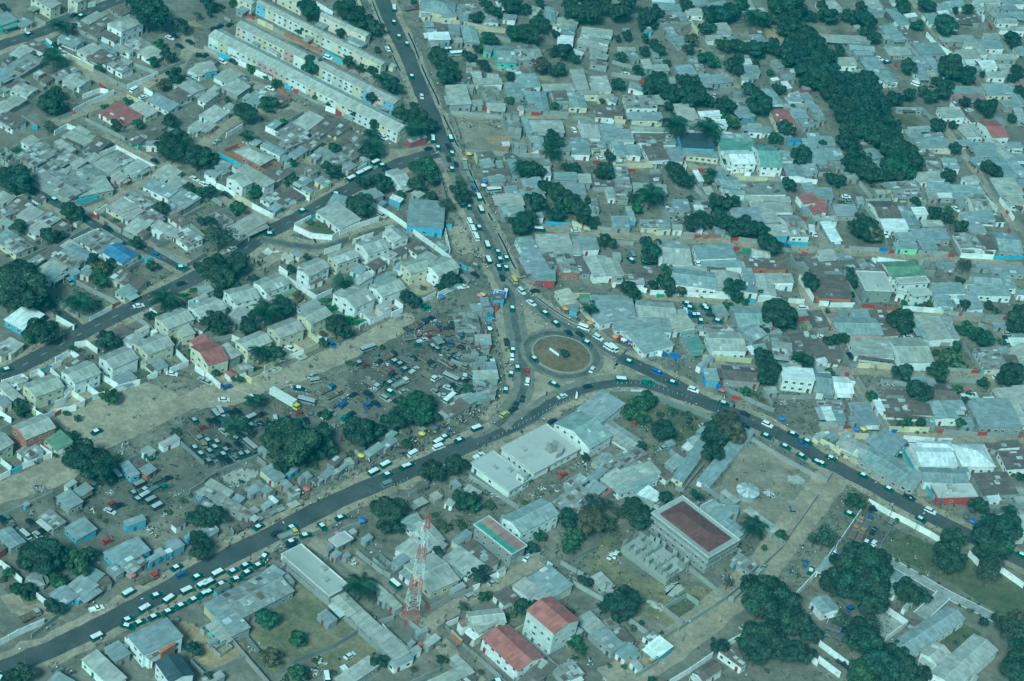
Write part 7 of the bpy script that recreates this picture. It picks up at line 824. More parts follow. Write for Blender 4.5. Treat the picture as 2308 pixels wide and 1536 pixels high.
        if t in 'gG':
            rise = (.155 * W if h > 4.8 or W < 8.5 else .11 * W) if t == 'g' else .055 * W
            prof = [(-W / 2, h), (-W / 2, h - .12), (0, h + rise - .12), (W / 2, h - .12), (W / 2, h), (0, h + rise)]
            sl = rise / (W / 2)
            zr = lambda x, y: h + rise - abs(y) * sl
            wprof = [(-wy, 0), (wy, 0), (wy, zr(0, wy) - .06), (0, h + rise - .06), (-wy, zr(0, wy) - .06)]
        elif t == 's':
            d = min(.55, .055 * W) * (1 if cl.y < 0 else -1)
            zr = lambda x, y: h + d * y / (W / 2)
            sl = d / (W / 2)
            prof = [(-W / 2, zr(0, -W / 2)), (-W / 2, zr(0, -W / 2) - .1), (W / 2, zr(0, W / 2) - .1), (W / 2, zr(0, W / 2))]
            wprof = [(-wy, 0), (wy, 0), (wy, zr(0, wy) - .05), (-wy, zr(0, -wy) - .05)]
        else:
            rise = .2 * min(L, W); sl = .3
            zr = lambda x, y: h + .3
            wprof = [(-wy, 0), (wy, 0), (wy, h - .05), (-wy, h - .05)]
        w_ = MB(); w_.prism(wprof, -wx, wx)
        obj('wall', w_.mesh('wall', 'plaster'), o, col=wcol)
        r_ = MB()
        if t == 'x':
            A = [(-L / 2, -W / 2, h), (L / 2, -W / 2, h), (L / 2, W / 2, h), (-L / 2, W / 2, h)]
            if L >= W:
                q = L / 2 - W / 2 + .01; Pt, Qt = (-q, 0, h + rise), (q, 0, h + rise)
                r_.face([A[0], A[1], Qt, Pt]); r_.face([A[1], A[2], Qt]); r_.face([A[2], A[3], Pt, Qt]); r_.face([A[3], A[0], Pt])
            else:
                q = W / 2 - L / 2 + .01; Pt, Qt = (0, -q, h + rise), (0, q, h + rise)
                r_.face([A[0], A[1], Pt]); r_.face([A[1], A[2], Qt, Pt]); r_.face([A[2], A[3], Qt]); r_.face([A[3], A[0], Pt, Qt])
            r_.box(-L / 2, L / 2, -W / 2, W / 2, h - .14, h - .002)
        else:
            r_.prism(prof, -L / 2, L / 2)
        obj('roof', r_.mesh('roof', 'roof_sheeting'), o, col=rcol)
        if t in 'gG' and W > 5 and rc in 'lgrwdmbt':
            rg = MB(); rg.prism([(-.28, h + rise - .28 * sl + .015), (0, h + rise + .05), (.28, h + rise - .28 * sl + .015), (0, h + rise + .012)], -L / 2 + .05, L / 2 - .05)
            k = 1.22 if rc in 'lgmb' else .9
            obj('ridge_cap', rg.mesh('ridge_cap', 'roof_sheeting'), o, col=(*[min(.9, c * k) for c in rcol[:3]], -.3))
        wtop = h
        # loose sheets patched onto the roof
        ns = 0
        if t != 'x' and area > 12:
            if rc == 'm': ns = min(16, int(area / 5.5))
            elif rc == 'b': ns = min(7, int(area / 14))
            elif rc in 'gl' and random.random() < .4: ns = min(4, 1 + int(area / 30))
        for _ in range(ns):
            sw, sh = random.uniform(.8, 2.4), random.uniform(1.2, min(3.0, W * .45))
            if t in 'gG':
                sd_ = random.choice((-1, 1)); yy = sd_ * random.uniform(.5, W / 2 - .3); sh = min(sh, W / 2 - .6)
                yy = sd_ * min(max(abs(yy), sh / 2 + .15), W / 2 - sh / 2 - .05); tilt = -sd_ * math.atan(sl)
            else:
                yy = random.uniform(-W / 2 + sh / 2, W / 2 - sh / 2); tilt = math.atan(sl)
            xx = random.uniform(-L / 2 + sw / 2, L / 2 - sw / 2) if L > sw + .2 else 0
            c = random.choice(SHEETC) if rc in 'mb' else random.choice(SHEETC[:2] + SHEETC[4:5] + SHEETC[6:])
            obj('roof_sheet', UB['roof_sheeting'], o, (xx, yy, zr(xx, yy) + .012 + .016 * random.random()), 0, (sw, sh, .03), (*vary(c), random.choice((-.3, 0, .08))), rot=(tilt, 0, 0))
        if rc == 'r' and area > 60 and t == 's':
            for q in (-1, 1):
                obj('skylight', UB['roof_sheeting'], o, (q * L * .18, q * .4 - W * .18, zr(0, q * .4 - W * .18) + .03), 0, (2.0, 1.1, .03), (.8, .8, .8, -.3))
    # openings on the fronts one can see
    if kind in ('shed',) and area < 9: return
    two = h >= 4.85
    n_st = 3 if h > 9 else (2 if two else 1)
    fronts = []
    for nx, ny, half, run in ((0, -1, wy, wx), (0, 1, wy, wx), (-1, 0, wx, wy), (1, 0, wx, wy)):
        v = nx * cl.x + ny * cl.y
        if v > .12: fronts.append((v * run, nx, ny, half, run))
    fronts.sort(reverse=True)
    sub = kind in ('two_storey_house', 'terrace_block', 'apartment_block', 'flat_roofed_building') or (area > 90 and not far)
    if t != 'x' and kind in ('cottage', 'house', 'bungalow') and h < 4.5 and fronts and random.random() < .5:
        sc, nx, ny, half, run = fronts[0] if random.random() < .7 else fronts[-1]
        dp, ln = random.uniform(1.3, 2.4), run * random.uniform(.9, 1.9); off = random.uniform(-1, 1) * (run - ln / 2)
        rzv = math.atan2(ny, nx) + math.pi / 2
        vz = min(h - .35, 2.75); yv = half + dp / 2 + .05
        c0 = rcol if random.random() < .5 else (*vary(random.choice(SHEETC)), random.choice((-.3, .05, .12)))
        px_, py_ = (off, ny * yv) if nx == 0 else (nx * yv, off)
        vr = obj('veranda_roof', UB['roof_sheeting'], o, (px_, py_, vz), 0, (ln, dp + .3, .06), c0)
        vr.rotation_euler = Matrix.Rotation(rzv, 3, 'Z').to_euler()
        vr.rotation_euler = (Matrix.Rotation(rzv, 3, 'Z') @ Matrix.Rotation(.1, 3, 'X')).to_euler()
        for s_ in (-.45, .45):
            q_ = half + dp
            qx, qy = (off + s_ * ln, ny * q_) if nx == 0 else (nx * q_, off + s_ * ln)
            obj('post', UB['white_paint' if wc == 'w' else 'wood'], o, (qx, qy, 0), 0, (.13, .13, vz - .12))
    for fi, (sc, nx, ny, half, run) in enumerate(fronts):
        rz = math.atan2(ny, nx) + math.pi / 2
        def put(name, me, s_, z, scale=None, col=None):
            x, y = (s_, ny * (half + .01)) if nx == 0 else (nx * (half + .01), s_)
            return obj(name, me, o, (x, y, z), rz, scale, col)
        if kind in ('shed', 'outbuilding'):
            if fi == 0: put('door', DOOR, random.uniform(-.4, .4) * max(0, run - .7), 0.02, (.9, 1, min(1, (h - .5) / 2.15)), random.choice(DOORC))
            elif run > 1.6 and random.random() < .6: put('window', W_BOTH, 0, 1.5, (.75, 1, .75))
            continue
        step = 3.1 if two else random.choice((2.6, 3.2, 3.8))
        n = max(1, int(2 * run / step))
        if far: n = min(n, 4) if kind != 'terrace_block' else n
        dk = random.randrange(n) if fi == 0 else -1
        if kind == 'terrace_block' and fi == 0:
            nb = int(2 * run / 5.6)
            for i in range(nb):
                c = random.choice([(.60, .55, .40)] * 9 + [(.64, .64, .60)] * 7 + [(.48, .30, .25), (.52, .36, .32), (.24, .42, .54)])
                s0 = -run + 2 * run * (i + .5) / nb
                put('painted_bay', UB['plaster'], s0, .02, (2 * run / nb - .1, .09, h - .35), vary(c))
        for st in range(n_st):
            z = 1.55 + 2.75 * st
            if z > wtop - .6: break
            for i in range(n):
                s_ = -run + 2 * run * (i + .5) / n
                if st == 0 and i == dk:
                    put('door', DOOR, s_, .02, None, random.choice(DOORC)); continue
                if random.random() < (.12 if two else .28): continue
                ww = (random.choice((1.0, 1.0, 1.25)), 1.6 if kind == 'terrace_block' else 1, 1.05)
                if sub:
                    w0 = put('window', W_FRAME, s_, z, ww)
                    obj('pane', W_PANE, w0, (0, .0, 0))
                else:
                    put('window', W_BOTH, s_, z, ww)
for v in HOUSES:
    house(v[0] / 10, v[1] / 10, v[2] / 10, v[3] / 10, R(v[4]), v[5] / 10, (HT[v[6]], RT[v[7]], WT[v[8]]))

# ------------------------------------------------------------------ compound walls and gates
WCOL = {'w': (.78, .78, .74), 'c': (.30, .30, .28), 'y': (.58, .51, .33), 'b': (.16, .42, .56), 'o': (.33, .13, .085), 'k': (.21, .22, .21), 'r': (.30, .035, .035), 'p': (.5, .33, .3), 'g': (.1, .3, .27), 'n': (.09, .27, .13), 'B': (.05, .16, .5), 'm': (.3, .3, .3)}
WNAME = {'w': 'white', 'c': 'grey block', 'y': 'cream', 'b': 'pale blue', 'o': 'brick-red', 'k': 'dark grey', 'r': 'dark red', 'p': 'pink', 'g': 'turquoise', 'n': 'green', 'B': 'blue'}
mg = MB()
for s in (-1, 1):
    mg.box(min(s * .02, s * .46), max(s * .02, s * .46), -.04, .04, .04, .94)
    mg.box(min(s * .46, s * .5), max(s * .46, s * .5), -.07, .07, 0, 1.0)
for z in (.1, .5, .84): mg.box(-.46, .46, -.06, .06, z, z + .05)
GATE = mg.mesh('metal_gate', 'tinted')
for e in WALLS:
    k, q = 'wk'[e[0]] + GT[e[1]], e[2:]
    pts = [Vector((q[i] / 10, q[i + 1] / 10)) for i in range(0, len(q), 2)]
    c = k[1]
    if k[0] == 'k':
        a, d = pts[0], pts[-1]; mid = (a + d) / 2; dl = d - a
        L = max(dl.length, 1.6)
        o = obj('metal_gate', GATE, None, (mid.x, mid.y, 0), math.atan2(dl.y, dl.x), (min(L, 6), 1, random.uniform(1.9, 2.3)), vary(WCOL.get(c, (.2, .2, .2))))
        thing(o, 'gate', WNAME.get(c, 'dark') + ' metal yard gate', 'metal gates in the yard walls')
        continue
    hgt = random.uniform(2.3, 2.8) if c in 'wy' else random.uniform(1.9, 2.25)
    wn = 'block_wall' if c in 'ck' else 'plastered_wall'
    o = root(wn, pts[0].x, pts[0].y)
    thing(o, 'block wall' if c in 'ck' else 'yard wall', WNAME.get(c, 'grey') + ' compound wall', 'bare block walls' if c in 'ck' else 'painted walls round the compounds')
    col = vary(WCOL.get(c, (.3, .3, .3)), .1)
    for a, d in zip(pts, pts[1:]):
        dl = d - a; L = dl.length
        if L < .4: continue
        n = max(1, round(L / (4.5 if c in 'wyb' else 7.0)))
        u = dl / L; rz = math.atan2(dl.y, dl.x)
        for i in range(n):
            m0 = a + u * (L * (i + .5) / n) - pts[0]
            obj('wall_panel', UB['plaster'], o, (m0.x, m0.y, 0), rz, (L / n - .04, .24, hgt), vary(col, .06))
            if c in 'wyc' and n > 1:
                m1 = a + u * (L * i / n) - pts[0]
                obj('pillar', UB['plaster'], o, (m1.x, m1.y, 0), rz, (.32, .34, hgt + .14), vary(col, .1))

# ------------------------------------------------------------------ trees
def leaf_mesh(name, n, size, lobes, seed, flat=1., shell=.55, core=False, zmin=-1.):
    r_ = np.random.RandomState(seed)
    lc = []
    for i in range(lobes):
        d = r_.normal(size=3); d /= np.linalg.norm(d); d[2] = d[2] * .8 + .12
        rr = r_.uniform(.2, .44)
        lc.append((d * (1 - rr) * r_.uniform(.7, 1.18), rr))
    lc.append((np.zeros(3), .42))
    w = np.array([q[1] ** 2 for q in lc]); w /= w.sum()
    idx = r_.choice(len(lc), n, p=w)
    cen = np.array([q[0] for q in lc])[idx]; rad = np.array([q[1] for q in lc])[idx]
    d = r_.normal(size=(n, 3)); d /= np.linalg.norm(d, axis=1)[:, None]
    d[:, 2] = np.where(d[:, 2] < -.3, -d[:, 2], d[:, 2])
    p = cen + d * (rad * (1 - shell * r_.rand(n) ** 2 * .6))[:, None]
    p[:, 2] *= flat
    nrm = d + r_.normal(size=(n, 3)) * .45; nrm[:, 2] += .35
    nrm /= np.linalg.norm(nrm, axis=1)[:, None]
    a = np.cross(nrm, r_.normal(size=(n, 3))); a /= np.linalg.norm(a, axis=1)[:, None]
    c = np.cross(nrm, a)
    s = size * r_.uniform(.6, 1.3, n)[:, None]
    a = a * s; c = c * s * .7
    V = np.stack([p - a, p - c * .9 + a * .1, p + a, p + c], 1).reshape(-1, 3)
    me = bpy.data.meshes.new(name)
    me.vertices.add(4 * n); me.vertices.foreach_set('co', V.astype(np.float32).ravel())
    me.loops.add(4 * n); me.loops.foreach_set('vertex_index', np.arange(4 * n, dtype=np.int32))
    me.polygons.add(n); me.polygons.foreach_set('loop_start', np.arange(0, 4 * n, 4, dtype=np.int32))
    me.materials.append(MATS['leaves'])
    me.update(); me.validate()
    return me
CROWN = [leaf_mesh('crown', 1700, .12, 13, 10 + i, .85) for i in range(5)]
CROWN_BIG = [leaf_mesh('crown', 7000, .066, 22, 30 + i, .85) for i in range(3)]
CROWN_FLAT = [leaf_mesh('crown', 9000, .05, 26, 50 + i, .42) for i in range(2)]
CROWN_THIN = [leaf_mesh('crown', 1300, .06, 20, 60 + i, .9, 1.) for i in range(2)]
BUSH = [leaf_mesh('foliage', 420, .17, 8, 70 + i, .55) for i in range(3)]
m = MB()
m.tube((0, 0, 0), (.06, .03, .45), .085, 6, r2=.06); m.tube((.06, .03, .45), (0, .02, .8), .06, 5, r2=.03)
for a in range(4):
    q = a * 1.6 + .4
    m.tube((.05, .03, .42), (.4 * math.cos(q), .4 * math.sin(q), .82), .04, 4, r2=.015)
TRUNK = m.mesh('trunk', 'bark')
m = MB()
for i in range(6): m.cyl((.06 * math.sin(i * .5), 0), .17 - .012 * i, .155 - .012 * i, i / 6, (i + 1.02) / 6, 7)
PALM_TRUNK = m.mesh('trunk', 'bark')
m = MB()                                                       # one palm frond: a drooping rachis with leaflets either side
NSEG = 9
pt = [(.02 + .98 * (s / NSEG), 0, .30 * math.sin(s / NSEG * 2.5) - .42 * (s / NSEG) ** 2.2) for s in range(NSEG + 1)]
for s in range(NSEG): m.tube(pt[s], pt[s + 1], .012, 3)
for s in range(1, NSEG + 1):
    wl = .32 * math.sin(min(1, s / NSEG + .12) * math.pi * .86) + .05
    for sg in (-1, 1):
        for hf in (0, .5):
            x, y, z = pt[s]; x -= hf * .1
            m.face([(x, 0, z), (x + .06, 0, z), (x + .11 + wl * .3, sg * wl, z - wl * .45)])
FROND = m.mesh('frond', 'leaves')
LEAFC = {'d': (.020, .036, .023), 'g': (.028, .058, .026), 'y': (.060, .054, .030), 's': (.044, .058, .038), 'c': (.018, .034, .022), 'b': (.05, .068, .032), 'p': (.020, .046, .024), 'h': (.035, .10, .03), 'i': (.03, .06, .03)}
wood_v, wood_n = [], 0
def forest(x, y): return (110 < y and 70 < x < 260 and False)
tdata = [(a / 10, b_ / 10, c / 10, TT[k]) for a, b_, c, k in TREES]
FA = [np.array(p) for n_, mk, p in PATCH if n_ == 'scrub' and len(p) == 8]
def in_poly(x, y, P):
    c = False; j = len(P) - 1
    for i in range(len(P)):
        if (P[i][1] > y) != (P[j][1] > y) and x < (P[j][0] - P[i][0]) * (y - P[i][1]) / (P[j][1] - P[i][1]) + P[i][0]: c = not c
        j = i
    return c
LMD = {n_: Vector((x, y)) for n_, x, y in LM}
def in_wood(x, y, r):
    p = Vector((x, y))
    return (p - LMD['hilltop wood']).length < 42 or any(in_poly(x, y, P) for P in FA if P[:, 1].mean() > 120)
belt = []
for (x, y, r, k) in tdata:
    if k in 'dg' and in_wood(x, y, r):
        if random.random() < .24: continue
        belt.append((x, y, r, k)); continue
    rz = random.uniform(0, 6.28)
    c = vary(LEAFC[k], .22)
    if k == 'p':
        hc = min(r + 2.2, 9)
        o = root('palm_tree', x, y, rz)
        thing(o, 'palm', random.choice(['feathery green palm']), 'palms among the houses')
        obj('trunk', PALM_TRUNK, o, (0, 0, 0), 0, (1.1, 1.1, hc - .2))
        for i in range(24):
            el = random.uniform(-.35, .75)
            obj('frond', FROND, o, (0, 0, hc - .25), 0, (r * 1.12, r * 1.12, r * 1.1), vary(c, .2), rot=(random.uniform(-.2, .2), -el * .7, i * 2.4 + random.uniform(-.2, .2)))
        continue
    if k == 'b':
        o = obj('shrub', random.choice(BUSH), None, (x, y, r * .28), rz, (r * random.uniform(.85, 1.1), r * random.uniform(.85, 1.1), r), c)
        thing(o, 'shrub', 'low olive-green shrub', 'shrubs in yards and on waste ground'); continue
    if k == 'h':
        o = obj('hedge', random.choice(BUSH), None, (x, y, .9), .6, (r * 1.5, r * .55, 1.7), c)
        thing(o, 'hedge', 'clipped bright green hedge', 'hedges by the terraces'); continue
    if k == 'i':
        o = root('cypress', x, y, rz)
        thing(o, 'cypress', 'slim pointed cypress', 'row of small cypresses')
        obj('trunk', TRUNK, o, (0, 0, 0), 0, (1, 1, 1.5)); obj('crown', random.choice(CROWN), o, (0, 0, 2.2), 0, (r * .5, r * .5, 2.1), c); continue
    hc = {'d': .95 * r + 1.2, 'g': .85 * r + 1., 'y': .95 * r + 1.2, 's': r + 1.5, 'c': .75 * r + 3}[k]
    small = r < 3.1
    o = root('young_tree' if small else ('leafy_tree' if k in 'gs' else ('shade_tree' if r > 5.2 else 'evergreen_tree')), x, y, rz)
    szw = 'small ' if small else ('huge ' if r > 9 else ('large ' if r > 6 else ''))
    thing(o, 'young tree' if small else ('leafy tree' if k in 'gs' else ('shade tree' if r > 5.2 else 'evergreen tree')), szw + {'d': 'dark green tree', 'g': 'fresh green tree', 'y': 'brownish tree', 's': 'thin-leaved tree', 'c': 'flat-topped spreading tree'}[k], 'young yard trees' if small else 'broadleaf trees among the houses')
    me = random.choice({'c': CROWN_FLAT, 's': CROWN_THIN}.get(k, CROWN_BIG if r > 5.2 else CROWN))
    obj('trunk', TRUNK, o, (0, 0, 0), 0, (r * .85, r * .85, hc * 1.02))
    cr = obj('crown', me, o, (0, 0, hc), 0, (r * random.uniform(1.0, 1.12), r * random.uniform(1.0, 1.12), r * (1.0 if k != 's' else .9)), c)
# the two woods read as one mass of crowns each
for nm, lab, sel in (('woodland', 'dense dark wood filling the hollow between the far houses', [t for t in belt if (Vector(t[:2]) - LMD['hilltop wood']).length >= 42]), ('woodland', 'dark wood on the rise at the top of the town', [t for t in belt if (Vector(t[:2]) - LMD['hilltop wood']).length < 42])):
    if not sel: continue
    base = [leaf_mesh('tmp', 1500, .13, 11, 90 + i, .85) for i in range(4)]
    arr = []
    for q in base:
        a_ = np.empty(len(q.vertices) * 3, np.float32); q.vertices.foreach_get('co', a_); arr.append(a_.reshape(-1, 3)); bpy.data.meshes.remove(q)
    V = []
    for i, (x, y, r, k) in enumerate(sel):
        th_ = random.uniform(0, 6.28); a_ = arr[i % 4]; c_, s_ = math.cos(th_), math.sin(th_)
        V.append(np.stack([(a_[:, 0] * c_ - a_[:, 1] * s_) * r * .92 + x, (a_[:, 0] * s_ + a_[:, 1] * c_) * r * .92 + y, a_[:, 2] * r + .95 * r + 1.2], 1))
    V = np.concatenate(V); n = len(V) // 4
    me = bpy.data.meshes.new(nm)
    me.vertices.add(4 * n); me.vertices.foreach_set('co', V.astype(np.float32).ravel())
    me.loops.add(4 * n); me.loops.foreach_set('vertex_index', np.arange(4 * n, dtype=np.int32))
    me.polygons.add(n); me.polygons.foreach_set('loop_start', np.arange(0, 4 * n, 4, dtype=np.int32))
    me.materials.append(MATS['leaves']); me.update()
    o = obj(nm, me, col=(.020, .034, .024)); o['kind'] = 'stuff'; o['label'] = lab; o['category'] = 'wood'

# ------------------------------------------------------------------ vehicles
PAINT = {'w': ((.72, .72, .70), 'white'), 'k': ((.022, .03, .045), 'dark'), 'b': ((.05, .11, .26), 'blue'), 'g': ((.20, .24, .22), 'grey-green'), 'n': ((.03, .20, .12), 'green'), 'c': ((.36, .35, .30), 'dull grey'), 'r': ((.34, .035, .03), 'red'), 'y': ((.55, .46, .14), 'yellow'), 'o': ((.38, .18, .08), 'orange')}
GREEN = (.018, .085, .070)
def wheel(r=.31, w=.2):
    m = MB(); n = 10
    for rr, y0, y1, mi in ((r, -w / 2, w / 2, 0), (r * .55, -w / 2 - .012, w / 2 + .012, 1)):
        m.hexa([(rr * math.cos(6.2832 * i / n), y1, rr * math.sin(6.2832 * i / n)) for i in range(n)], [(rr * math.cos(6.2832 * i / n), y0, rr * math.sin(6.2832 * i / n)) for i in range(n)], mi)
    return m.mesh('wheel', 'tyre_rubber', 'steel')
WHEEL, WHEEL_T = wheel(), wheel(.48, .28)
def frustum(name, mat, x0, x1, y, z0, z1, f, b_, ty):
    m = MB(); m.hexa([(x0, -y, z0), (x1, -y, z0), (x1, y, z0), (x0, y, z0)], [(x0 + b_, -y + ty, z1), (x1 - f, -y + ty, z1), (x1 - f, y - ty, z1), (x0 + b_, y - ty, z1)])
    return m.mesh(name, mat)
def sidebody(prof, y, inset=.06):
    m = MB(); n = len(prof)
    zm = max(z for x, z in prof)
    m.hexa([(x, y - inset * (z / zm) ** 2, z) for x, z in prof], [(x, -y + inset * (z / zm) ** 2, z) for x, z in prof])
    return m.mesh('body', 'car_paint')
m = MB(); m.box(-.03, .03, -.16, .16, -.07, .07)
LAMP = m.mesh('headlight', 'white_paint')
PARTS = {}
PARTS['S'] = [('body', sidebody([(2.15, .28), (2.2, .55), (2.05, .72), (.95, .88), (-1.45, .90), (-2.1, .86), (-2.18, .6), (-2.12, .28)], .84), 'body'), ('windows', frustum('windows', 'glass_dark', -1.55, 1.05, .79, .86, 1.36, .72, .55, .16), None), ('roof', frustum('roof', 'car_paint', -1.18, .48, .69, 1.345, 1.43, .12, .1, .08), 'top')]
PARTS['U'] = [('body', sidebody([(2.2, .35), (2.25, .75), (2.1, .95), (1.0, 1.05), (-2.2, 1.06), (-2.25, .6), (-2.2, .35)], .9), 'body'), ('windows', frustum('windows', 'glass_dark', -2.15, 1.05, .85, 1.03, 1.6, .6, .25, .13), None), ('roof', frustum('roof', 'car_paint', -1.98, .52, .76, 1.585, 1.72, .14, .08, .07), 'top')]
PARTS['V'] = [('body', sidebody([(2.25, .3), (2.32, .8), (2.1, 1.08), (-2.3, 1.1), (-2.35, .6), (-2.3, .3)], .86), 'body'), ('windows', frustum('windows', 'glass_dark', -2.25, 2.08, .82, 1.08, 1.66, .62, .12, .1), None), ('roof', frustum('roof', 'car_paint', -2.2, 1.55, .78, 1.645, 1.95, .3, .12, .12), 'top')]
mb = MB(); mb.box(-2.5, -.45, -.86, .86, .62, .68)
for y0, y1 in ((-.86, -.80), (.80, .86)): mb.box(-2.5, -.45, y0, y1, .68, 1.02)
mb.box(-2.56, -2.5, -.86, .86, .5, 1.02); mb.box(-.45, -.39, -.86, .86, .62, 1.02)
PARTS['P'] = [('body', sidebody([(2.45, .36), (2.5, .75), (2.3, .92), (1.2, 1.02), (-.4, 1.03), (-.42, .6), (-2.5, .58), (-2.5, .36)], .87), 'body'), ('cargo_bed', mb.mesh('cargo_bed', 'car_paint'), 'body'), ('windows', frustum('windows', 'glass_dark', -.38, 1.25, .82, 1.0, 1.55, .65, .2, .13), None), ('roof', frustum('roof', 'car_paint', -.22, .62, .74, 1.535, 1.66, .14, .1, .08), 'top')]
mb = MB(); mb.box(-3.6, 3.5, -.5, .5, .55, .8)
bed = MB(); bed.box(-3.7, 1.4, -1.15, 1.15, .98, 1.08)
for y0, y1 in ((-1.15, -1.07), (1.07, 1.15)): bed.box(-3.7, 1.4, y0, y1, 1.08, 1.65)
bed.box(-3.76, -3.7, -1.15, 1.15, .98, 1.65); bed.box(1.4, 1.46, -1.15, 1.15, .98, 2.0)
load = MB()
for i in range(7):
    x = -3.3 + i * .65; load.box(x, x + .5, -.9 + .1 * (i % 3), .8 - .15 * (i % 2), 1.085, 1.3 + .25 * ((i * 5) % 3))
PARTS['K'] = [('chassis', mb.mesh('chassis', 'tyre_rubber'), None), ('cab', frustum('cab', 'car_paint', 1.6, 3.6, 1.08, .7, 1.6, .06, 0, .03), 'body'), ('windows', frustum('windows', 'glass_dark', 1.64, 3.52, 1.03, 1.6, 2.2, .25, .03, .05), None), ('roof', frustum('roof', 'car_paint', 1.64, 3.34, 1.0, 2.185, 2.38, .12, .05, .08), 'body'), ('cargo_bed', bed.mesh('cargo_bed', 'tinted'), 'bed'), ('load', load.mesh('load', 'wood'), None)]
bx = MB(); bx.box(-8.0, 3.0, -1.22, 1.22, 1.2, 3.6, 0, .02, .02)
PARTS['L'] = [('chassis', PARTS['K'][0][1], None), ('trailer_box', bx.mesh('trailer_box', 'tinted'), 'bed'), ('cab', frustum('cab', 'car_paint', 3.1, 5.0, 1.1, .7, 1.7, .06, 0, .03), 'body'), ('windows', frustum('windows', 'glass_dark', 3.14, 4.92, 1.05, 1.7, 2.3, .25, .03, .05), None), ('roof', frustum('roof', 'car_paint', 3.14, 4.7, 1.02, 2.285, 2.6, .3, .05, .08), 'body')]
PARTS['B'] = [('body', sidebody([(3.4, .4), (3.45, 1.0), (3.4, 1.35), (-3.4, 1.35), (-3.45, .9), (-3.4, .4)], 1.05, .03), 'body'), ('windows', frustum('windows', 'glass_dark', -3.35, 3.36, 1.02, 1.35, 2.05, .22, .06, .05), None), ('roof', frustum('roof', 'car_paint', -3.34, 3.2, 1.0, 2.035, 2.35, .2, .1, .12), 'top')]
WH = {'S': (1.32, -1.3, .80, 0), 'U': (1.4, -1.4, .84, 0), 'V': (1.45, -1.4, .80, 0), 'P': (1.5, -1.6, .80, 0), 'K': (2.6, -2.3, .95, 1), 'L': (4.1, -6.4, .95, 1), 'B': (2.2, -2.2, .96, 1)}
FRONT = {'S': (2.19, .6), 'U': (2.24, .74), 'V': (2.3, .72), 'P': (2.49, .74), 'K': (3.59, 1.0), 'L': (4.99, 1.0), 'B': (3.44, .9)}
VK = {'S': ('parked_car', 'car', 'saloon car', 'cars in the streets and yards'), 'T': ('taxi', 'taxi', 'taxi saloon', 'green and white taxis'), 'U': ('off_road_car', 'car', 'off-road car', 'cars in the streets and yards'), 'V': ('minibus', 'minibus', 'minibus', 'minibuses'), 'P': ('pickup_truck', 'pickup', 'pickup truck', 'pickups'), 'K': ('truck', 'truck', 'flatbed truck', 'trucks and lorries'), 'L': ('trailer_truck', 'truck', 'long trailer truck', 'trucks and lorries'), 'B': ('bus', 'bus', 'bus', 'small buses')}
OIL = [np.array(p) for n_, mk, p in PATCH if n_ == 'scrap_soil']
used = []
for e in CARS:
    x, y, a, code = e[0] / 10, e[1] / 10, R(e[2]), CT[e[3]] + PT[e[4]]
    if any((x - u) ** 2 + (y - w) ** 2 < 2.4 for u, w in used): continue
    used.append((x, y))
    T, pc = code[0], code[1]
    shp = 'S' if T == 'T' else T
    if T == 'T' and pc == '-': body, top, cw = vary(GREEN, .25), vary((.74, .75, .73), .06), 'green and white'
    elif T == 'V' and pc == '-': body, top, cw = vary(GREEN, .25), vary((.74, .75, .73), .06), 'green and white'
    elif T == 'T': body, top, cw = vary((.02, .05, .07), .2), (.72, .73, .72), 'dark and white'
    else:
        p_ = PAINT.get(pc, PAINT['w']); body = vary(p_[0], .12); top, cw = body, p_[1]
        if T == 'V' and pc == 'w': top = (.78, .78, .76)
        if T == 'B' and pc == 'w': body = vary((.35, .40, .38))
    if any(in_poly(x, y, P) for P in OIL):
        dull = random.uniform(.45, .8); g_ = sum(body) / 3
        body = tuple(dull * (.6 * v + .4 * g_) + .02 for v in body); top = tuple(dull * .85 * v for v in top)
    if T == 'L': body, cw = (.6, .5, .06), 'yellow and white'
    o = root(VK[T][0], x, y, a, .12)
    o.scale = (1.07, 1.07, 1.05) if T in 'TV' else (1, 1, 1)
    thing(o, VK[T][1], cw + ' ' + VK[T][2], VK[T][3])
    for nm, me, role in PARTS[shp]:
        if nm == 'load' and pc in 'yw': continue
        bedc = (.62, .62, .57) if T == 'L' else (.42, .23, .11) if (pc == 'o' and y > 0) else random.choice([(.20, .16, .13), (.25, .27, .26), (.16, .18, .22)])
        obj(nm, me, o, col={'body': body, 'top': top, 'bed': bedc, None: None}[role])
    fx, rx, hw, big = WH[shp]
    for wx_ in (fx, rx):
        for s in (-1, 1): obj('wheel', WHEEL_T if big else WHEEL, o, (wx_, s * hw, .48 if big else .31))
    if y < 120:
        for s in (-1, 1): obj('headlight', LAMP, o, (FRONT[shp][0], s * .6, FRONT[shp][1]))

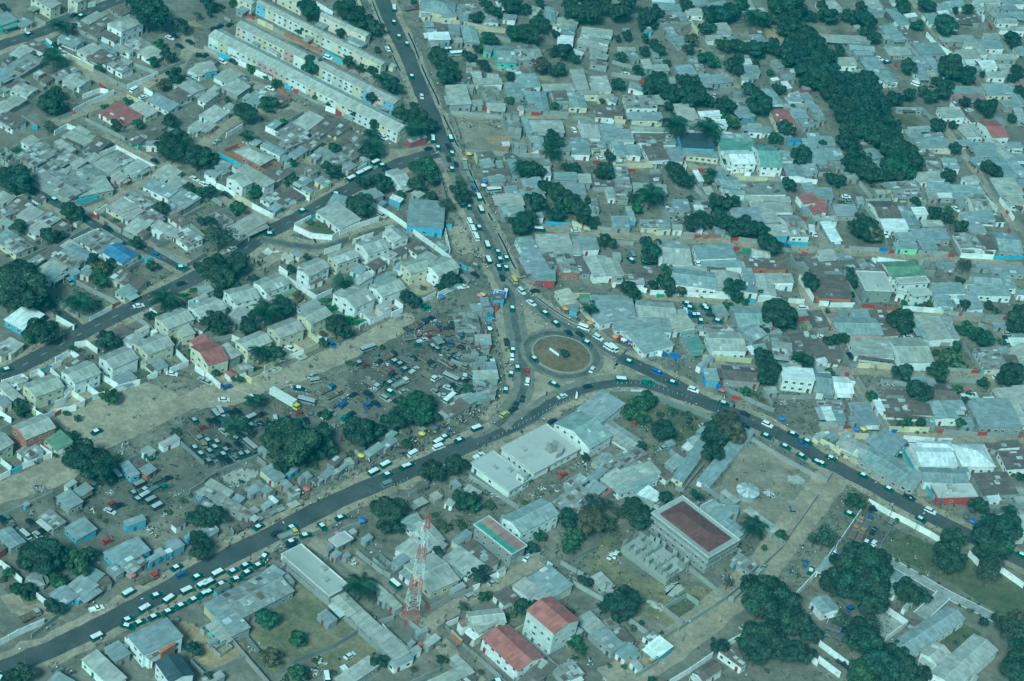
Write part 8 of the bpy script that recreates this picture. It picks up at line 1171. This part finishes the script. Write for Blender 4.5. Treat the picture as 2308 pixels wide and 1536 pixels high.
# ------------------------------------------------------------------ people
def person_mesh(seed):
    r_ = random.Random(seed); st = r_.uniform(.05, .32); ar = r_.uniform(-.25, .25); up = r_.random() < .2
    J = [((0, 0, .95), .13), ((0, 0, 1.15), .14), ((0, 0, 1.38), .16), ((0, 0, 1.50), .06), ((.01, 0, 1.62), .105), ((0, 0, 1.74), .07)]
    E_ = [(0, 1), (1, 2), (2, 3), (3, 4), (4, 5)]
    for s in (-1, 1):
        b0 = len(J)
        J += [((.02, s * .10, .86), .095), ((s * st * .5 + .03, s * .10, .48), .065), ((s * st, s * .11, .08), .045), ((s * st + .13, s * .12, .04), .04)]
        E_ += [(0, b0), (b0, b0 + 1), (b0 + 1, b0 + 2), (b0 + 2, b0 + 3)]
        b1 = len(J)
        hz = 1.0 if not (up and s > 0) else 1.55
        J += [((0, s * .20, 1.40), .06), ((-s * ar * .5, s * .27, 1.14), .045), ((-s * ar + .12, s * .27, hz - .08), .036), ((-s * ar + .16, s * .26, hz - .17), .04)]
        E_ += [(2, b1), (b1, b1 + 1), (b1 + 1, b1 + 2), (b1 + 2, b1 + 3)]
    me = bpy.data.meshes.new('tmp'); me.from_pydata([j[0] for j in J], E_, [])
    o = bpy.data.objects.new('tmp', me); COL.objects.link(o)
    o.modifiers.new('s', 'SKIN')
    for i, sv_ in enumerate(me.skin_vertices[0].data):
        sv_.radius = (J[i][1], J[i][1]); sv_.use_root = (i == 0)
    o.modifiers.new('d', 'SUBSURF').levels = 1
    dg = bpy.context.evaluated_depsgraph_get()
    out = bpy.data.meshes.new_from_object(o.evaluated_get(dg), depsgraph=dg)
    bpy.data.objects.remove(o); bpy.data.meshes.remove(me)
    out.materials.clear()
    for mm in ('cloth', 'trousers', 'skin'): out.materials.append(MATS[mm])
    out.name = 'person'
    for f in out.polygons:
        c = f.center
        f.material_index = 2 if (c.z > 1.47 or (abs(c.y) > .2 and c.z < 1.2)) else (0 if c.z > .92 else 1)
        f.use_smooth = True
    return out
PM = [person_mesh(i) for i in range(7)]
SHIRT = [((.72, .72, .70), 'white'), ((.68, .68, .66), 'white'), ((.03, .035, .05), 'dark'), ((.04, .10, .32), 'blue'), ((.42, .05, .04), 'red'), ((.5, .42, .10), 'yellow'), ((.25, .26, .25), 'grey'), ((.16, .34, .40), 'light blue'), ((.05, .2, .10), 'green'), ((.30, .17, .10), 'brown'), ((.03, .03, .03), 'black')]
folk = [(a / 10, b_ / 10) for a, b_ in FOLK]
crowd = [(a / 10, b_ / 10) for a, b_ in CROWD]
cand = sorted([(p, 0) for p in folk] + [(p, 1) for p in crowd], key=lambda q: q[0][1])
single, massed = cand[:300], cand[300:]
for (x, y), k in single:
    c, w = random.choice(SHIRT)
    z0 = 0.
    o = obj('person', random.choice(PM), None, (x, y, .1), random.uniform(0, 6.28), (1.0, 1.0, random.uniform(.93, 1.06)), c)
    thing(o, 'person', 'person in ' + w + ' top', 'people along the roads and market')
if massed:
    bm_v, bm_f, bm_m, off = [], [], [], 0
    for (x, y), k in massed:
        q = random.choice(PM); a = random.uniform(0, 6.28); c_, s_ = math.cos(a), math.sin(a)
        bm_v += [(v.co.x * c_ - v.co.y * s_ + x, v.co.x * s_ + v.co.y * c_ + y, v.co.z) for v in q.vertices]
        sh = random.choice((0, 0, 1, 3, 4))
        bm_f += [tuple(i + off for i in f.vertices) for f in q.polygons]
        bm_m += [sh if f.material_index == 0 else f.material_index for f in q.polygons]
        off += len(q.vertices)
    me = bpy.data.meshes.new('crowd'); me.from_pydata(bm_v, [], bm_f)
    for mm in ('cloth', 'trousers', 'skin', 'white_paint', 'wood'): me.materials.append(MATS[mm])
    me.polygons.foreach_set('material_index', bm_m); me.update()
    o = obj('crowd', me, col=(.5, .5, .48)); o['kind'] = 'stuff'; o['label'] = 'more people walking along the far streets'; o['category'] = 'crowd'

# ------------------------------------------------------------------ roundabout, signs, street furniture
ix, iy = SPOT['island'][0][:2]
RI = 11.4
isl = root('roundabout_island', ix, iy, 0, .18)
thing(isl, 'roundabout', '', 'the roundabout', 'oval planted roundabout island with a low pale kerb')
m = MB(); n = 64
ring = [(math.cos(6.2832 * i / n), math.sin(6.2832 * i / n)) for i in range(n)]
m.hexa([(c * RI, s * RI, .01) for c, s in ring], [(c * RI, s * RI, .14) for c, s in ring])
obj('soil_bed', m.mesh('soil_bed', 'soil_bed'), isl)
for i in range(32):
    m = MB(); a0, a1 = 6.2832 * (i + .03) / 32, 6.2832 * (i + .97) / 32; am = (a0 + a1) / 2
    A = [(q * math.cos(t_), q * math.sin(t_)) for q, t_ in ((RI + .005, a0), (RI + .32, a0), (RI + .32, am), (RI + .32, a1), (RI + .005, a1), (RI + .005, am))]
    m.hexa([(px, py, .01) for px, py in A], [(px, py, .26) for px, py in A])
    obj('kerb_stone', m.mesh('kerb_stone', 'concrete'), isl)
m = MB()
for i in range(n):
    a0, a1 = 6.2832 * i / n, 6.2832 * (i + 1) / n
    for r0, r1 in ((RI + .6, RI + 5.2),):
        m.face([(ix + r0 * math.cos(a0), iy + r0 * math.sin(a0), 0), (ix + r1 * math.cos(a0), iy + r1 * math.sin(a0), 0), (ix + r1 * math.cos(a1), iy + r1 * math.sin(a1), 0), (ix + r0 * math.cos(a1), iy + r0 * math.sin(a1), 0)])
struct('ring_road', m.mesh('ring_road', 'dusty_asphalt'), nextz())
m = MB()
for i in range(n):
    a0, a1 = 6.2832 * i / n, 6.2832 * (i + 1) / n
    w0, w1 = [.3 * math.sin(a * 3) + .2 * math.sin(a * 7) for a in (a0, a1)]
    m.face([(ix + (RI + 1.3 + w0) * math.cos(a0), iy + (RI + 1.3 + w0) * math.sin(a0), 0), (ix + (RI + 3.6 + w0) * math.cos(a0), iy + (RI + 3.6 + w0) * math.sin(a0), 0), (ix + (RI + 3.6 + w1) * math.cos(a1), iy + (RI + 3.6 + w1) * math.sin(a1), 0), (ix + (RI + 1.3 + w1) * math.cos(a1), iy + (RI + 1.3 + w1) * math.sin(a1), 0)])
struct('wheel_track', m.mesh('wheel_track', 'worn_track'), nextz())
bxp = SPOT['banner'][0]
bn = root('banner_board', bxp[0], bxp[1], R(-38), .3)
thing(bn, 'banner', '', 'banner', 'long white banner on posts across the roundabout island')
obj('cloth', UB['white_paint'], bn, (0, 0, .5), 0, (5.2, .08, 1.2))
for s in (-1, 0, 1): obj('post', UB['steel'], bn, (s * 2.55, .1, 0), 0, (.09, .09, 1.8))
# lattice mast
mx, my = SPOT['mast'][0][:2]
mast = root('lattice_mast', mx, my, R(20))
thing(mast, 'mast', '', 'mast', 'tall lattice mast painted in red and white bands')
MH = 47.0
for i in range(7):
    m = MB(); z0, z1 = MH * i / 7, MH * (i + 1) / 7
    hw = lambda z: 2.3 * (1 - z / MH) + .45 * (z / MH)
    for k in range(4):
        ca, sa = [(1, 1), (-1, 1), (-1, -1), (1, -1)][k]; cb, sb = [(1, 1), (-1, 1), (-1, -1), (1, -1)][(k + 1) % 4]
        m.tube((ca * hw(z0), sa * hw(z0), z0), (ca * hw(z1), sa * hw(z1), z1), .10)
        for j in range(3):
            q0, q1 = z0 + (z1 - z0) * j / 3, z0 + (z1 - z0) * (j + 1) / 3
            m.tube((ca * hw(q0), sa * hw(q0), q0), (cb * hw(q1), sb * hw(q1), q1), .048)
            m.tube((cb * hw(q0), sb * hw(q0), q0), (ca * hw(q1), sa * hw(q1), q1), .048)
            m.tube((ca * hw(q1), sa * hw(q1), q1), (cb * hw(q1), sb * hw(q1), q1), .04)
    obj('mast_section', m.mesh('mast_section', 'tinted'), mast, col=(.34, .07, .055) if i % 2 == 0 else (.58, .59, .57))
for z, a in ((40, .3), (40, 2.6), (36, 4.4), (43, 1.4)):
    m = MB(); m.box(-.18, .18, -.15, .15, -1.0, 1.0); obj('antenna', m.mesh('antenna', 'white_paint'), mast, (1.5 * math.cos(a), 1.5 * math.sin(a), z), a)
# billboard
bb = root('billboard', *SPOT['billboard'][0][:2], R(8))
thing(bb, 'billboard', '', 'billboard', 'blue poster billboard in a white frame above the street stalls')
for s in (-1, 1): obj('post', UB['steel'], bb, (s * 1.8, 0, 0), 0, (.16, .16, 3.2))
m = MB(); m.box(-2.5, 2.5, -.05, .05, 2.6, 5.4); obj('poster', m.mesh('poster', 'tinted'), bb, rot=(R(-12), 0, 0), col=(.05, .10, .42))
m = MB()
for x0, x1, z0, z1 in ((-2.6, -2.4, 2.5, 5.5), (2.4, 2.6, 2.5, 5.5), (-2.4, 2.4, 2.5, 2.7), (-2.4, 2.4, 5.3, 5.5)): m.box(x0, x1, -.09, .06, z0, z1)
obj('frame', m.mesh('frame', 'white_paint'), bb, rot=(R(-12), 0, 0))
for x, z, w, h_, c in ((-1.2, 3.6, 1.2, .8, (.5, .12, .10)), (.6, 4.2, 1.6, .7, (.35, .25, .5)), (.5, 3.1, 2.2, .4, (.6, .3, .1)), (-1.3, 4.6, 1.3, .4, (.7, .7, .7))):
    m = MB(); m.box(x - w / 2, x + w / 2, -.065, -.052, z - h_ / 2, z + h_ / 2); obj('poster_print', m.mesh('poster_print', 'tinted'), bb, rot=(R(-12), 0, 0), col=c)
# round tank with a conical sheet roof, and the low round one by the road
for key, rr, hh, rise, lab in (('hut', 4.4, 2.6, 1.3, 'round walled tank under a conical roof of radiating sheets'), ('tub', 3.8, 1.5, .5, 'low round hut with a dented grey sheet roof by the hedge')):
    hx, hy = SPOT[key][0][:2]
    o = root('round_hut', hx, hy); thing(o, 'round hut', '', 'round huts', lab)
    m = MB(); m.cyl((0, 0), rr * .88, rr * .88, 0, hh, 24); obj('wall', m.mesh('wall', 'plaster'), o, col=(.34, .36, .34))
    for i in range(24):
        a0, a1 = 6.2832 * i / 24, 6.2832 * (i + 1) / 24
        m = MB(); P0, P1, T = (rr * math.cos(a0), rr * math.sin(a0)), (rr * math.cos(a1), rr * math.sin(a1)), (0, 0)
        m.hexa([(*P0, hh), (*P1, hh), (0, 0, hh + rise)], [(*P0, hh + .07), (*P1, hh + .07), (0, 0, hh + rise + .07)])
        obj('roof_sheet', m.mesh('roof_sheet', 'roof_sheeting'), o, col=(*vary((.56, .57, .55) if (i % 3 or key == 'tub') else (.36, .36, .35), .12) , -.2) if key == 'hut' else (*vary((.30, .32, .31), .15), -.1))
# feather flag
o = root('feather_flag', *SPOT['flag'][0][:2]); thing(o, 'flag', '', 'flag', 'tall white feather flag with red foot beside the road')
m = MB(); m.tube((0, 0, 0), (0, 0, 4.6), .05, 5); obj('pole', m.mesh('pole', 'steel'), o)
m = MB(); pr = [(.06, 1.0), (.95, 1.0), (.9, 2.6), (.55, 3.9), (.06, 4.6)]; m.hexa([(x, -.02, z) for x, z in pr], [(x, .02, z) for x, z in pr][::1]); obj('sail', m.mesh('sail', 'white_paint'), o)
m = MB(); m.box(.06, .9, -.03, .03, .4, .99); obj('foot_panel', m.mesh('foot_panel', 'tinted'), o, col=(.4, .05, .05))
# lamps, bollards, umbrellas, poles, tyres
m = MB(); m.tube((0, 0, 0), (0, 0, 8.2), .10, 6, r2=.06); POLE = m.mesh('pole', 'steel')
m = MB(); m.tube((0, 0, 8.15), (1.6, 0, 8.7), .045, 5); ARM = m.mesh('arm', 'steel')
m = MB(); m.box(1.5, 2.25, -.16, .16, 8.62, 8.8, 0, .06, .04); HEADL = m.mesh('lamp_head', 'white_paint')
for x, y in SPOT['lamp']:
    o = root('street_lamp', x, y, random.uniform(0, 6.28)); thing(o, 'street lamp', 'slim grey street lamp', 'street lamps along the roads')
    obj('pole', POLE, o); obj('arm', ARM, o); obj('lamp_head', HEADL, o)
m = MB(); m.cyl((0, 0), .13, .11, 0, .95, 8); m.cyl((0, 0), .15, .05, .953, 1.08, 8); BOL = m.mesh('bollard', 'concrete')
for x, y in SPOT['bollard']:
    thing(obj('bollard', BOL, None, (x, y, 0)), 'bollard', 'short grey kerbside bollard', 'bollards along the main road')
m = MB(); n = 10
for i in range(n):
    a0, a1 = 6.2832 * i / n, 6.2832 * (i + 1) / n
    m.hexa([(1.35 * math.cos(a0), 1.35 * math.sin(a0), 2.0), (1.35 * math.cos(a1), 1.35 * math.sin(a1), 2.0), (0, 0, 2.55)], [(1.35 * math.cos(a0), 1.35 * math.sin(a0), 2.03), (1.35 * math.cos(a1), 1.35 * math.sin(a1), 2.03), (0, 0, 2.58)])
CAN = m.mesh('canopy', 'tinted')
m = MB(); m.tube((0, 0, 0), (0, 0, 2.5), .035, 5); UPOLE = m.mesh('pole', 'steel')
m = MB(); m.box(-.7, .7, -.45, .45, .62, .7); m.box(-.62, -.54, -.4, .4, 0, .62); m.box(.54, .62, -.4, .4, 0, .62); TABLE = m.mesh('stall_table', 'wood')
for x, y, c in SPOT['umbrella']:
    o = root('market_umbrella', x, y); thing(o, 'umbrella', {'w': 'white', 'p': 'pink', 'k': 'dark grey'}.get(c, PAINT.get(c, PAINT['w'])[1]) + ' market umbrella', 'umbrellas over the street stalls')
    obj('canopy', CAN, o, col={'p': (.5, .2, .32), 'b': (.08, .18, .5), 'r': (.5, .12, .10), 'k': (.1, .12, .15), 'y': (.65, .5, .12), 'o': (.6, .27, .10)}.get(c, (.72, .72, .7))); obj('pole', UPOLE, o)
    thing(obj('stall_table', TABLE, None, (x + .9, y - 1.0, 0), random.uniform(0, 3)), 'stall table', 'small wooden stall table', 'vendor tables by the main road')
for x, y in SPOT['pole']:
    m = MB(); m.tube((0, 0, 0), (0, 0, 6.5), .12, 6, r2=.08); m.box(-.9, .9, -.05, .05, 6.0, 6.12)
    o = obj('utility_pole', m.mesh('utility_pole', 'bark'), None, (x, y, 0)); thing(o, 'utility pole', 'bare wooden utility pole', 'utility poles')
m = MB(); n = 12
for i in range(n):
    a0, a1 = 6.2832 * i / n, 6.2832 * (i + 1) / n
    q = lambda a, r_, z: (r_ * math.cos(a), r_ * math.sin(a), z)
    m.hexa([q(a0, .28, 0), q(a0, .52, 0), q(a1, .52, 0), q(a1, .28, 0)], [q(a0, .3, .25), q(a0, .5, .25), q(a1, .5, .25), q(a1, .3, .25)])
TY = m.mesh('old_tyre', 'tyre_rubber')
for x, y in SPOT['tyre']:
    thing(obj('old_tyre', TY, None, (x, y, 0)), 'tyre', 'worn black tyre lying flat', 'old tyres on waste ground')
# heaps of rubble and scrap: nobody could count the pieces
for x, y, r in SPOT['rubble']:
    m = MB(); r = r / 5.004 / 5.6
    for i in range(int(40 + 14 * r)):
        a, d = random.uniform(0, 6.28), abs(random.gauss(0, .55)) * r
        px, py, s = d * math.cos(a), d * math.sin(a), random.uniform(.12, .55)
        zz = max(0, .8 * (1 - d / r)) * random.random()
        th_ = random.uniform(0, 3.14); c_, s_ = math.cos(th_), math.sin(th_); l_, w_ = s * random.choice((1, 1, 2.6)), s * .6
        A = [(px + c_ * u * l_ - s_ * v * w_, py + s_ * u * l_ + c_ * v * w_) for u, v in ((-.5, -.5), (.5, -.5), (.5, .5), (-.5, .5))]
        m.hexa([(*p, zz) for p in A], [(*p, zz + s * .5) for p in A], random.choice((0, 2, 2, 3, 4, 0, 1)))
    o = obj('rubble', m.mesh('rubble', 'concrete', 'white_paint', 'wood', 'steel', 'tyre_rubber'), None, (x, y, 0)); o['kind'] = 'stuff'
# litter and weeds spread thinly over the open ground
nroad = []
for name, w, pts in ROADS:
    if name in ('drain_channel',): continue
    for p in smooth(pts, 3): nroad.append((p[0], p[1], (w / 2 + .5) ** 2))
NR = np.array(nroad)
BB = np.array([(b_[1], b_[2]) for b_ in BUILDINGS])
lit, weed = MB(), []
for i in range(15000):
    y = random.triangular(-170, 330, -100); x = random.uniform(-1, 1) * (150 + (y + 170) * .22)
    if (((NR[:, 0] - x) ** 2 + (NR[:, 1] - y) ** 2) < NR[:, 2]).any(): continue
    if random.random() < .85 and any(in_poly(x, y, P) for P in LOTS): continue
    if i % 2:
        s = random.uniform(.06, .24); a = random.uniform(0, 3.14); c_, s_ = math.cos(a) * s, math.sin(a) * s
        z1 = random.uniform(.05, .25)
        A = [(x - c_, y - s_), (x + s_, y - c_), (x + c_, y + s_), (x - s_, y + c_)]
        lit.hexa([(*p, 0.) for p in A], [(*p, z1) for p in A], random.choice((0, 1, 2, 2, 3)))
    else: weed.append((x, y))
o = obj('litter', lit.mesh('litter', 'concrete', 'white_paint', 'wood', 'steel')); o['kind'] = 'stuff'
wb = MB()
for x, y in weed:
    for k in range(7):
        a = random.uniform(0, 6.28); px, py = x + random.gauss(0, .6), y + random.gauss(0, .6); s = random.uniform(.2, .6)
        wb.face([(px - s * math.cos(a), py - s * math.sin(a), .02), (px + s * math.sin(a) * .5, py, .1 + s * .8), (px + s * math.cos(a), py + s * math.sin(a), .03)])
o = obj('weeds', wb.mesh('weeds', 'leaves'), col=(.045, .06, .032)); o['kind'] = 'stuff'

# ------------------------------------------------------------------ labels: each thing by its look and by the landmarks it stands between
LMV = [(n_, Vector((x, y))) for n_, x, y in LM]
SELF = {'blue gable roof', 'tall red-roofed block', 'maroon-roofed office', 'brick-walled villa', 'turquoise villa roof', 'lime green roof', 'red kiosk', 'bright red roof', 'white hip-roofed villa', 'turquoise gabled house', 'dark slate roof', 'orange villa', 'green triangular roof', 'arched white block', 'maroon-roofed villa', 'arcaded concrete block', 'striped industrial hall', 'blue-striped bar', 'blue kiosk', 'white school block', 'roofless concrete skeleton'}
for n_, p in LMV:
    if n_ in SELF:
        q = min(BUILDINGS, key=lambda b_: (b_[1] - p.x) ** 2 + (b_[2] - p.y) ** 2)
        q[0]['label'] = n_ + ', a ' + q[3]
ORD = ['first', 'second', 'third', 'fourth', 'fifth', 'sixth', 'seventh', 'eighth', 'ninth', 'tenth', 'eleventh', 'twelfth', 'thirteenth', 'fourteenth', 'fifteenth', 'sixteenth', 'seventeenth', 'eighteenth', 'nineteenth', 'twentieth', 'twenty-first', 'twenty-second', 'twenty-third', 'twenty-fourth', 'twenty-fifth', 'twenty-sixth', 'twenty-seventh', 'twenty-eighth', 'twenty-ninth', 'thirtieth', 'thirty-first', 'thirty-second']
groups = {}
for o, desc in THINGS:
    if o.get('label'): continue
    p = Vector(o.location[:2])
    near = sorted(LMV, key=lambda q: (q[1] - p).length)
    A = near[0]
    v = p - A[1]
    best, bs = None, -9
    for q in sorted(LMV, key=lambda q: (q[1] - A[1]).length)[1:16]:
        d = q[1] - A[1]
        s = d.normalized().dot(v.normalized()) if v.length > .1 else 0
        s -= d.length * .0008
        if s > bs: best, bs = q, s
    groups.setdefault((desc, A[0], best[0]), []).append((v.length, o))
for (desc, a, c), l in groups.items():
    l.sort(key=lambda q: q[0])
    for i, (d, o) in enumerate(l):
        if len(l) == 1: o['label'] = '%s off the %s towards the %s' % (desc, a, c)
        else: o['label'] = '%s %s from the %s towards the %s' % (ORD[min(i, 31)], desc, a, c)

# ------------------------------------------------------------------ air
m = MB(); m.box(-1150, 1350, -850, 1650, -1.0, CAM_H + 4)
hz = bpy.data.materials.new('haze'); hz.use_nodes = True
t = hz.node_tree; t.nodes.remove(t.nodes['Principled BSDF'])
pv = t.nodes.new('ShaderNodeVolumePrincipled')
pv.inputs['Color'].default_value = (.12, .80, .95, 1)
pv.inputs['Density'].default_value = 0.00010
pv.inputs['Anisotropy'].default_value = 0.1
t.links.new(pv.outputs[0], t.nodes['Material Output'].inputs['Volume'])
MATS['haze'] = hz
o = obj('haze', m.mesh('haze', 'haze')); o['kind'] = 'stuff'
